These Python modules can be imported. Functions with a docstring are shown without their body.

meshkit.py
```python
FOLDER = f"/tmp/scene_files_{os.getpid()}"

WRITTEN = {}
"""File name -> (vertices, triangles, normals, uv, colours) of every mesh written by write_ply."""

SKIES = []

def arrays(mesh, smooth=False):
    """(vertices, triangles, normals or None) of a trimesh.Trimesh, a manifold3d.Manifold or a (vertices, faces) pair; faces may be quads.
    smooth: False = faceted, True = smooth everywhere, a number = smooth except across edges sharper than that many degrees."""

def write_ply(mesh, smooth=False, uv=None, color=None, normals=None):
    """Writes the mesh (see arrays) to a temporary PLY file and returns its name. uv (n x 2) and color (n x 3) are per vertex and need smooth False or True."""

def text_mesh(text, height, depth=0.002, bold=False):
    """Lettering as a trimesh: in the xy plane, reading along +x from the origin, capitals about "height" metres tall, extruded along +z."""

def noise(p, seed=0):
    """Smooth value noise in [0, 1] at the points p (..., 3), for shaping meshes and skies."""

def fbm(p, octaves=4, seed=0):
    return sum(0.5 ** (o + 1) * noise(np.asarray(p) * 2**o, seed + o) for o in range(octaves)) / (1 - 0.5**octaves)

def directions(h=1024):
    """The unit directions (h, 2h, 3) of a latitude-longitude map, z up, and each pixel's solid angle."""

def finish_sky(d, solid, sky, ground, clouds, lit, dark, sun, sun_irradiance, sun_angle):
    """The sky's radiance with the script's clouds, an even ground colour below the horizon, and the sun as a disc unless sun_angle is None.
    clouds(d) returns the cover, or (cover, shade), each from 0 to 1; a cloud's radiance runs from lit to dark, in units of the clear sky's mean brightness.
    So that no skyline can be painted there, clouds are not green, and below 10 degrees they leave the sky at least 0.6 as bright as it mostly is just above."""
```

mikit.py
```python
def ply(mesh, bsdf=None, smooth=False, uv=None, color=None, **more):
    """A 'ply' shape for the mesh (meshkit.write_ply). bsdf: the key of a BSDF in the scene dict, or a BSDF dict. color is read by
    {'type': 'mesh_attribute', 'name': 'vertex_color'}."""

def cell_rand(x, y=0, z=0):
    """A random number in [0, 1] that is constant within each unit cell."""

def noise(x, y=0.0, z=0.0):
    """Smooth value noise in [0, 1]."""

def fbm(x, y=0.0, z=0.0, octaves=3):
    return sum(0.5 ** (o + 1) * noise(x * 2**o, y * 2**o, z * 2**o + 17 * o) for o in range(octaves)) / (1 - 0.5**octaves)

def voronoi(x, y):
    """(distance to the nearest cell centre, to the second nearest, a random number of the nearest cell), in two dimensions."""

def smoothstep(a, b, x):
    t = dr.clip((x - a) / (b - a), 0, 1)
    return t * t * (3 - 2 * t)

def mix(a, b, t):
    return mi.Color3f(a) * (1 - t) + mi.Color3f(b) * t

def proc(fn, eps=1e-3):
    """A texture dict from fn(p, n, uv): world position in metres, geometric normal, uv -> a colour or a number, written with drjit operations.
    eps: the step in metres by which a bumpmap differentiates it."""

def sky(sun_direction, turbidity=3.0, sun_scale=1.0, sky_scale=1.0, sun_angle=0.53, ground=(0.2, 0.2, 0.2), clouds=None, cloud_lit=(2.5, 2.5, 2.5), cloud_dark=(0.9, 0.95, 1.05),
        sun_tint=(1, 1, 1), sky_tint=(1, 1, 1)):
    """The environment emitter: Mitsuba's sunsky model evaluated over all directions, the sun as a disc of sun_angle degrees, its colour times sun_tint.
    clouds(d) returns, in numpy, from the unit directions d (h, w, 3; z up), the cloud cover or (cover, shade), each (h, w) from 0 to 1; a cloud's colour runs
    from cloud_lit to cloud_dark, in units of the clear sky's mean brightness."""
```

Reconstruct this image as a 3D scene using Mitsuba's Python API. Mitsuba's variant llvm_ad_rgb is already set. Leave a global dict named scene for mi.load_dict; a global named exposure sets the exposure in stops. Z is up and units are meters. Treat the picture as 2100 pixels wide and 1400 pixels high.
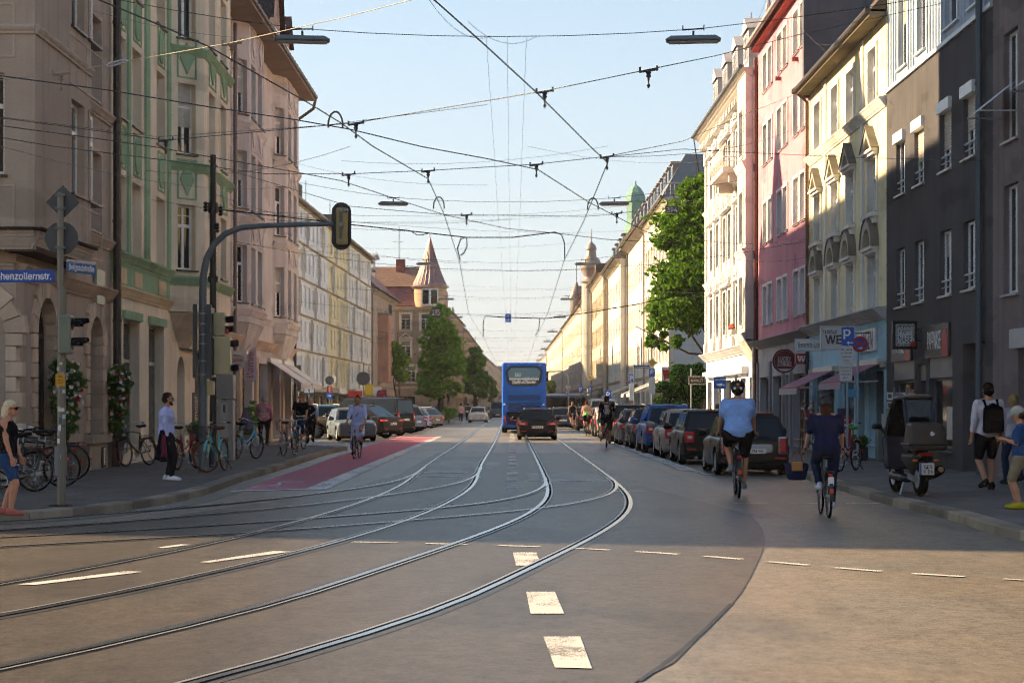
import math, random
import numpy as np, trimesh, manifold3d as m3, mitsuba as mi, drjit as dr
import shapely, shapely.geometry as sg
import mikit, meshkit
from mikit import proc, noise, fbm, smoothstep, mix, cell_rand, voronoi

T = mi.ScalarTransform4f
scene, labels = {}, {}
rng = np.random.default_rng(11)
PI = math.pi
# ------------------------------------------------------------------ camera, sky, exposure
F, CX, CY, EYE = 3700.0, 1050.0, 830.0, 1.6
scene['camera'] = {'type': 'perspective', 'fov': 2 * math.degrees(math.atan(1050 / F)), 'fov_axis': 'x',
                   'principal_point_offset_y': (700 - CY) / 1400, 'near_clip': 0.5, 'far_clip': 3000.0,
                   'to_world': T().look_at(origin=[0, 0, EYE], target=[0, 10, EYE], up=[0, 0, 1])}
SUN_S, SUN_K = 0.30, 0.487          # light travels (+1, -SUN_S) on the ground, dropping SUN_K per metre of x
def veil(d):                        # thin bright summer haze, densest towards the horizon
    e = np.arcsin(np.clip(d[..., 2], 0, 1))
    n = meshkit.fbm(d * np.array([3.0, 3.0, 9.0]), 4, 5)
    return np.clip(0.97 * np.exp(-e / 0.17) + 0.12 * (n - 0.5), 0, 1)
scene['sky'] = mikit.sky([-1, SUN_S, SUN_K], turbidity=3.0, sun_scale=1.05, sky_scale=.74, sun_tint=(1.0, 0.955, 0.875),
                         clouds=veil, cloud_lit=(1.26, 1.26, 1.26), cloud_dark=(1.0, 1.0, 1.0), sky_tint=(1.02, .94, .86))
exposure = 3.5

# ------------------------------------------------------------------ colours and materials
def lin(h):
    c = [int(h[i:i + 2], 16) / 255 for i in (1, 3, 5)]
    return [x / 12.92 if x <= .04045 else ((x + .055) / 1.055) ** 2.4 for x in c]
PAL, PIDX = [], {}
NP = 1024
def C(h):
    if h not in PIDX:
        PIDX[h] = len(PAL); PAL.append(lin(h))
    return PIDX[h]
PT = {}
def pal(uv):
    if 't' not in PT:
        a = np.zeros((NP, 3), np.float32); a[:len(PAL)] = PAL
        PT['t'] = [mi.Float(a[:, k].copy()) for k in range(3)]
    i = mi.UInt32(dr.clip(dr.floor(uv.x * NP), 0, NP - 1))
    return mi.Color3f(*[dr.gather(mi.Float, t, i) for t in PT['t']])
def f_wall(p, n, uv):
    c = pal(uv)
    m = 0.78 + 0.42 * fbm(p.x * .9, p.y * .9, p.z * .7, 4)
    st = fbm((p.x + p.y) * 5.0, p.z * .22, 3.0, 3)
    m *= 1 - 0.12 * smoothstep(.50, .75, st)
    m *= 1 - 0.2 * smoothstep(.62, .72, fbm(p.x * .5 + 9, p.y * .5, p.z * 1.1, 4))
    m *= 0.95 + .1 * noise(p.x * 30, p.y * 30, p.z * 30)
    return c * m
def f_cloth(p, n, uv):
    return pal(uv) * (0.82 + .36 * fbm(p.x * 14, p.y * 14, p.z * 14, 3))
def f_paint(p, n, uv):
    return pal(uv) * (0.9 + .2 * fbm(p.x * 5, p.y * 5, p.z * 5, 3))
def f_car(p, n, uv):
    return pal(uv) * (0.95 + .1 * noise(p.x * 2, p.y * 2, p.z * 2))
def f_asph(p, n, uv):
    c = pal(uv)
    g = noise(p.x * 55, p.y * 55) * .30 + noise(p.x * 130, p.y * 130, 2.) * .25 + noise(p.x * 19, p.y * 15, 4.) * .25 + noise(p.x * 7, p.y * 5, 6.) * .2
    big = fbm(p.x * .35, p.y * .16, 1., 4)
    tr = fbm(p.x * 1.6, p.y * .12, 7., 3)
    cr, c2, _ = voronoi(p.x * .35 + 1.2 * fbm(p.x * .9, p.y * .9, 5., 3), p.y * .2 + 1.2 * fbm(p.x * .9, p.y * .9, 9., 3))
    crack = 1 - smoothstep(.0, .012, c2 - cr)
    st = smoothstep(.60, .74, fbm(p.x * .8 + 3, p.y * .45, 21., 4))
    m = (.76 + .44 * big) * (.84 + .26 * tr) * (.46 + 1.08 * g) * (1 - .12 * crack) * (1 - .22 * st)
    w = smoothstep(.45, .8, fbm(p.x * .5, p.y * .5, 33., 3))
    return c * m * mix([1, 1, 1], [1.1, 1.04, .96], w)
def f_mark(p, n, uv):
    g = noise(p.x * 55, p.y * 55) * .5 + noise(p.x * 130, p.y * 130, 2.) * .5
    w = .9 * smoothstep(.53, .70, .55 * fbm(p.x * 3.5, p.y * 2.5, 3., 4) + .5 * g)
    return pal(uv) * (.8 + .3 * g) * (1 - w) + mi.Color3f(.10, .092, .085) * w
def f_slab(p, n, uv):
    c = pal(uv)
    a, b = p.x / .42, p.y / .42 
    r = cell_rand(dr.floor(a), dr.floor(b), 4)
    e = dr.minimum(dr.minimum(a - dr.floor(a), 1 - a + dr.floor(a)), dr.minimum(b - dr.floor(b), 1 - b + dr.floor(b)))
    m = (.82 + .3 * r) * (.75 + .5 * fbm(p.x * .8, p.y * .8, 2., 4)) * (.8 + .4 * noise(p.x * 40, p.y * 40))
    return c * m * (.65 + .35 * smoothstep(.0, .04, e))
def f_leaf(p, n, uv):
    r = cell_rand(dr.floor(p.x * 3.1), dr.floor(p.y * 3.1), dr.floor(p.z * 3.1))
    b = fbm(p.x * .5, p.y * .5, p.z * .5, 3)
    y = smoothstep(.5, .9, r)
    return pal(uv) * (.45 + .55 * r + .6 * b) * mix([1, 1, 1], [1.25, 1.1, .7], y)
def f_roof(p, n, uv):
    c = pal(uv)
    a = p.z / .22
    r = cell_rand(dr.floor((p.x + p.y) / .2), dr.floor(a), 1)
    return c * (.75 + .4 * r) * (.7 + .3 * smoothstep(0., .25, a - dr.floor(a))) * (.75 + .5 * fbm(p.x * .4, p.y * .4, p.z * .4, 3))
def two(b): return {'type': 'twosided', 'bsdf': b}
scene['matte'] = two({'type': 'diffuse', 'reflectance': proc(f_wall)})
scene['cloth'] = two({'type': 'diffuse', 'reflectance': proc(f_cloth)})
scene['paint'] = two({'type': 'principled', 'base_color': proc(f_paint), 'roughness': .42, 'specular': .45})
scene['carpaint'] = two({'type': 'principled', 'base_color': proc(f_car), 'roughness': .32, 'metallic': .0, 'clearcoat': .5, 'clearcoat_gloss': .97, 'specular': .14})
scene['asphalt'] = two({'type': 'principled', 'base_color': proc(f_asph), 'roughness': .44, 'specular': .5})
scene['roadpaint'] = two({'type': 'principled', 'base_color': proc(f_mark), 'roughness': .6, 'specular': .3})
scene['slabs'] = two({'type': 'principled', 'base_color': proc(f_slab), 'roughness': .7, 'specular': .3})
scene['leaf'] = {'type': 'principledthin', 'base_color': proc(f_leaf), 'roughness': .5, 'diff_trans': .6, 'spec_trans': 0.0}
scene['rooftile'] = two({'type': 'principled', 'base_color': proc(f_roof), 'roughness': .55})
scene['steel'] = two({'type': 'principled', 'base_color': {'type': 'rgb', 'value': [.62, .63, .65]}, 'metallic': 1.0, 'roughness': .24})
scene['steeldull'] = two({'type': 'principled', 'base_color': {'type': 'rgb', 'value': [.40, .42, .45]}, 'metallic': .7, 'roughness': .42})
scene['glass'] = two({'type': 'principled', 'base_color': {'type': 'rgb', 'value': [.010, .013, .016]}, 'roughness': .04, 'specular': .42})
def f_curt(p, n, uv):
    s = .5 + .5 * dr.sin((p.x + p.y) * 38 + 3 * noise(p.x * 3, p.y * 3, p.z))
    return mi.Color3f(.10, .10, .10) * (.5 + .5 * s)
scene['curtain'] = two({'type': 'principled', 'base_color': proc(f_curt), 'roughness': .07, 'specular': .7})
scene['clearglass'] = {'type': 'thindielectric', 'int_ior': 1.5}
for nm, c in (('glow_green', [.1, 3.0, 1.2]), ('glow_red', [2.6, .15, .1])):
    scene[nm] = {'type': 'diffuse', 'reflectance': {'type': 'rgb', 'value': [.2, .2, .2]}}
GLOW = {'glow_green': [.05, 2.2, .9], 'glow_red': [2.2, .1, .06]}
PALB = {'matte', 'cloth', 'paint', 'carpaint', 'asphalt', 'slabs', 'roadpaint', 'leaf', 'rooftile'}

# ------------------------------------------------------------------ registering things and parts
used = {}
def num(n):
    k = used.get(n, 0); used[n] = k + 1
    return n if k == 0 else f'{n}_{k:03d}'
def thing(name, label, cat, group=None):
    k = num(name); labels[k] = {'label': label, 'category': cat}
    if group: labels[k]['group'] = group
    return k
CACHE = {}
def plyd(mesh, mat, smooth=False, ck=None):
    """mat: 'bsdf' or 'bsdf:#rrggbb'."""
    if ck is not None and (ck, mat) in CACHE: return CACHE[ck, mat]
    b, _, h = mat.partition(':')
    if callable(mesh): mesh = mesh()
    if isinstance(mesh, MB): mesh = mesh.mesh()
    if hasattr(mesh, 'to_mesh'): mesh = m2t(mesh)
    sm = smooth
    if smooth is not False and smooth is not True:
        mesh = trimesh.graph.smooth_shade(mesh, angle=math.radians(smooth), facet_minarea=None); sm = True
    uv = np.tile([(C(h) + .5) / NP, .5], (len(mesh.vertices), 1)) if h else None
    d = mikit.ply(mesh, b, sm, uv=uv)
    if ck is not None: CACHE[ck, mat] = d
    return d
def add(parent, name, mesh, mat, smooth=False, M=None, ck=None, label=None):
    k = num(f'{parent}__{name}' if parent else name)
    d = plyd(mesh, mat, smooth, ck)
    b = mat.partition(':')[0]
    if b in GLOW: d = {**d, 'emitter': {'type': 'area', 'radiance': {'type': 'rgb', 'value': GLOW[b]}}}
    if M is not None: d = {**d, 'to_world': T(np.asarray(M, float))}
    scene[k] = d
    if label: labels[k] = {'label': label}
    return k
def one(name, label, cat, mesh, mat, smooth=False, M=None, group=None, ck=None):
    k = thing(name, label, cat, group); used[k] = 1
    d = plyd(mesh, mat, smooth, ck)
    scene[k] = {**d, 'to_world': T(np.asarray(M, float))} if M is not None else d
    return k
def struct(name, mesh, mat, smooth=False, parent=None, kind='structure'):
    k = add(parent, name, mesh, mat, smooth)
    if not parent: labels[k] = {'kind': kind}
    return k

# ------------------------------------------------------------------ geometry helpers
def at(px, py, Y): return np.array([(px - CX) / F * Y, Y, EYE - (py - CY) / F * Y])     # the point at depth Y seen at a photograph pixel
def gr(px, py, z=0.): return at(px, py, F * (EYE - z) / (py - CY))
def mat4(c0, c1, c2, o):
    M = np.eye(4); M[:3, 0], M[:3, 1], M[:3, 2], M[:3, 3] = c0, c1, c2, o; return M
def tr(x, y, z):
    M = np.eye(4); M[:3, 3] = x, y, z; return M
def rz(a):
    c, s = math.cos(a), math.sin(a); M = np.eye(4); M[:2, :2] = [[c, -s], [s, c]]; return M
def rx(a):
    c, s = math.cos(a), math.sin(a); M = np.eye(4); M[1:3, 1:3] = [[c, -s], [s, c]]; return M
def ry(a):
    c, s = math.cos(a), math.sin(a); M = np.eye(4); M[0, 0], M[0, 2], M[2, 0], M[2, 2] = c, s, -s, c; return M
def place(x, y, z, a): return tr(x, y, z) @ rz(a)
BXV = np.array([[x, y, z] for x in (0, 1) for y in (0, 1) for z in (0, 1)], float)
BXF = np.array([[0, 1, 3], [0, 3, 2], [4, 6, 7], [4, 7, 5], [0, 4, 5], [0, 5, 1], [2, 3, 7], [2, 7, 6], [0, 2, 6], [0, 6, 4], [1, 5, 7], [1, 7, 3]])
class MB:
    def __init__(s): s.v, s.f, s.n = [], [], 0
    def raw(s, v, f, M=None):
        v = np.asarray(v, float); f = np.asarray(f, int)
        if f.ndim == 2 and f.shape[1] == 4: f = np.vstack([f[:, [0, 1, 2]], f[:, [0, 2, 3]]])
        if M is not None:
            v = v @ M[:3, :3].T + M[:3, 3]
            if np.linalg.det(M[:3, :3]) < 0: f = f[:, ::-1]
        s.v.append(v); s.f.append(f + s.n); s.n += len(v); return s
    def box(s, x0, x1, y0, y1, z0, z1, M=None):
        return s.raw(BXV * [x1 - x0, y1 - y0, z1 - z0] + [x0, y0, z0], BXF, M)
    def tube(s, pts, r, n=7, M=None, closed=False):
        p = np.asarray(pts, float); r = np.broadcast_to(r, (len(p),))
        t = np.roll(p, -1, 0) - np.roll(p, 1, 0) if closed else np.gradient(p, axis=0)
        t /= np.linalg.norm(t, axis=1, keepdims=True) + 1e-12
        a = np.cross(t[0], [0, 0, 1.] if abs(t[0][2]) < .9 else [1., 0, 0]); A = []
        for k in range(len(p)):
            a = a - t[k] * (a @ t[k]); a /= np.linalg.norm(a) + 1e-12; A.append(a)
        A = np.array(A); B = np.cross(t, A); g = np.arange(n) * 2 * PI / n
        v = p[:, None] + r[:, None, None] * (np.cos(g)[None, :, None] * A[:, None] + np.sin(g)[None, :, None] * B[:, None])
        m = len(p); f = []
        for i in range(m if closed else m - 1):
            i2 = (i + 1) % m
            for j in range(n):
                j2 = (j + 1) % n; f += [[i * n + j, i * n + j2, i2 * n + j2], [i * n + j, i2 * n + j2, i2 * n + j]]
        if not closed:
            for j in range(1, n - 1): f += [[0, j + 1, j], [(m - 1) * n, (m - 1) * n + j, (m - 1) * n + j + 1]]
        return s.raw(v.reshape(-1, 3), f, M)
    def bar(s, a, b, w, h=None, M=None):        # square bar
        a, b = np.asarray(a, float), np.asarray(b, float); h = h or w
        d = b - a; L = np.linalg.norm(d); d /= L
        x = np.cross(d, [0, 0, 1.] if abs(d[2]) < .95 else [0, 1., 0]); x /= np.linalg.norm(x); y = np.cross(x, d)
        Q = mat4(x, d, y, a)
        if np.linalg.det(Q[:3, :3]) < 0: Q[:3, 0] *= -1
        return s.raw(BXV * [w, L, h] - [w / 2, 0, h / 2], BXF, Q if M is None else M @ Q)
    def lathe(s, prof, n=16, M=None):
        p = np.asarray(prof, float); g = np.arange(n) * 2 * PI / n
        v = np.stack([p[:, :1] * np.cos(g), p[:, :1] * np.sin(g), np.repeat(p[:, 1:], n, 1)], -1).reshape(-1, 3); f = []
        for i in range(len(p) - 1):
            for j in range(n):
                j2 = (j + 1) % n; f += [[i * n + j, i * n + j2, (i + 1) * n + j2], [i * n + j, (i + 1) * n + j2, (i + 1) * n + j]]
        return s.raw(v, f, M)
    def ext(s, poly, d, M=None):                # shapely polygon (or points) extruded from z=0 to d
        if not hasattr(poly, 'geom_type'): poly = sg.Polygon(poly)
        for g in getattr(poly, 'geoms', [poly]):
            if g.is_empty or g.geom_type != 'Polygon': continue
            m = trimesh.creation.extrude_polygon(g, d, engine='earcut'); s.raw(m.vertices, m.faces, M)
        return s
    def text(s, t, h, M, depth=.004, bold=False, wmax=None, center=True):
        m = meshkit.text_mesh(t, h, depth, bold); v = np.array(m.vertices)
        w = v[:, 0].max() - v[:, 0].min()
        if wmax and w > wmax: v[:, 0] *= wmax / w; w = wmax
        v[:, 0] -= v[:, 0].min() + (w / 2 if center else 0)
        return s.raw(v, m.faces, M)
    def mesh(s): return trimesh.Trimesh(np.vstack(s.v), np.vstack(s.f), process=False)
def bx(*a): return MB().box(*a)
def m2t(m):
    q = m.to_mesh(); return trimesh.Trimesh(q.vert_properties[:, :3], q.tri_verts, process=False)
def t2m(t): return m3.Manifold(m3.Mesh(np.asarray(t.vertices, np.float32), np.asarray(t.faces, np.uint32)))
def hullpts(p): return m3.Manifold.hull_points(np.asarray(p, float))
def sph(c, r, n=12): return m3.Manifold.sphere(r, n).translate(list(map(float, c)))
def hull(*ms): return m3.Manifold.batch_hull(list(ms))
def union(ms): return m3.Manifold.batch_boolean(list(ms), m3.OpType.Add)
def rbox(x0, x1, y0, y1, z0, z1, r=.03, n=8):
    return hull(*[sph((x, y, z), r, n) for x in (x0 + r, x1 - r) for y in (y0 + r, y1 - r) for z in (z0 + r, z1 - r)])
def ribbon(pts, w, z, mb=None):
    """flat strip along 2-D points, width w (scalar or pair left/right offsets)"""
    p = np.asarray(pts, float); t = np.gradient(p, axis=0); t /= np.linalg.norm(t, axis=1, keepdims=True)
    nrm = np.stack([-t[:, 1], t[:, 0]], 1); a, b = (w / 2, -w / 2) if np.isscalar(w) else w
    L, R = p + nrm * a, p + nrm * b; m = len(p)
    v = np.vstack([np.c_[L, np.full(m, z)], np.c_[R, np.full(m, z)]]); i = np.arange(m - 1)
    return (mb or MB()).raw(v, np.stack([i, i + m, i + m + 1, i + 1], 1))
def spline(pts, n=60):
    from scipy.interpolate import PchipInterpolator, CubicSpline
    p = np.asarray(pts, float); s = np.r_[0, np.cumsum(np.linalg.norm(np.diff(p, axis=0), axis=1))]
    q = np.linspace(0, s[-1], n); return np.stack([CubicSpline(s, p[:, k], bc_type='natural')(q) for k in range(p.shape[1])], 1)
# ------------------------------------------------------------------ ground, road, pavements, kerbs
def flat(poly, z): 
    v, f = trimesh.creation.triangulate_polygon(sg.Polygon(poly), engine='earcut'); return MB().raw(np.c_[v, np.full(len(v), z)], f)
struct('ground', flat([(-900, -60), (900, -60), (900, 2200), (-900, 2200)], -.004), 'asphalt:#5c554d')
struct('road', flat([(-60, -20), (60, -20), (60, 24), (6.6, 30), (6.6, 420), (-5.2, 420), (-5.2, 40), (-60, 24)], 0.), 'asphalt:#6b645b')
# darker asphalt laid round the tram tracks, its edge curving away to the near left
edge = [gr(*q)[:2] for q in [(1255, 972), (1370, 1008), (1470, 1026), (1540, 1058), (1567, 1100), (1545, 1170), (1500, 1240), (1420, 1320), (1310, 1400)]]
edge = spline(np.vstack([[(1.95, 60.)], edge, [(.3, 9.6), (-1.4, 7.6)]]), 50)
struct('tram_bed', flat(list(map(tuple, edge)) + [(-8, 3), (-16, 9), (-16, 17), (-8, 21), (-5, 25.5), (-3.3, 33), (-2.6, 41), (-2.5, 60)], .004), 'asphalt:#4a433c', parent='road')
struct('asphalt_patch', flat([gr(*q)[:2] for q in [(1150, 905), (1235, 962), (1330, 1000), (1480, 1040), (1560, 1062), (1610, 1060), (1420, 985), (1250, 925), (1175, 897)]], .0065), 'asphalt:#5f5a54', parent='road')
for pts in ([(880, 958), (1010, 960), (1030, 948), (905, 946)], [(905, 935), (985, 936), (1000, 925), (925, 924)], [(1085, 985), (1240, 988), (1225, 972), (1080, 970)]):
    struct('asphalt_patch', flat([gr(*q)[:2] for q in pts], .007), 'asphalt:#5c5a57', parent='road')
kl = spline([(-20, 21.2), (-14, 21.9), (-9.5, 23.1), (-6.9, 24.7), (-5.9, 27.2), (-5.5, 30.5), (-5.6, 36), (-5.72, 44), (-5.9, 54), (-5.85, 62.5), (-6.3, 65.2), (-8.2, 66.4), (-9.1, 69), (-9.2, 76), (-9.2, 84)], 400)
kr = spline([(9.5, 14.), (6.9, 18.2), (6.05, 21), (6.1, 24.7), (6.06, 28), (6.1, 31.5), (6.2, 35), (6.4, 40), (6.7, 45), (6.85, 55), (6.85, 80), (6.85, 120), (6.85, 320)], 900)
struct('pavement_west', MB().ext(list(map(tuple, kl)) + [(-40, 84), (-40, 21)], .116), 'slabs:#4e4946')
struct('pavement_east', MB().ext([(40, 12)] + list(map(tuple, kr)) + [(14, 320), (40, 320)], .116), 'slabs:#524f50')
struct('pavement_far', MB().ext([(-13.6, 100), (-12.0, 205), (-8.4, 214), (-6.9, 226), (-6.2, 420), (-60, 420), (-60, 100)], .116), 'slabs:#68645f')
struct('tree_island', MB().ext([(-9.5, 160), (-5.9, 162), (-5.6, 186), (-9.3, 186)], .118), 'slabs:#6a655c')
struct('joint_seam', ribbon(edge, .013, .0062), 'asphalt:#3a3531', parent='road')
for q in ([(1310, 1398), (1390, 1340), (1462, 1276), (1500, 1238)],): struct('joint_seam', ribbon(spline([gr(*p)[:2] for p in q], 16), .035, .0064), 'asphalt:#26221f', parent='road')
def kerb(path, par, side, cutoff, seed):
    s = np.r_[0, np.cumsum(np.linalg.norm(np.diff(path, axis=0), axis=1))]; r = random.Random(seed)
    a, far = 0., MB()
    while a < s[-1] - .3:
        b = min(a + r.uniform(.85, 1.15), s[-1]); q = np.linspace(a + .004, b - .004, 3)
        P = np.stack([np.interp(q, s, path[:, 0]), np.interp(q, s, path[:, 1])], 1)
        t = P[-1] - P[0]; t /= np.linalg.norm(t); n = np.array([-t[1], t[0]]) * side
        near = P[1][1] < cutoff
        mb = MB() if near else far; top = .122 + r.uniform(-.003, .004)
        prof = [(-.012, 0), (-.02, 0.), (-.015, top - .02), (0., top), (.27, top), (.27, 0.)]
        v = [[*(p + n * o), z] for p in P for o, z in prof]; k = len(prof); f = []
        for i in range(2):
            for j in range(k - 1): f.append([i * k + j, i * k + j + 1, (i + 1) * k + j + 1, (i + 1) * k + j])
        f += [[0, 1, 2, 3], [0, 3, 4, 5]] + [[2 * k + x for x in q_] for q_ in ([3, 2, 1, 0], [5, 4, 3, 0])]
        mb.raw(v, f)
        if near: add(par, 'kerb_stone', mb, r.choice(['matte:#8f8577', 'matte:#867e73', 'matte:#968c7e', 'matte:#7d766c']))
        a = b
    if far.n: labels[add(par, 'kerb_run', far, 'matte:#8b8377')] = {'kind': 'stuff'}
kerb(kl, 'pavement_west', 1, 70, 1); kerb(kr, 'pavement_east', -1, 62, 2)
# gutter strips and painted marks
struct('gutter', ribbon(kl[60:330] + [.28, 0], .42, .008), 'asphalt:#65615b', parent='road')
struct('bike_lane', flat([(-5.12, 33.2), (-3.85, 34.0), (-3.8, 92), (-5.75, 92), (-5.62, 60), (-5.42, 45)], .006), 'cloth:#b47c86')
W = 'roadpaint:#c0beb9'
def mark(poly, name='lane_mark', z=.0105): struct(name, flat(poly, z), W, parent='road')
mark([(-3.92, 34.0), (-3.5, 34.0), (-3.52, 92), (-3.8, 92)], 'edge_line')
mark([(-5.2, 33.2), (-3.85, 34.0), (-3.85, 34.35), (-5.18, 33.5)], 'edge_line')
mb = ribbon([(-4.75, 35.3), (-4.62, 36.0), (-4.78, 36.9), (-4.6, 37.4)], .07, .0115)
for c in ((-4.8, 35.2), (-4.62, 37.6)): mb.tube([(c[0] + .26 * math.cos(t), c[1] + .5 * math.sin(t), .006) for t in np.linspace(0, 2 * PI, 20)[:-1]], .006, 4, closed=True)
add('bike_lane', 'bicycle_mark', mb, W)
for q in ([(1052, 1134), (1100, 1134), (1111, 1161), (1058, 1161)], [(1079, 1215), (1138, 1215), (1157, 1260), (1088, 1260)], [(1114, 1307), (1190, 1307), (1214, 1373), (1138, 1371)],
          [(410, 1154), (428, 1155), (598, 1132), (560, 1131)], [(35, 1200), (70, 1201), (293, 1174), (262, 1172)], [(322, 1124), (335, 1125), (391, 1118), (370, 1117)]):
    mark([gr(*p)[:2] for p in q])
for k, y in enumerate(np.arange(34.4, 110, 3.4)): mark([(-.11, y), (.12, y), (.12, y + 1.5), (-.11, y + 1.5)], 'block_mark')
a = [gr(*q)[:2] for q in [(722, 1112), (1150, 1124), (1500, 1146), (1800, 1172), (2200, 1196)]]
s = spline(a, 300); L = np.r_[0, np.cumsum(np.linalg.norm(np.diff(s, axis=0), axis=1))]
for k in np.arange(0, L[-1] - .6, .88):
    i = (L >= k) & (L <= k + .56)
    if i.sum() > 2: struct('dash_mark', ribbon(s[i], .10, .0105), W, parent='road')
for y, x0, x1 in ((29.2, 3.6, 9.), (28.6, -1.4, 1.0), (33.2, 1.0, 2.0)):
    for x in np.arange(x0, min(x1, 5.9), .9): struct('dash_mark', flat([(x, y), (x + .55, y - .03), (x + .55, y + .05), (x, y + .08)], .0105), W, parent='road')
mark([(4.12, 44.), (4.32, 43.4), (4.4, 41.2), (6.3, 41.0), (6.3, 41.25), (4.5, 41.5), (4.45, 118), (4.25, 118), (4.15, 60)], 'parking_line')
for y in (47.6, 53.6, 59.4, 65.6, 71.6): mark([(4.45, y), (6.5, y), (6.5, y + .12), (4.45, y + .12)], 'parking_line')
for px0, px1, py in ((870, 960, 968), (838, 985, 977), (1075, 1245, 985)): mark([gr(px0, py)[:2], gr(px1, py)[:2], gr(px1, py + 2.2)[:2], gr(px0, py + 2.2)[:2]], 'joint_mark')
# ------------------------------------------------------------------ tram rails
TR = [('curving near track', spline([(1.42, 330), (1.42, 120), (1.42, 60), (1.43, 40), (1.40, 34.8), (1.28, 30.5), (.93, 26.2), (.12, 21), (-.66, 17), (-1.22, 14.4), (-1.95, 12), (-2.6, 10.3), (-4.2, 7.4), (-8, 3.4)], 260)),
      ('curving far track', spline([(-1.5, 330), (-1.5, 120), (-1.5, 60), (-1.5, 42), (-1.5, 35), (-1.72, 30), (-2.05, 26), (-2.42, 23), (-3.12, 19), (-3.85, 16), (-4.7, 13.4), (-6.2, 10.4), (-10, 6)], 260)),
      ('branch leaving the near track', spline([(1.44, 39.5), (1.42, 37.5), (1.22, 33.9), (.68, 30.6), (-.25, 28), (-1.95, 25.3), (-3.4, 23.4), (-5.2, 21.6), (-8, 19.4), (-14, 16)], 160)),
      ('branch leaving the far track', spline([(-1.5, 46), (-1.5, 43), (-1.62, 39), (-2.1, 35), (-3.0, 31.6), (-4.05, 28.6), (-5.2, 26.2), (-6.4, 24.2), (-8.2, 22.1), (-12, 19.2), (-17, 17)], 160))]
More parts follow.
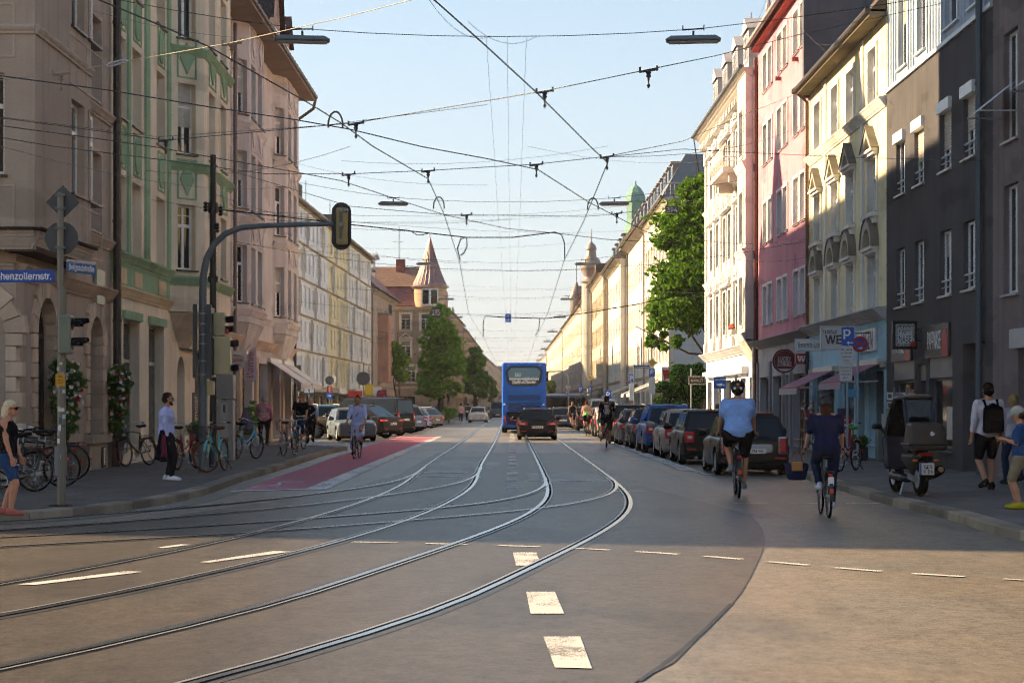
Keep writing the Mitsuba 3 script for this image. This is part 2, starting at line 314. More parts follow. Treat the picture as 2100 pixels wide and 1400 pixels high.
for ti, (nm, c) in enumerate(TR):
    t = np.gradient(c, axis=0); t /= np.linalg.norm(t, axis=1, keepdims=True); nrm = np.stack([-t[:, 1], t[:, 0]], 1); z = .012 + ti * .0012
    for sd, wd in ((.7175, 'left rail' if 0 else 'farther'), (-.7175, 'nearer')):
        p = c + nrm * sd
        k = thing('tram_rail', f'steel tram rail set in asphalt, {"inner" if sd > 0 else "outer"} rail of the {nm}', 'rail')
        g = -1 if sd > 0 else 1
        add(k, 'bedding', ribbon(p, .24, z - .005), 'asphalt:#3e3d3d')
        add(k, 'head', ribbon(p, .062, z + .004), 'steel'); used[k] = 1
        o = sorted([g * .033, g * .068]); add(k, 'groove', ribbon(p, (o[1], o[0]), z + .0012), 'matte:#15130f')
        o = sorted([g * .069, g * .098]); add(k, 'lip', ribbon(p, (o[1], o[0]), z + .003), 'steeldull')
# ------------------------------------------------------------------ facades
class Fac:
    """A street front from A to B (ground points): u along it, o out of it, z up; (u, o, z) is right-handed."""
    def __init__(s, key, A, B, base=0.):
        A, B = np.array(A, float), np.array(B, float); d = B - A; s.L = np.linalg.norm(d); d /= s.L
        n = np.array([-d[1], d[0]]); s.key, s.A, s.d, s.n = key, A, d, n
        s.M = mat4([*d, 0], [*n, 0], [0, 0, 1], [*A, base])
    def uz(s, px, py):          # where the photograph's pixel meets the front
        q = (px - CX) / F; den = s.d[0] - q * s.d[1]; u = (q * s.A[1] - s.A[0]) / den; Y = s.A[1] + u * s.d[1]
        return u, EYE - (py - CY) / F * Y
    def U(s, px): return s.uz(px, 0)[0]
    def Z(s, px, py): return s.uz(px, py)[1]
    def put(s, name, mesh, mat, parent=None, smooth=False, M=None, **k):
        return add(parent or s.key, name, mesh, mat, smooth, s.M if M is None else s.M @ M, **k)
    def ext(s, poly, d, o=0.):   # extruded inwards from o
        return MB().ext(poly, d, np.array([[1, 0, 0, 0], [0, 0, -1, o], [0, 1, 0, 0], [0, 0, 0, 1.]]))
    def wall(s, holes, u0, u1, z0, z1, mat, d=.32, o=0., name='wall'):
        P = sg.box(u0, z0, u1, z1)
        if holes: P = P.difference(shapely.union_all([h if hasattr(h, 'geom_type') else sg.box(*h) for h in holes]))
        return s.put(name, s.ext(P, d, o), mat)
    def txt(s, t, u, z, h, o=.02, **k):
        # reads from the viewer's left, i.e. along -u
        return MB().text(t, h, mat4([-1, 0, 0], [0, 0, 1], [0, 1, 0], [u, o, z]), **k)
def arch(u, z0, w, zs, n=14):     # arched opening: springing at zs
    return sg.Polygon([(u - w / 2, z0), (u + w / 2, z0)] + [(u + w / 2 * math.cos(t), zs + w / 2 * math.sin(t)) for t in np.linspace(0, PI, n)])
wr = random.Random(5)
def win_frame(w, h, st):
    m = MB(); e = .065
    def b(x0, x1, z0, z1, y0=-.07, y1=0.): m.box(x0, x1, y0, y1, z0, z1)
    b(-w / 2, -w / 2 + e, 0, h); b(w / 2 - e, w / 2, 0, h); b(-w / 2 + e, w / 2 - e, 0, e); b(-w / 2 + e, w / 2 - e, h - e, h)
    if 't' in st: b(-w / 2 + e, w / 2 - e, h * .68 - .045, h * .68 + .045, -.07, .02)
    if 'm' in st: b(-.04, .04, e, (h * .68 - .045) if 't' in st else h - e, -.07, .01)
    if 'g' in st:
        for z in ([.25, .5] if 't' in st else [.36, .68]): b(-w / 2 + e, w / 2 - e, h * z - .014, h * z + .014, -.05, -.005)
    if 'u' in st: b(-.03, .03, h * .68 + .045, h - e, -.07, 0); b(-w / 2 + e, w / 2 - e, h * .84 - .012, h * .84 + .012, -.05, -.01)
    return m
def slats(w, h):
    m = MB(); n = max(4, int(h / .07))
    for i in range(n):
        z = h * i / n; m.raw([[-w / 2, 0, z], [w / 2, 0, z], [w / 2, .022, z + h / n * .45], [-w / 2, .022, z + h / n * .45], [w / 2, 0, z + h / n * .9], [-w / 2, 0, z + h / n * .9]], [[0, 1, 2, 3], [3, 2, 4, 5]])
    m.raw([[-w / 2, -.003, 0], [w / 2, -.003, 0], [w / 2, -.003, h], [-w / 2, -.003, h]], [[0, 1, 2, 3]]); return m
def window(f, u, z, w, h, st='tm', rec=.2, fc='#dcd9d2', o=0., pane=None, sill='#55504c', shut=0., trim=None, tw=.12, box=None, name='window'):
    w, h = round(w, 2), round(h, 2); M = tr(u, o - rec, z)
    k = f.put(name, lambda: win_frame(w, h, st), 'paint:' + fc, M=M, ck=('wf', w, h, st))
    pane = pane or wr.choice(['glass', 'glass', 'glass', 'curtain'])
    f.put('pane', lambda: bx(-w / 2 + .02, w / 2 - .02, -.045, -.03, .02, h - .02), pane, k, M=M, ck=('wp', w, h))
    if sill: f.put('sill', lambda: bx(-w / 2 - .06, w / 2 + .06, -.03, rec + .07, -.06, -.012), 'paint:' + sill, k, M=M, ck=('ws', w, rec))
    if name == 'shop_window' and w > 1.2:
        for _ in range(wr.randint(1, 3)):
            pw, ph = wr.uniform(.25, .6), wr.uniform(.3, .8); px_, pz_ = wr.uniform(-w / 2 + .4, w / 2 - .4), wr.uniform(.1, max(.15, h - 1.2))
            q_ = f.put('poster', bx(px_ - pw / 2, px_ + pw / 2, -.03, -.024, pz_, pz_ + ph), 'paint:' + wr.choice(['#a8a29a', '#8a3c3c', '#3c5478', '#b59a5c', '#c9c4ba', '#5c6e5a']), k, M=M)
    elif name == 'window' and not shut and h > 1.2 and wr.random() < .34:
        bh = round(h * wr.choice([.25, .4, .55]), 2); f.put('blind', lambda: bx(-w / 2 + .06, w / 2 - .06, -.029, -.022, h - bh, h - .05), 'cloth:' + wr.choice(['#8d887e', '#9a968e', '#7f7668']), k, M=M, ck=('bl', w, h, bh))
    if shut: hh = round(h * shut, 2); f.put('roller_shutter', lambda: slats(w - .1, hh), 'paint:#b9b2a6', k, M=M @ tr(0, .008, h - hh - .02), ck=('sh', w, hh))
    if box: f.put('shutter_box', bx(-w / 2 - .04, w / 2 + .04, -.02, rec + .09, h - .2, h + .06), 'paint:' + box, k, M=M)
    if trim:
        def tm():
            m = MB(); t = tw
            m.box(-w / 2 - t, -w / 2, 0, .045, 0, h); m.box(w / 2, w / 2 + t, 0, .045, 0, h); m.box(-w / 2 - t, w / 2 + t, 0, .05, h, h + t); m.box(-w / 2 - t, w / 2 + t, 0, .06, -t * .7, -.062)
            m.box(-w / 2 + .001, -w / 2 + .013, -rec + .005, .001, 0, h - .014); m.box(w / 2 - .013, w / 2 - .001, -rec + .005, .001, 0, h - .014); m.box(-w / 2 + .001, w / 2 - .001, -rec + .005, .001, h - .013, h - .001); return m
        f.put('surround', tm, 'matte:' + trim, k, M=tr(u, o + .001, z), ck=('wt', w, h, tw, rec))
    return k
def hole(u, z, w, h): return (u - w / 2, z, u + w / 2, z + h)
def cornice(f, u0, u1, z, mat, proud=.25, h=.3, o=0., name='cornice', steps=4, rev=0):
    prof = [(0, 0)]
    for i in range(steps): x = proud * (i + 1) / steps; prof += [(x * .82, h * i / steps), (x, h * (i + .55) / steps)]
    prof += [(proud, h), (0, h + .04)]
    # profile in (o, z) swept along u
    v = [[u, o + a, z + b] for u in (u0 - rev, u1 + rev) for a, b in prof]; k = len(prof); fc = []
    for i in range(k): j = (i + 1) % k; fc.append([i, j, k + j, k + i])
    tri = trimesh.creation.triangulate_polygon(sg.Polygon(prof), engine='earcut')[1] if 0 else [[0, i, i + 1] for i in range(1, k - 1)]
    m = MB().raw(v, fc); m.raw(v, [[a, b, c] for a, b, c in tri] + [[k + c, k + b, k + a] for a, b, c in tri]); 
    return f.put(name, m, mat)
def body(f, u0, u1, z1, depth, mat, roof=None, rise=3.6, run=3.2, over=.5, rmat='rooftile:#5c3a30', eave_o=0., name='body', back=.33, z0=0., flat_top=True):
    """the solid behind a front and its steep roof"""
    f.put(name, bx(u0 + .02, u1 - .02, -depth, -back, z0, z1 - .03), mat)
    if roof:
        v = [[u, o, z] for u in (u0, u1) for o, z in ((over + eave_o, z1 + .02), (over + eave_o - run, z1 + rise), (-depth, z1 + rise), (-depth, z1 + .02))]
        f.put('roof', MB().raw(v, [[0, 4, 5, 1], [1, 5, 6, 2], [2, 6, 7, 3], [0, 1, 2, 3], [7, 6, 5, 4], [3, 7, 4, 0]]), rmat)
def gutter(f, u0, u1, z, o, mat='paint:#3c3632'):
    f.put('gutter', MB().tube([(u0, o, z), (u1, o, z)], .09, 8), mat, smooth=40)
def downpipe(f, u, o, z0, z1, mat='paint:#3a3532', r=.07, kick=0.):
    p = [(u, o, z0), (u, o, z1)] + ([(u, o + kick, z1 + kick * .9)] if kick else [])
    k = f.put('downpipe', MB().tube(p, r, 8), mat, smooth=40)
    m = MB()
    for z in np.arange(z0 + 1.2, z1, 2.4): m.tube([(u, o, z), (u, o, z + .07)], r + .015, 8)
    labels[f.put('pipe_clip', m, mat, k)] = {'kind': 'stuff'}
# ------------------------------------------------------------------ east side (sunlit): fronts on x = 10.06
XE = 10.06
def east(name, label, px_far, px_near, Y0=None, Y1=None):
    Y0 = Y0 or XE * F / (px_near - CX); Y1 = Y1 or XE * F / (px_far - CX)
    return Fac(thing(name, label, 'building'), (XE, Y0), (XE, Y1))
def cols(f, px): 
    o = []
    for a, b in px:
        u = sorted((f.U(a), f.U(b))); o.append(((u[0] + u[1]) / 2, u[1] - u[0]))
    return o
# grey house at the frame's edge
f = east('apartment_house', 'brown-grey plastered house with tilted window shades and a garage entrance', 2036, 0, Y0=24)
holes = []; wins = []
for u in (f.U(2073), f.U(2073) - 3.2, f.U(2073) - 6.4, f.U(2073) - 9.6):
    for z, h in ((3.85, 2.2), (6.95, 2.2), (10.05, 2.2), (13.1, 1.9)): holes.append(hole(u, z, 1.05, h)); wins.append((u, z, 1.05, h))
holes.append((f.L - 5.0, 0, f.L - 1.9, 2.75))
WG = 'matte:#7c7274'
f.wall(holes, 0, f.L, 0, 15.2, WG); body(f, 0, f.L, 15.2, 12, WG, roof=1)
for i, (u, z, w, h) in enumerate(wins):
    k = window(f, u, z, w, h, 'm', rec=.12, fc='#c9ccd0', sill='#8b8c90')
    if i in (1, 2, 5, 6):
        f.put('tilted_shade', MB().raw([[u - .5, .02, z + h * .5], [u + .5, .02, z + h * .5], [u + .5, .75, z + .25 + h * .12], [u - .5, .75, z + .25 + h * .12]], [[0, 1, 2, 3]]).bar((u - .5, 0, z + .5), (u - .5, .75, z + .5), .03).bar((u + .5, 0, z + .5), (u + .5, .75, z + .5), .03), 'paint:#9aa0a4')
f.put('garage_door', bx(f.L - 5.0, f.L - 1.9, -.9, -.8, 0, 2.75), 'paint:#57535a'); f.put('door_reveal', bx(f.L - 2.0, f.L - 1.86, -.85, -.3, 0, 2.75), WG)
f.put('header_panel', bx(f.L - 5.1, f.L - 1.75, .01, .14, 2.72, 3.1), 'paint:#8d9299')
# charcoal house with toy shop
f = east('apartment_house', 'charcoal plastered house with pale blue top storey above a toy shop', 1818, 2036)
DK = 'matte:#57565a'
cw = cols(f, [(1838, 1856), (1875, 1895), (1928, 1951), (1976, 2000)]); ct = cols(f, [(1838, 1856), (1876, 1893), (1933, 1962), (1982, 2004)])
U = f.U; sh1, sh2, dr_, dw = (U(1875), U(1832)), (U(1953), U(1905)), (U(1898), U(1880)), (U(2020), U(1974))
holes = [hole(u, z, w, h) for u, w in cw for z, h in ((4.15, 1.5), (7.05, 1.55))]
holes += [(sh1[0], .55, sh1[1], 2.75), (sh2[0], .55, sh2[1], 2.75), (dr_[0], 0, dr_[1], 2.6), (dw[0], 0, dw[1], 2.95)]
f.wall(holes, 0, f.L, 0, 9.98, DK)
f.wall([hole(u, 10.35, w, 1.95) for u, w in ct], 0, f.L, 9.98, 12.95, 'matte:#a6b3c2', o=-.05, name='clad_storey')
m = MB()
for u in np.arange(.1, f.L, .3):
    if not any(abs(u - a) < w / 2 + .12 for a, w in ct): m.box(u, u + .05, -.05, -.015, 10.0, 12.9)
labels[f.put('cladding_rib', m, 'matte:#aebbc9')] = {'kind': 'stuff'}
f.put('drip_edge', bx(0, f.L, -.02, .06, 9.93, 10.03), 'paint:#b9bfc2')
body(f, 0, f.L, 12.95, 11, DK, roof=1, rise=1.2, run=2.2, over=.35, rmat='rooftile:#41444a'); gutter(f, 0, f.L, 12.95, .4)
for i, (u, w) in enumerate(cw):
    for z, h, r in ((4.15, 1.5, 0), (7.05, 1.55, 1)):
        b = r and 1; k = window(f, u, z, w, h, 'm', rec=.11, fc='#d8dadf', sill='#a8a49e', shut=(0, .62, .68, .6)[i] if r else 0, pane='glass', box='#d9d8d6' if b else None)
        f.put('guard_rail', MB().tube([(u - w / 2, -.04, z + .33), (u + w / 2, -.04, z + .33)], .025, 6).tube([(u - w / 2, -.04, z + .18), (u + w / 2, -.04, z + .18)], .014, 5), 'paint:#a9abb0', k)
for u, w in ct: window(f, u, 10.35, w, 1.95, 'm', rec=.12, fc='#d7dadc', o=-.05, pane='glass', sill='#b9bfc2')
for a, b in (sh1, sh2):
    w = b - a; k = window(f, (a + b) / 2, .55, w, 1.68, '', rec=.14, fc='#55585e', pane='glass', name='shop_window', sill='#4a4b50')
    f.put('fascia_board', bx(a, b, -.12, -.02, 2.24, 2.75), 'paint:#6b6a6c', k)
    f.put('display_shelf', MB().box(a + .1, b - .1, -.10, -.04, .6, .64), 'paint:#8c7a3c', k)
f.put('shop_door', MB().box(dr_[0], dr_[1], -.7, -.62, 0, 2.2), 'paint:#2d3036'); f.put('transom', bx(dr_[0], dr_[1], -.16, -.1, 2.2, 2.6), 'paint:#7c746a')
f.put('house_door', MB().box(dw[0], dw[1], -.55, -.45, 0, 2.95).box(dw[0] + .35, dw[0] + .5, -.45, -.43, .9, 1.9), 'paint:#24282d'); f.put('doorbell_panel', bx(dw[0] + .62, dw[0] + 1.0, -.45, -.42, 1.35, 1.75), 'paint:#8f9498')
downpipe(f, U(2019), .12, 0, 12.9, 'paint:#44525c', r=.075)
def board(f, u, z, w, h, col, txt, name, label, tc='#e8e6e0', th=None):
    k = f.put(name, bx(u - w / 2, u + w / 2, .01, .07, z, z + h), 'paint:' + col, label=label)
    if txt: f.put('lettering', f.txt(txt, u, z + (h - (th or h * .5)) / 2, th or h * .5, .071, bold=True, wmax=w * .8), 'paint:' + tc, k)
    return k
for (px0, px1), z in (((1904, 1951), 2.72), ((1832, 1873), 2.72)):
    a, b = U(px1), U(px0); k = board(f, (a + b) / 2, z, b - a, .78, '#3a3739', '', 'shop_sign', 'dark shop board with narrow white letters and a red nose dome')
    f.put('lettering', f.txt('PAPPNASE', (a + b) / 2 + (b - a) * .12, z + .2, .42, .071, wmax=(b - a) * .58), 'paint:#d9d7d2', k)
    f.put('red_dome', f.ext(arch(a + (b - a) * .16, z, (b - a) * .22, z + .4), .02, .075), 'paint:#a8383a', k)
# yellow house
f = east('apartment_house', 'pale yellow house with white pedimented windows over light blue shops', 1660, 1818)
U = f.U; YL = 'matte:#dcd6b4'; TW = '#dddcd8'
cy = [(f.U(p), 1.12) for p in (1678, 1713.5, 1745, 1790)]
holes = [hole(u, z, w, h) for u, w in cy for z, h in ((4.3, 1.45), (6.95, 1.5), (10.0, 1.5))]
shops = [(.35, 2.3), (2.75, 3.85), (4.4, 7.1), (7.6, 9.9), (10.5, 12.0)]
holes += [(a, (.1 if i in (1, 4) else .5), b, 2.6) for i, (a, b) in enumerate(shops)]
f.wall([h for h in holes if h[1] > 3], 0, f.L, 4.0, 12.2, YL); f.wall([h for h in holes if h[1] < 3], 0, f.L, 0, 4.0, 'matte:#a5cbdc', name='shop_front')
body(f, 0, f.L, 12.2, 11, YL, roof=1, rise=4.2, run=3.6, over=.42, rmat='rooftile:#4a3b33'); gutter(f, 0, f.L + .2, 12.2, .5); f.put('eave_board', bx(0, f.L, 0.02, .46, 12.05, 12.16), 'matte:#6f675c')
cornice(f, 0, f.L, 9.62, 'matte:' + TW, .22, .26, o=.001); cornice(f, 0, f.L, 3.92, 'matte:#b9bcbc', .4, .3, o=.001); f.put('shop_lintel', bx(0, f.L, .0, .08, 2.62, 2.78), 'matte:#a9a69e')
for u in (U(1770) , U(1770) + 6.1): f.put('pilaster', bx(u - .14, u + .14, 0, .06, 4.25, 9.6), 'matte:' + TW); f.put('pilaster', bx(u - .14, u + .14, 0, .05, 9.95, 12.0), 'matte:' + TW)
for u, w in cy:
    for r, (z, h) in enumerate(((4.3, 1.45), (6.95, 1.5), (10.0, 1.5))):
        k = window(f, u, z, w, h, 'tm', rec=.13, fc='#e4e4e4', trim=TW, tw=.13, sill='#a6a49f' if r else None)
        if r == 2: continue
        zt = z + h + .14; W2 = w / 2 + .24
        f.put('pediment_ledge', MB().box(u - W2, u + W2, .002, .22, zt, zt + .07).box(u - W2 + .06, u + W2 - .06, .002, .15, zt - .09, zt), 'matte:' + TW, k)
        if r == 1:
            P = sg.Polygon([(u - W2, zt + .07), (u + W2, zt + .07), (u, zt + .72)]); Q = sg.Polygon([(u - W2 + .3, zt + .1), (u + W2 - .3, zt + .1), (u, zt + .5)])
            f.put('bracket_sill', MB().box(u - w / 2 - .2, u + w / 2 + .2, .002, .2, z - .16, z - .05).box(u - w / 2 - .1, u + w / 2 + .1, .002, .13, z - .34, z - .16), 'matte:' + TW, k)
        else:
            P = sg.Polygon([(u + W2 * math.cos(t), zt + .07 + .78 * math.sin(t)) for t in np.linspace(0, PI, 16)]); Q = sg.Polygon([(u + (W2 - .26) * math.cos(t), zt + .1 + .5 * math.sin(t)) for t in np.linspace(0, PI, 16)])
        f.put('pediment', f.ext(P.difference(Q), .22, .2), 'matte:#b5b0a6', k); f.put('pediment_cap', f.ext(P.buffer(.05, join_style=2).difference(P.buffer(.004, join_style=2)).intersection(sg.box(u - 3, zt + .071, u + 3, zt + 3)), .24, .23), 'matte:#77726a', k)
for i, (a, b) in enumerate(shops):
    window(f, (a + b) / 2, .1 if i in (1, 4) else .5, b - a, 2.5 if i in (1, 4) else 2.1, '', rec=.15, fc='#9ec3d2', pane='glass', sill='#8fb4c4', name='shop_window')
for u in (2.52, 4.12, 7.35, 10.2): f.put('pier', MB().box(u - .12, u + .12, 0, .07, .02, 2.62), 'matte:#b0d4e4')
def awning(f, u0, u1, z, out, drop, mat, val=.22, vm=None, label=None):
    k = f.put('awning', MB().raw([[u0, .08, z], [u1, .08, z], [u1, out, z - drop], [u0, out, z - drop], [u0, .08, z - .03], [u1, .08, z - .03], [u1, out, z - drop - .03], [u0, out, z - drop - .03]], [[3, 2, 1, 0], [4, 5, 6, 7], [0, 1, 5, 4], [1, 2, 6, 5], [2, 3, 7, 6], [3, 0, 4, 7]]), mat, label=label)
    f.put('valance', bx(u0, u1, out - .01, out + .01, z - drop - val, z - drop - .03), vm or mat, k)
    for ua in (u0 + .1, u1 - .1): f.put('awning_arm', MB().bar((ua, .1, z - .5), (ua, out, z - drop - .04), .035), 'paint:#b9bcc0', k)
    f.put('awning_cassette', MB().box(u0, u1, .002, .16, z - .05, z + .11), 'paint:#c4c2bd', k)
awning(f, .5, 3.9, 2.75, 1.15, .5, 'cloth:#9c7684', vm='cloth:#b8a6b0', label='dusty pink shop awning'); awning(f, 7.4, 11.0, 2.7, 1.25, .55, 'cloth:#a07a88', vm='cloth:#c7c0c4')
k = board(f, (U(1764) + U(1800)) / 2, 3.1, U(1764) - U(1800), .62, '#c9c9cc', '', 'shop_sign', 'white shop board with tall black letters'); f.put('lettering', f.txt('WEIN', (U(1764) + U(1800)) / 2 - .1, 3.16, .5, .071, bold=True, wmax=1.6), 'paint:#23242a', k)
downpipe(f, f.L - .12, .1, 4, 11.8, 'paint:#5a4632', .06, .5); downpipe(f, f.L - .1, .1, 0, 4, 'paint:#33343a', .07)
# pink house
f = east('apartment_house', 'plain pink house with white framed twin windows and red eaves', 1554, 1660)
U = f.U; PK = 'matte:#c08c9a'
cp = cols(f, [(1566, 1574), (1577, 1584.5), (1595, 1604), (1607, 1616), (1629, 1639), (1643, 1652)]); rows = ((4.75, 1.55), (8.0, 1.6), (11.15, 1.55), (14.05, 1.45))
f.wall([hole(u, z, w, h) for u, w in cp for z, h in rows], 0, f.L, 3.95, 16.2, PK)
f.wall([(.8, .4, 3.6, 2.7), (4.2, .1, 5.4, 2.7), (6.0, .4, 8.6, 2.7), (9.4, .4, 12.2, 2.7)], 0, f.L, 0, 3.95, 'matte:#a8a8ae', name='shop_front')
for a, b in ((.8, 3.6), (4.2, 5.4), (6.0, 8.6), (9.4, 12.2)): window(f, (a + b) / 2, .4, b - a, 2.3, 'm', rec=.25, fc='#6b6d73', pane='glass', name='shop_window')
for u in (.4, 3.9, 5.7, 9.0, 12.6): f.put('pier', bx(u - .18, u + .18, 0, .08, .02, 3.3), 'matte:#8b8c91')
body(f, 0, f.L, 16.2, 11, PK, roof=1, rise=3.2, run=3.4, over=.45, rmat='rooftile:#7c4034'); gutter(f, 0, f.L, 16.2, .5, 'paint:#8d8a88'); f.put('eave_board', bx(0, f.L, .01, .30, 16.0, 16.14), 'matte:#a8605c')
cornice(f, 0, f.L, 3.85, 'matte:#8a8b8e', .35, .3, o=.001)
for u, w in cp:
    for z, h in rows: window(f, u, z, w, h, 'm', rec=.09, fc='#dcdadd', trim='#ddd9dc', tw=.1, sill='#4a3a3c')
downpipe(f, f.L - .06, .1, 0, 15.8, 'paint:#5c2f2c', .08)
f.put('chimney', bx(1.0, 2.6, -4, -2.4, 16, 21), 'matte:#8d6a5c')
f.put('party_wall', bx(-.02, .28, -9, .2, 12, 20.2), 'matte:#6f7078')
for px, py in ((1602, 162), (1637, 122)): u, z = f.uz(px, py); f.put('wall_lamp', MB().box(u - .05, u + .05, .005, .22, z - .07, z + .07), 'paint:#7d4442')
# ornate white house
f = east('apartment_house', 'ornate white stucco house with bay, iron balcony and red tiled mansard', 1448, 1554)
U = f.U; WH = 'matte:#c4c1bf'; WS = '#cbc9c8'
cq = [1.3, 4.4, 6.3, 9.4, 11.3, 14.2, 17.0]; rows = ((4.9, 2.0), (8.3, 2.1), (11.9, 1.9))
hs = [hole(u, z, 1.05, h) for u in cq[1:] for z, h in rows]
f.wall(hs, 2.7, f.L, 4.0, 15.3, WH); f.wall(hs + [hole(1.3, z, 1.05, h) for z, h in rows], 0, 2.7, 4.0, 15.3, WH, name='wall')
f.wall([(.7, .5, 2.6, 2.75), (3.8, .5, 5.6, 2.75), (6.6, .1, 7.8, 2.9), (9, .5, 11.8, 2.75), (13, .5, 16, 2.75), (17, .5, 19, 2.75)], 0, f.L, 0, 4.0, 'matte:#cdd0d8', name='shop_front')
for a, b in ((.7, 2.6), (3.8, 5.6), (6.6, 7.8), (9, 11.8), (13, 16), (17, 19)): window(f, (a + b) / 2, .5, b - a, 2.25, 'm', rec=.25, fc='#7d8087', pane='glass', name='shop_window')
body(f, 0, f.L, 15.3, 12, WH, roof=1, rise=3.4, run=1.6, over=.1, rmat='rooftile:#7d7f88', z0=0); f.put('upper_roof', MB().raw([[u, o, z] for u in (.3, f.L - .3) for o, z in ((-1.5, 18.72), (-6, 22.6), (-11, 18.72))], [[0, 3, 4, 1], [1, 4, 5, 2]]).raw([[.3, -1.5, 18.72], [.3, -6, 22.6], [.3, -11, 18.72], [f.L - .3, -1.5, 18.72], [f.L - .3, -6, 22.6], [f.L - .3, -11, 18.72]], [[0, 1, 2], [5, 4, 3]]), 'rooftile:#a04c34')
cornice(f, 0, f.L, 14.9, 'matte:#b9b3ae', .65, .5, steps=5); gutter(f, 0, f.L, 15.45, .7, 'paint:#50545a'); cornice(f, 0, f.L, 3.8, 'matte:#b4b4b8', .4, .36); cornice(f, 2.7, f.L, 7.55, 'matte:' + WS, .2, .24); cornice(f, 2.7, f.L, 11.2, 'matte:' + WS, .22, .26)
for i in range(34): u = .5 + i * (f.L - 1) / 33; f.put('dentil', lambda: bx(-.09, .09, 0, .4, 0, .3), 'matte:' + WS, M=tr(u, .001, 14.6), ck='dentil')
for u in (3.1, 7.8, 12.7, 15.6, 19.2): f.put('pilaster', MB().box(u - .22, u + .22, .0, .1, 4.2, 14.6).box(u - .3, u + .3, 0, .16, 13.9, 14.5).box(u - .3, u + .3, 0, .16, 4.2, 4.7), 'matte:' + WS)
def pedi(f, k, u, z, w, st, mat, d=.2):
    P = sg.Polygon([(u - w, z), (u + w, z), (u, z + w * .75)]) if st else sg.Polygon([(u + w * math.cos(t), z + .62 * w * math.sin(t)) for t in np.linspace(0, PI, 12)])
    f.put('pediment', f.ext(P.difference(P.buffer(-.12)), d, d), mat, k); f.put('pediment_ledge', bx(u - w - .05, u + w + .05, .003, d + .06, z - .09, z - .003), mat, k)
for j, u in enumerate(cq):
    for r, (z, h) in enumerate(rows):
        k = window(f, u, z, 1.05, h, 'tm', rec=.13, fc='#e0dedd', trim=WS, tw=.16, sill=WS, o=0 if j else .5)
        if j:
            pedi(f, k, u, z + h + .26, .82, r == 1, 'matte:' + WS)
            f.put('garland', MB().lathe([(.02, -.12), (.16, 0), (.1, .1), (.02, .2)], 8, tr(u, .12, z + h + .44)), 'matte:' + WS, k, smooth=40)
            f.put('apron', bx(u - .5, u + .5, .002, .05, z - .75, z - .14), 'matte:' + WS, k)
# the bay and its balcony
f.put('bay', f.ext(sg.box(.05, 4.3, 2.65, 15.2).difference(shapely.union_all([sg.box(*hole(1.3, z, 1.05, h)) for z, h in rows])), .4, .5), 'matte:#c6c2c0')
f.put('bay_core', bx(.06, 2.64, -.2, .12, 4.3, 15.2), 'matte:#c6c2c0')
for z in (4.25, 7.7, 11.3): cornice(f, 0, 2.7, z, 'matte:#d4cfcc', .16, .3, o=.5); cornice(f, 2.64, 2.66, z, 'matte:#d4cfcc', .1, .3, o=.4)
f.put('bay_corbel', MB().raw([[u, o, z] for u in (.1, 2.6) for o, z in ((0, 3.4), (.5, 4.24), (0, 4.24))], [[0, 1, 2], [3, 5, 4]]).raw([[.1, 0, 3.4], [2.6, 0, 3.4], [2.6, .5, 4.24], [.1, .5, 4.24]], [[0, 1, 2, 3]]), 'matte:#b4afa9')
ub, zb = 4.4, 11.0
f.put('balcony_slab', MB().box(2.9, 7.6, .0, 1.1, zb + .5, zb + .7).box(3.1, 3.5, 0, .8, zb + .1, zb + .5).box(7.0, 7.4, 0, .8, zb + .1, zb + .5), 'matte:#cdbfb9')
m = MB()
for u in np.linspace(2.95, 7.55, 26): m.tube([(u, 1.05, zb + .7), (u, 1.12, zb + 1.1), (u, 1.05, zb + 1.6)], .014, 4)
for o in np.linspace(.1, 1.05, 6):
    for u in (2.95, 7.55): m.tube([(u, o, zb + .7), (u, o, zb + 1.6)], .014, 4)
for z in (.74, 1.15, 1.6): m.tube([(2.95, 0, zb + z), (2.95, 1.05, zb + z), (7.55, 1.05, zb + z), (7.55, 0, zb + z)], .022, 5)
f.put('balcony_railing', m, 'paint:#bfb8b4')
for u in (3.2, 7.0, 10.8, 14.8):
    k = f.put('dormer', MB().box(u - .75, u + .75, -1.6, .05, 15.9, 17.5).raw([[u - .95, .15, 17.5], [u + .95, .15, 17.5], [u, .15, 18.1], [u - .95, -2.2, 17.5], [u + .95, -2.2, 17.5], [u, -2.2, 18.1]], [[0, 1, 2], [0, 2, 5], [0, 5, 3], [1, 4, 5], [1, 5, 2]]), 'matte:#a9a8ad'); f.put('dormer_window', lambda: win_frame(.9, 1.1, 'm'), 'paint:#d9d9d9', k, M=tr(u, .12, 16.2), ck='dw1'); f.put('pane', lambda: bx(-.42, .42, -.01, .01, .04, 1.06), 'glass', k, M=tr(u, .07, 16.2), ck='dp1')
f.put('shop_cassette', MB().box(2.9, f.L - 1, .002, .3, 2.95, 3.25), 'paint:#c3c3c6'); downpipe(f, .1, .14, 0, 4, 'paint:#8c8f96', .09)
f.put('flower_box', MB().box(6.0, 7.2, .1, .35, 4.75, 4.95), 'matte:#b9b3ad'); f.put('flowers', m2t(union([sph((6.1 + .12 * i, .25, 5.02 + .05 * (i % 3)), .09, 6) for i in range(10)])), 'cloth:#8d4a3a')
m = MB()
for u in (0.5, 6.7, 12.6): m.lathe([(.02, 19.0), (.16, 19.2), (.1, 19.5), (.05, 19.7), (.02, 20.4)], 8, tr(u, -1.4, 0))
f.put('finial', m, 'matte:#8d8f95', smooth=40)
# ------------------------------------------------------------------ west side (in shade): fronts on x = -9.7
XW = -9.7
def west(name, label, Y0, Y1, X=XW): return Fac(thing(name, label, 'building'), (X, Y1), (X, Y0))   # u from the far end towards us
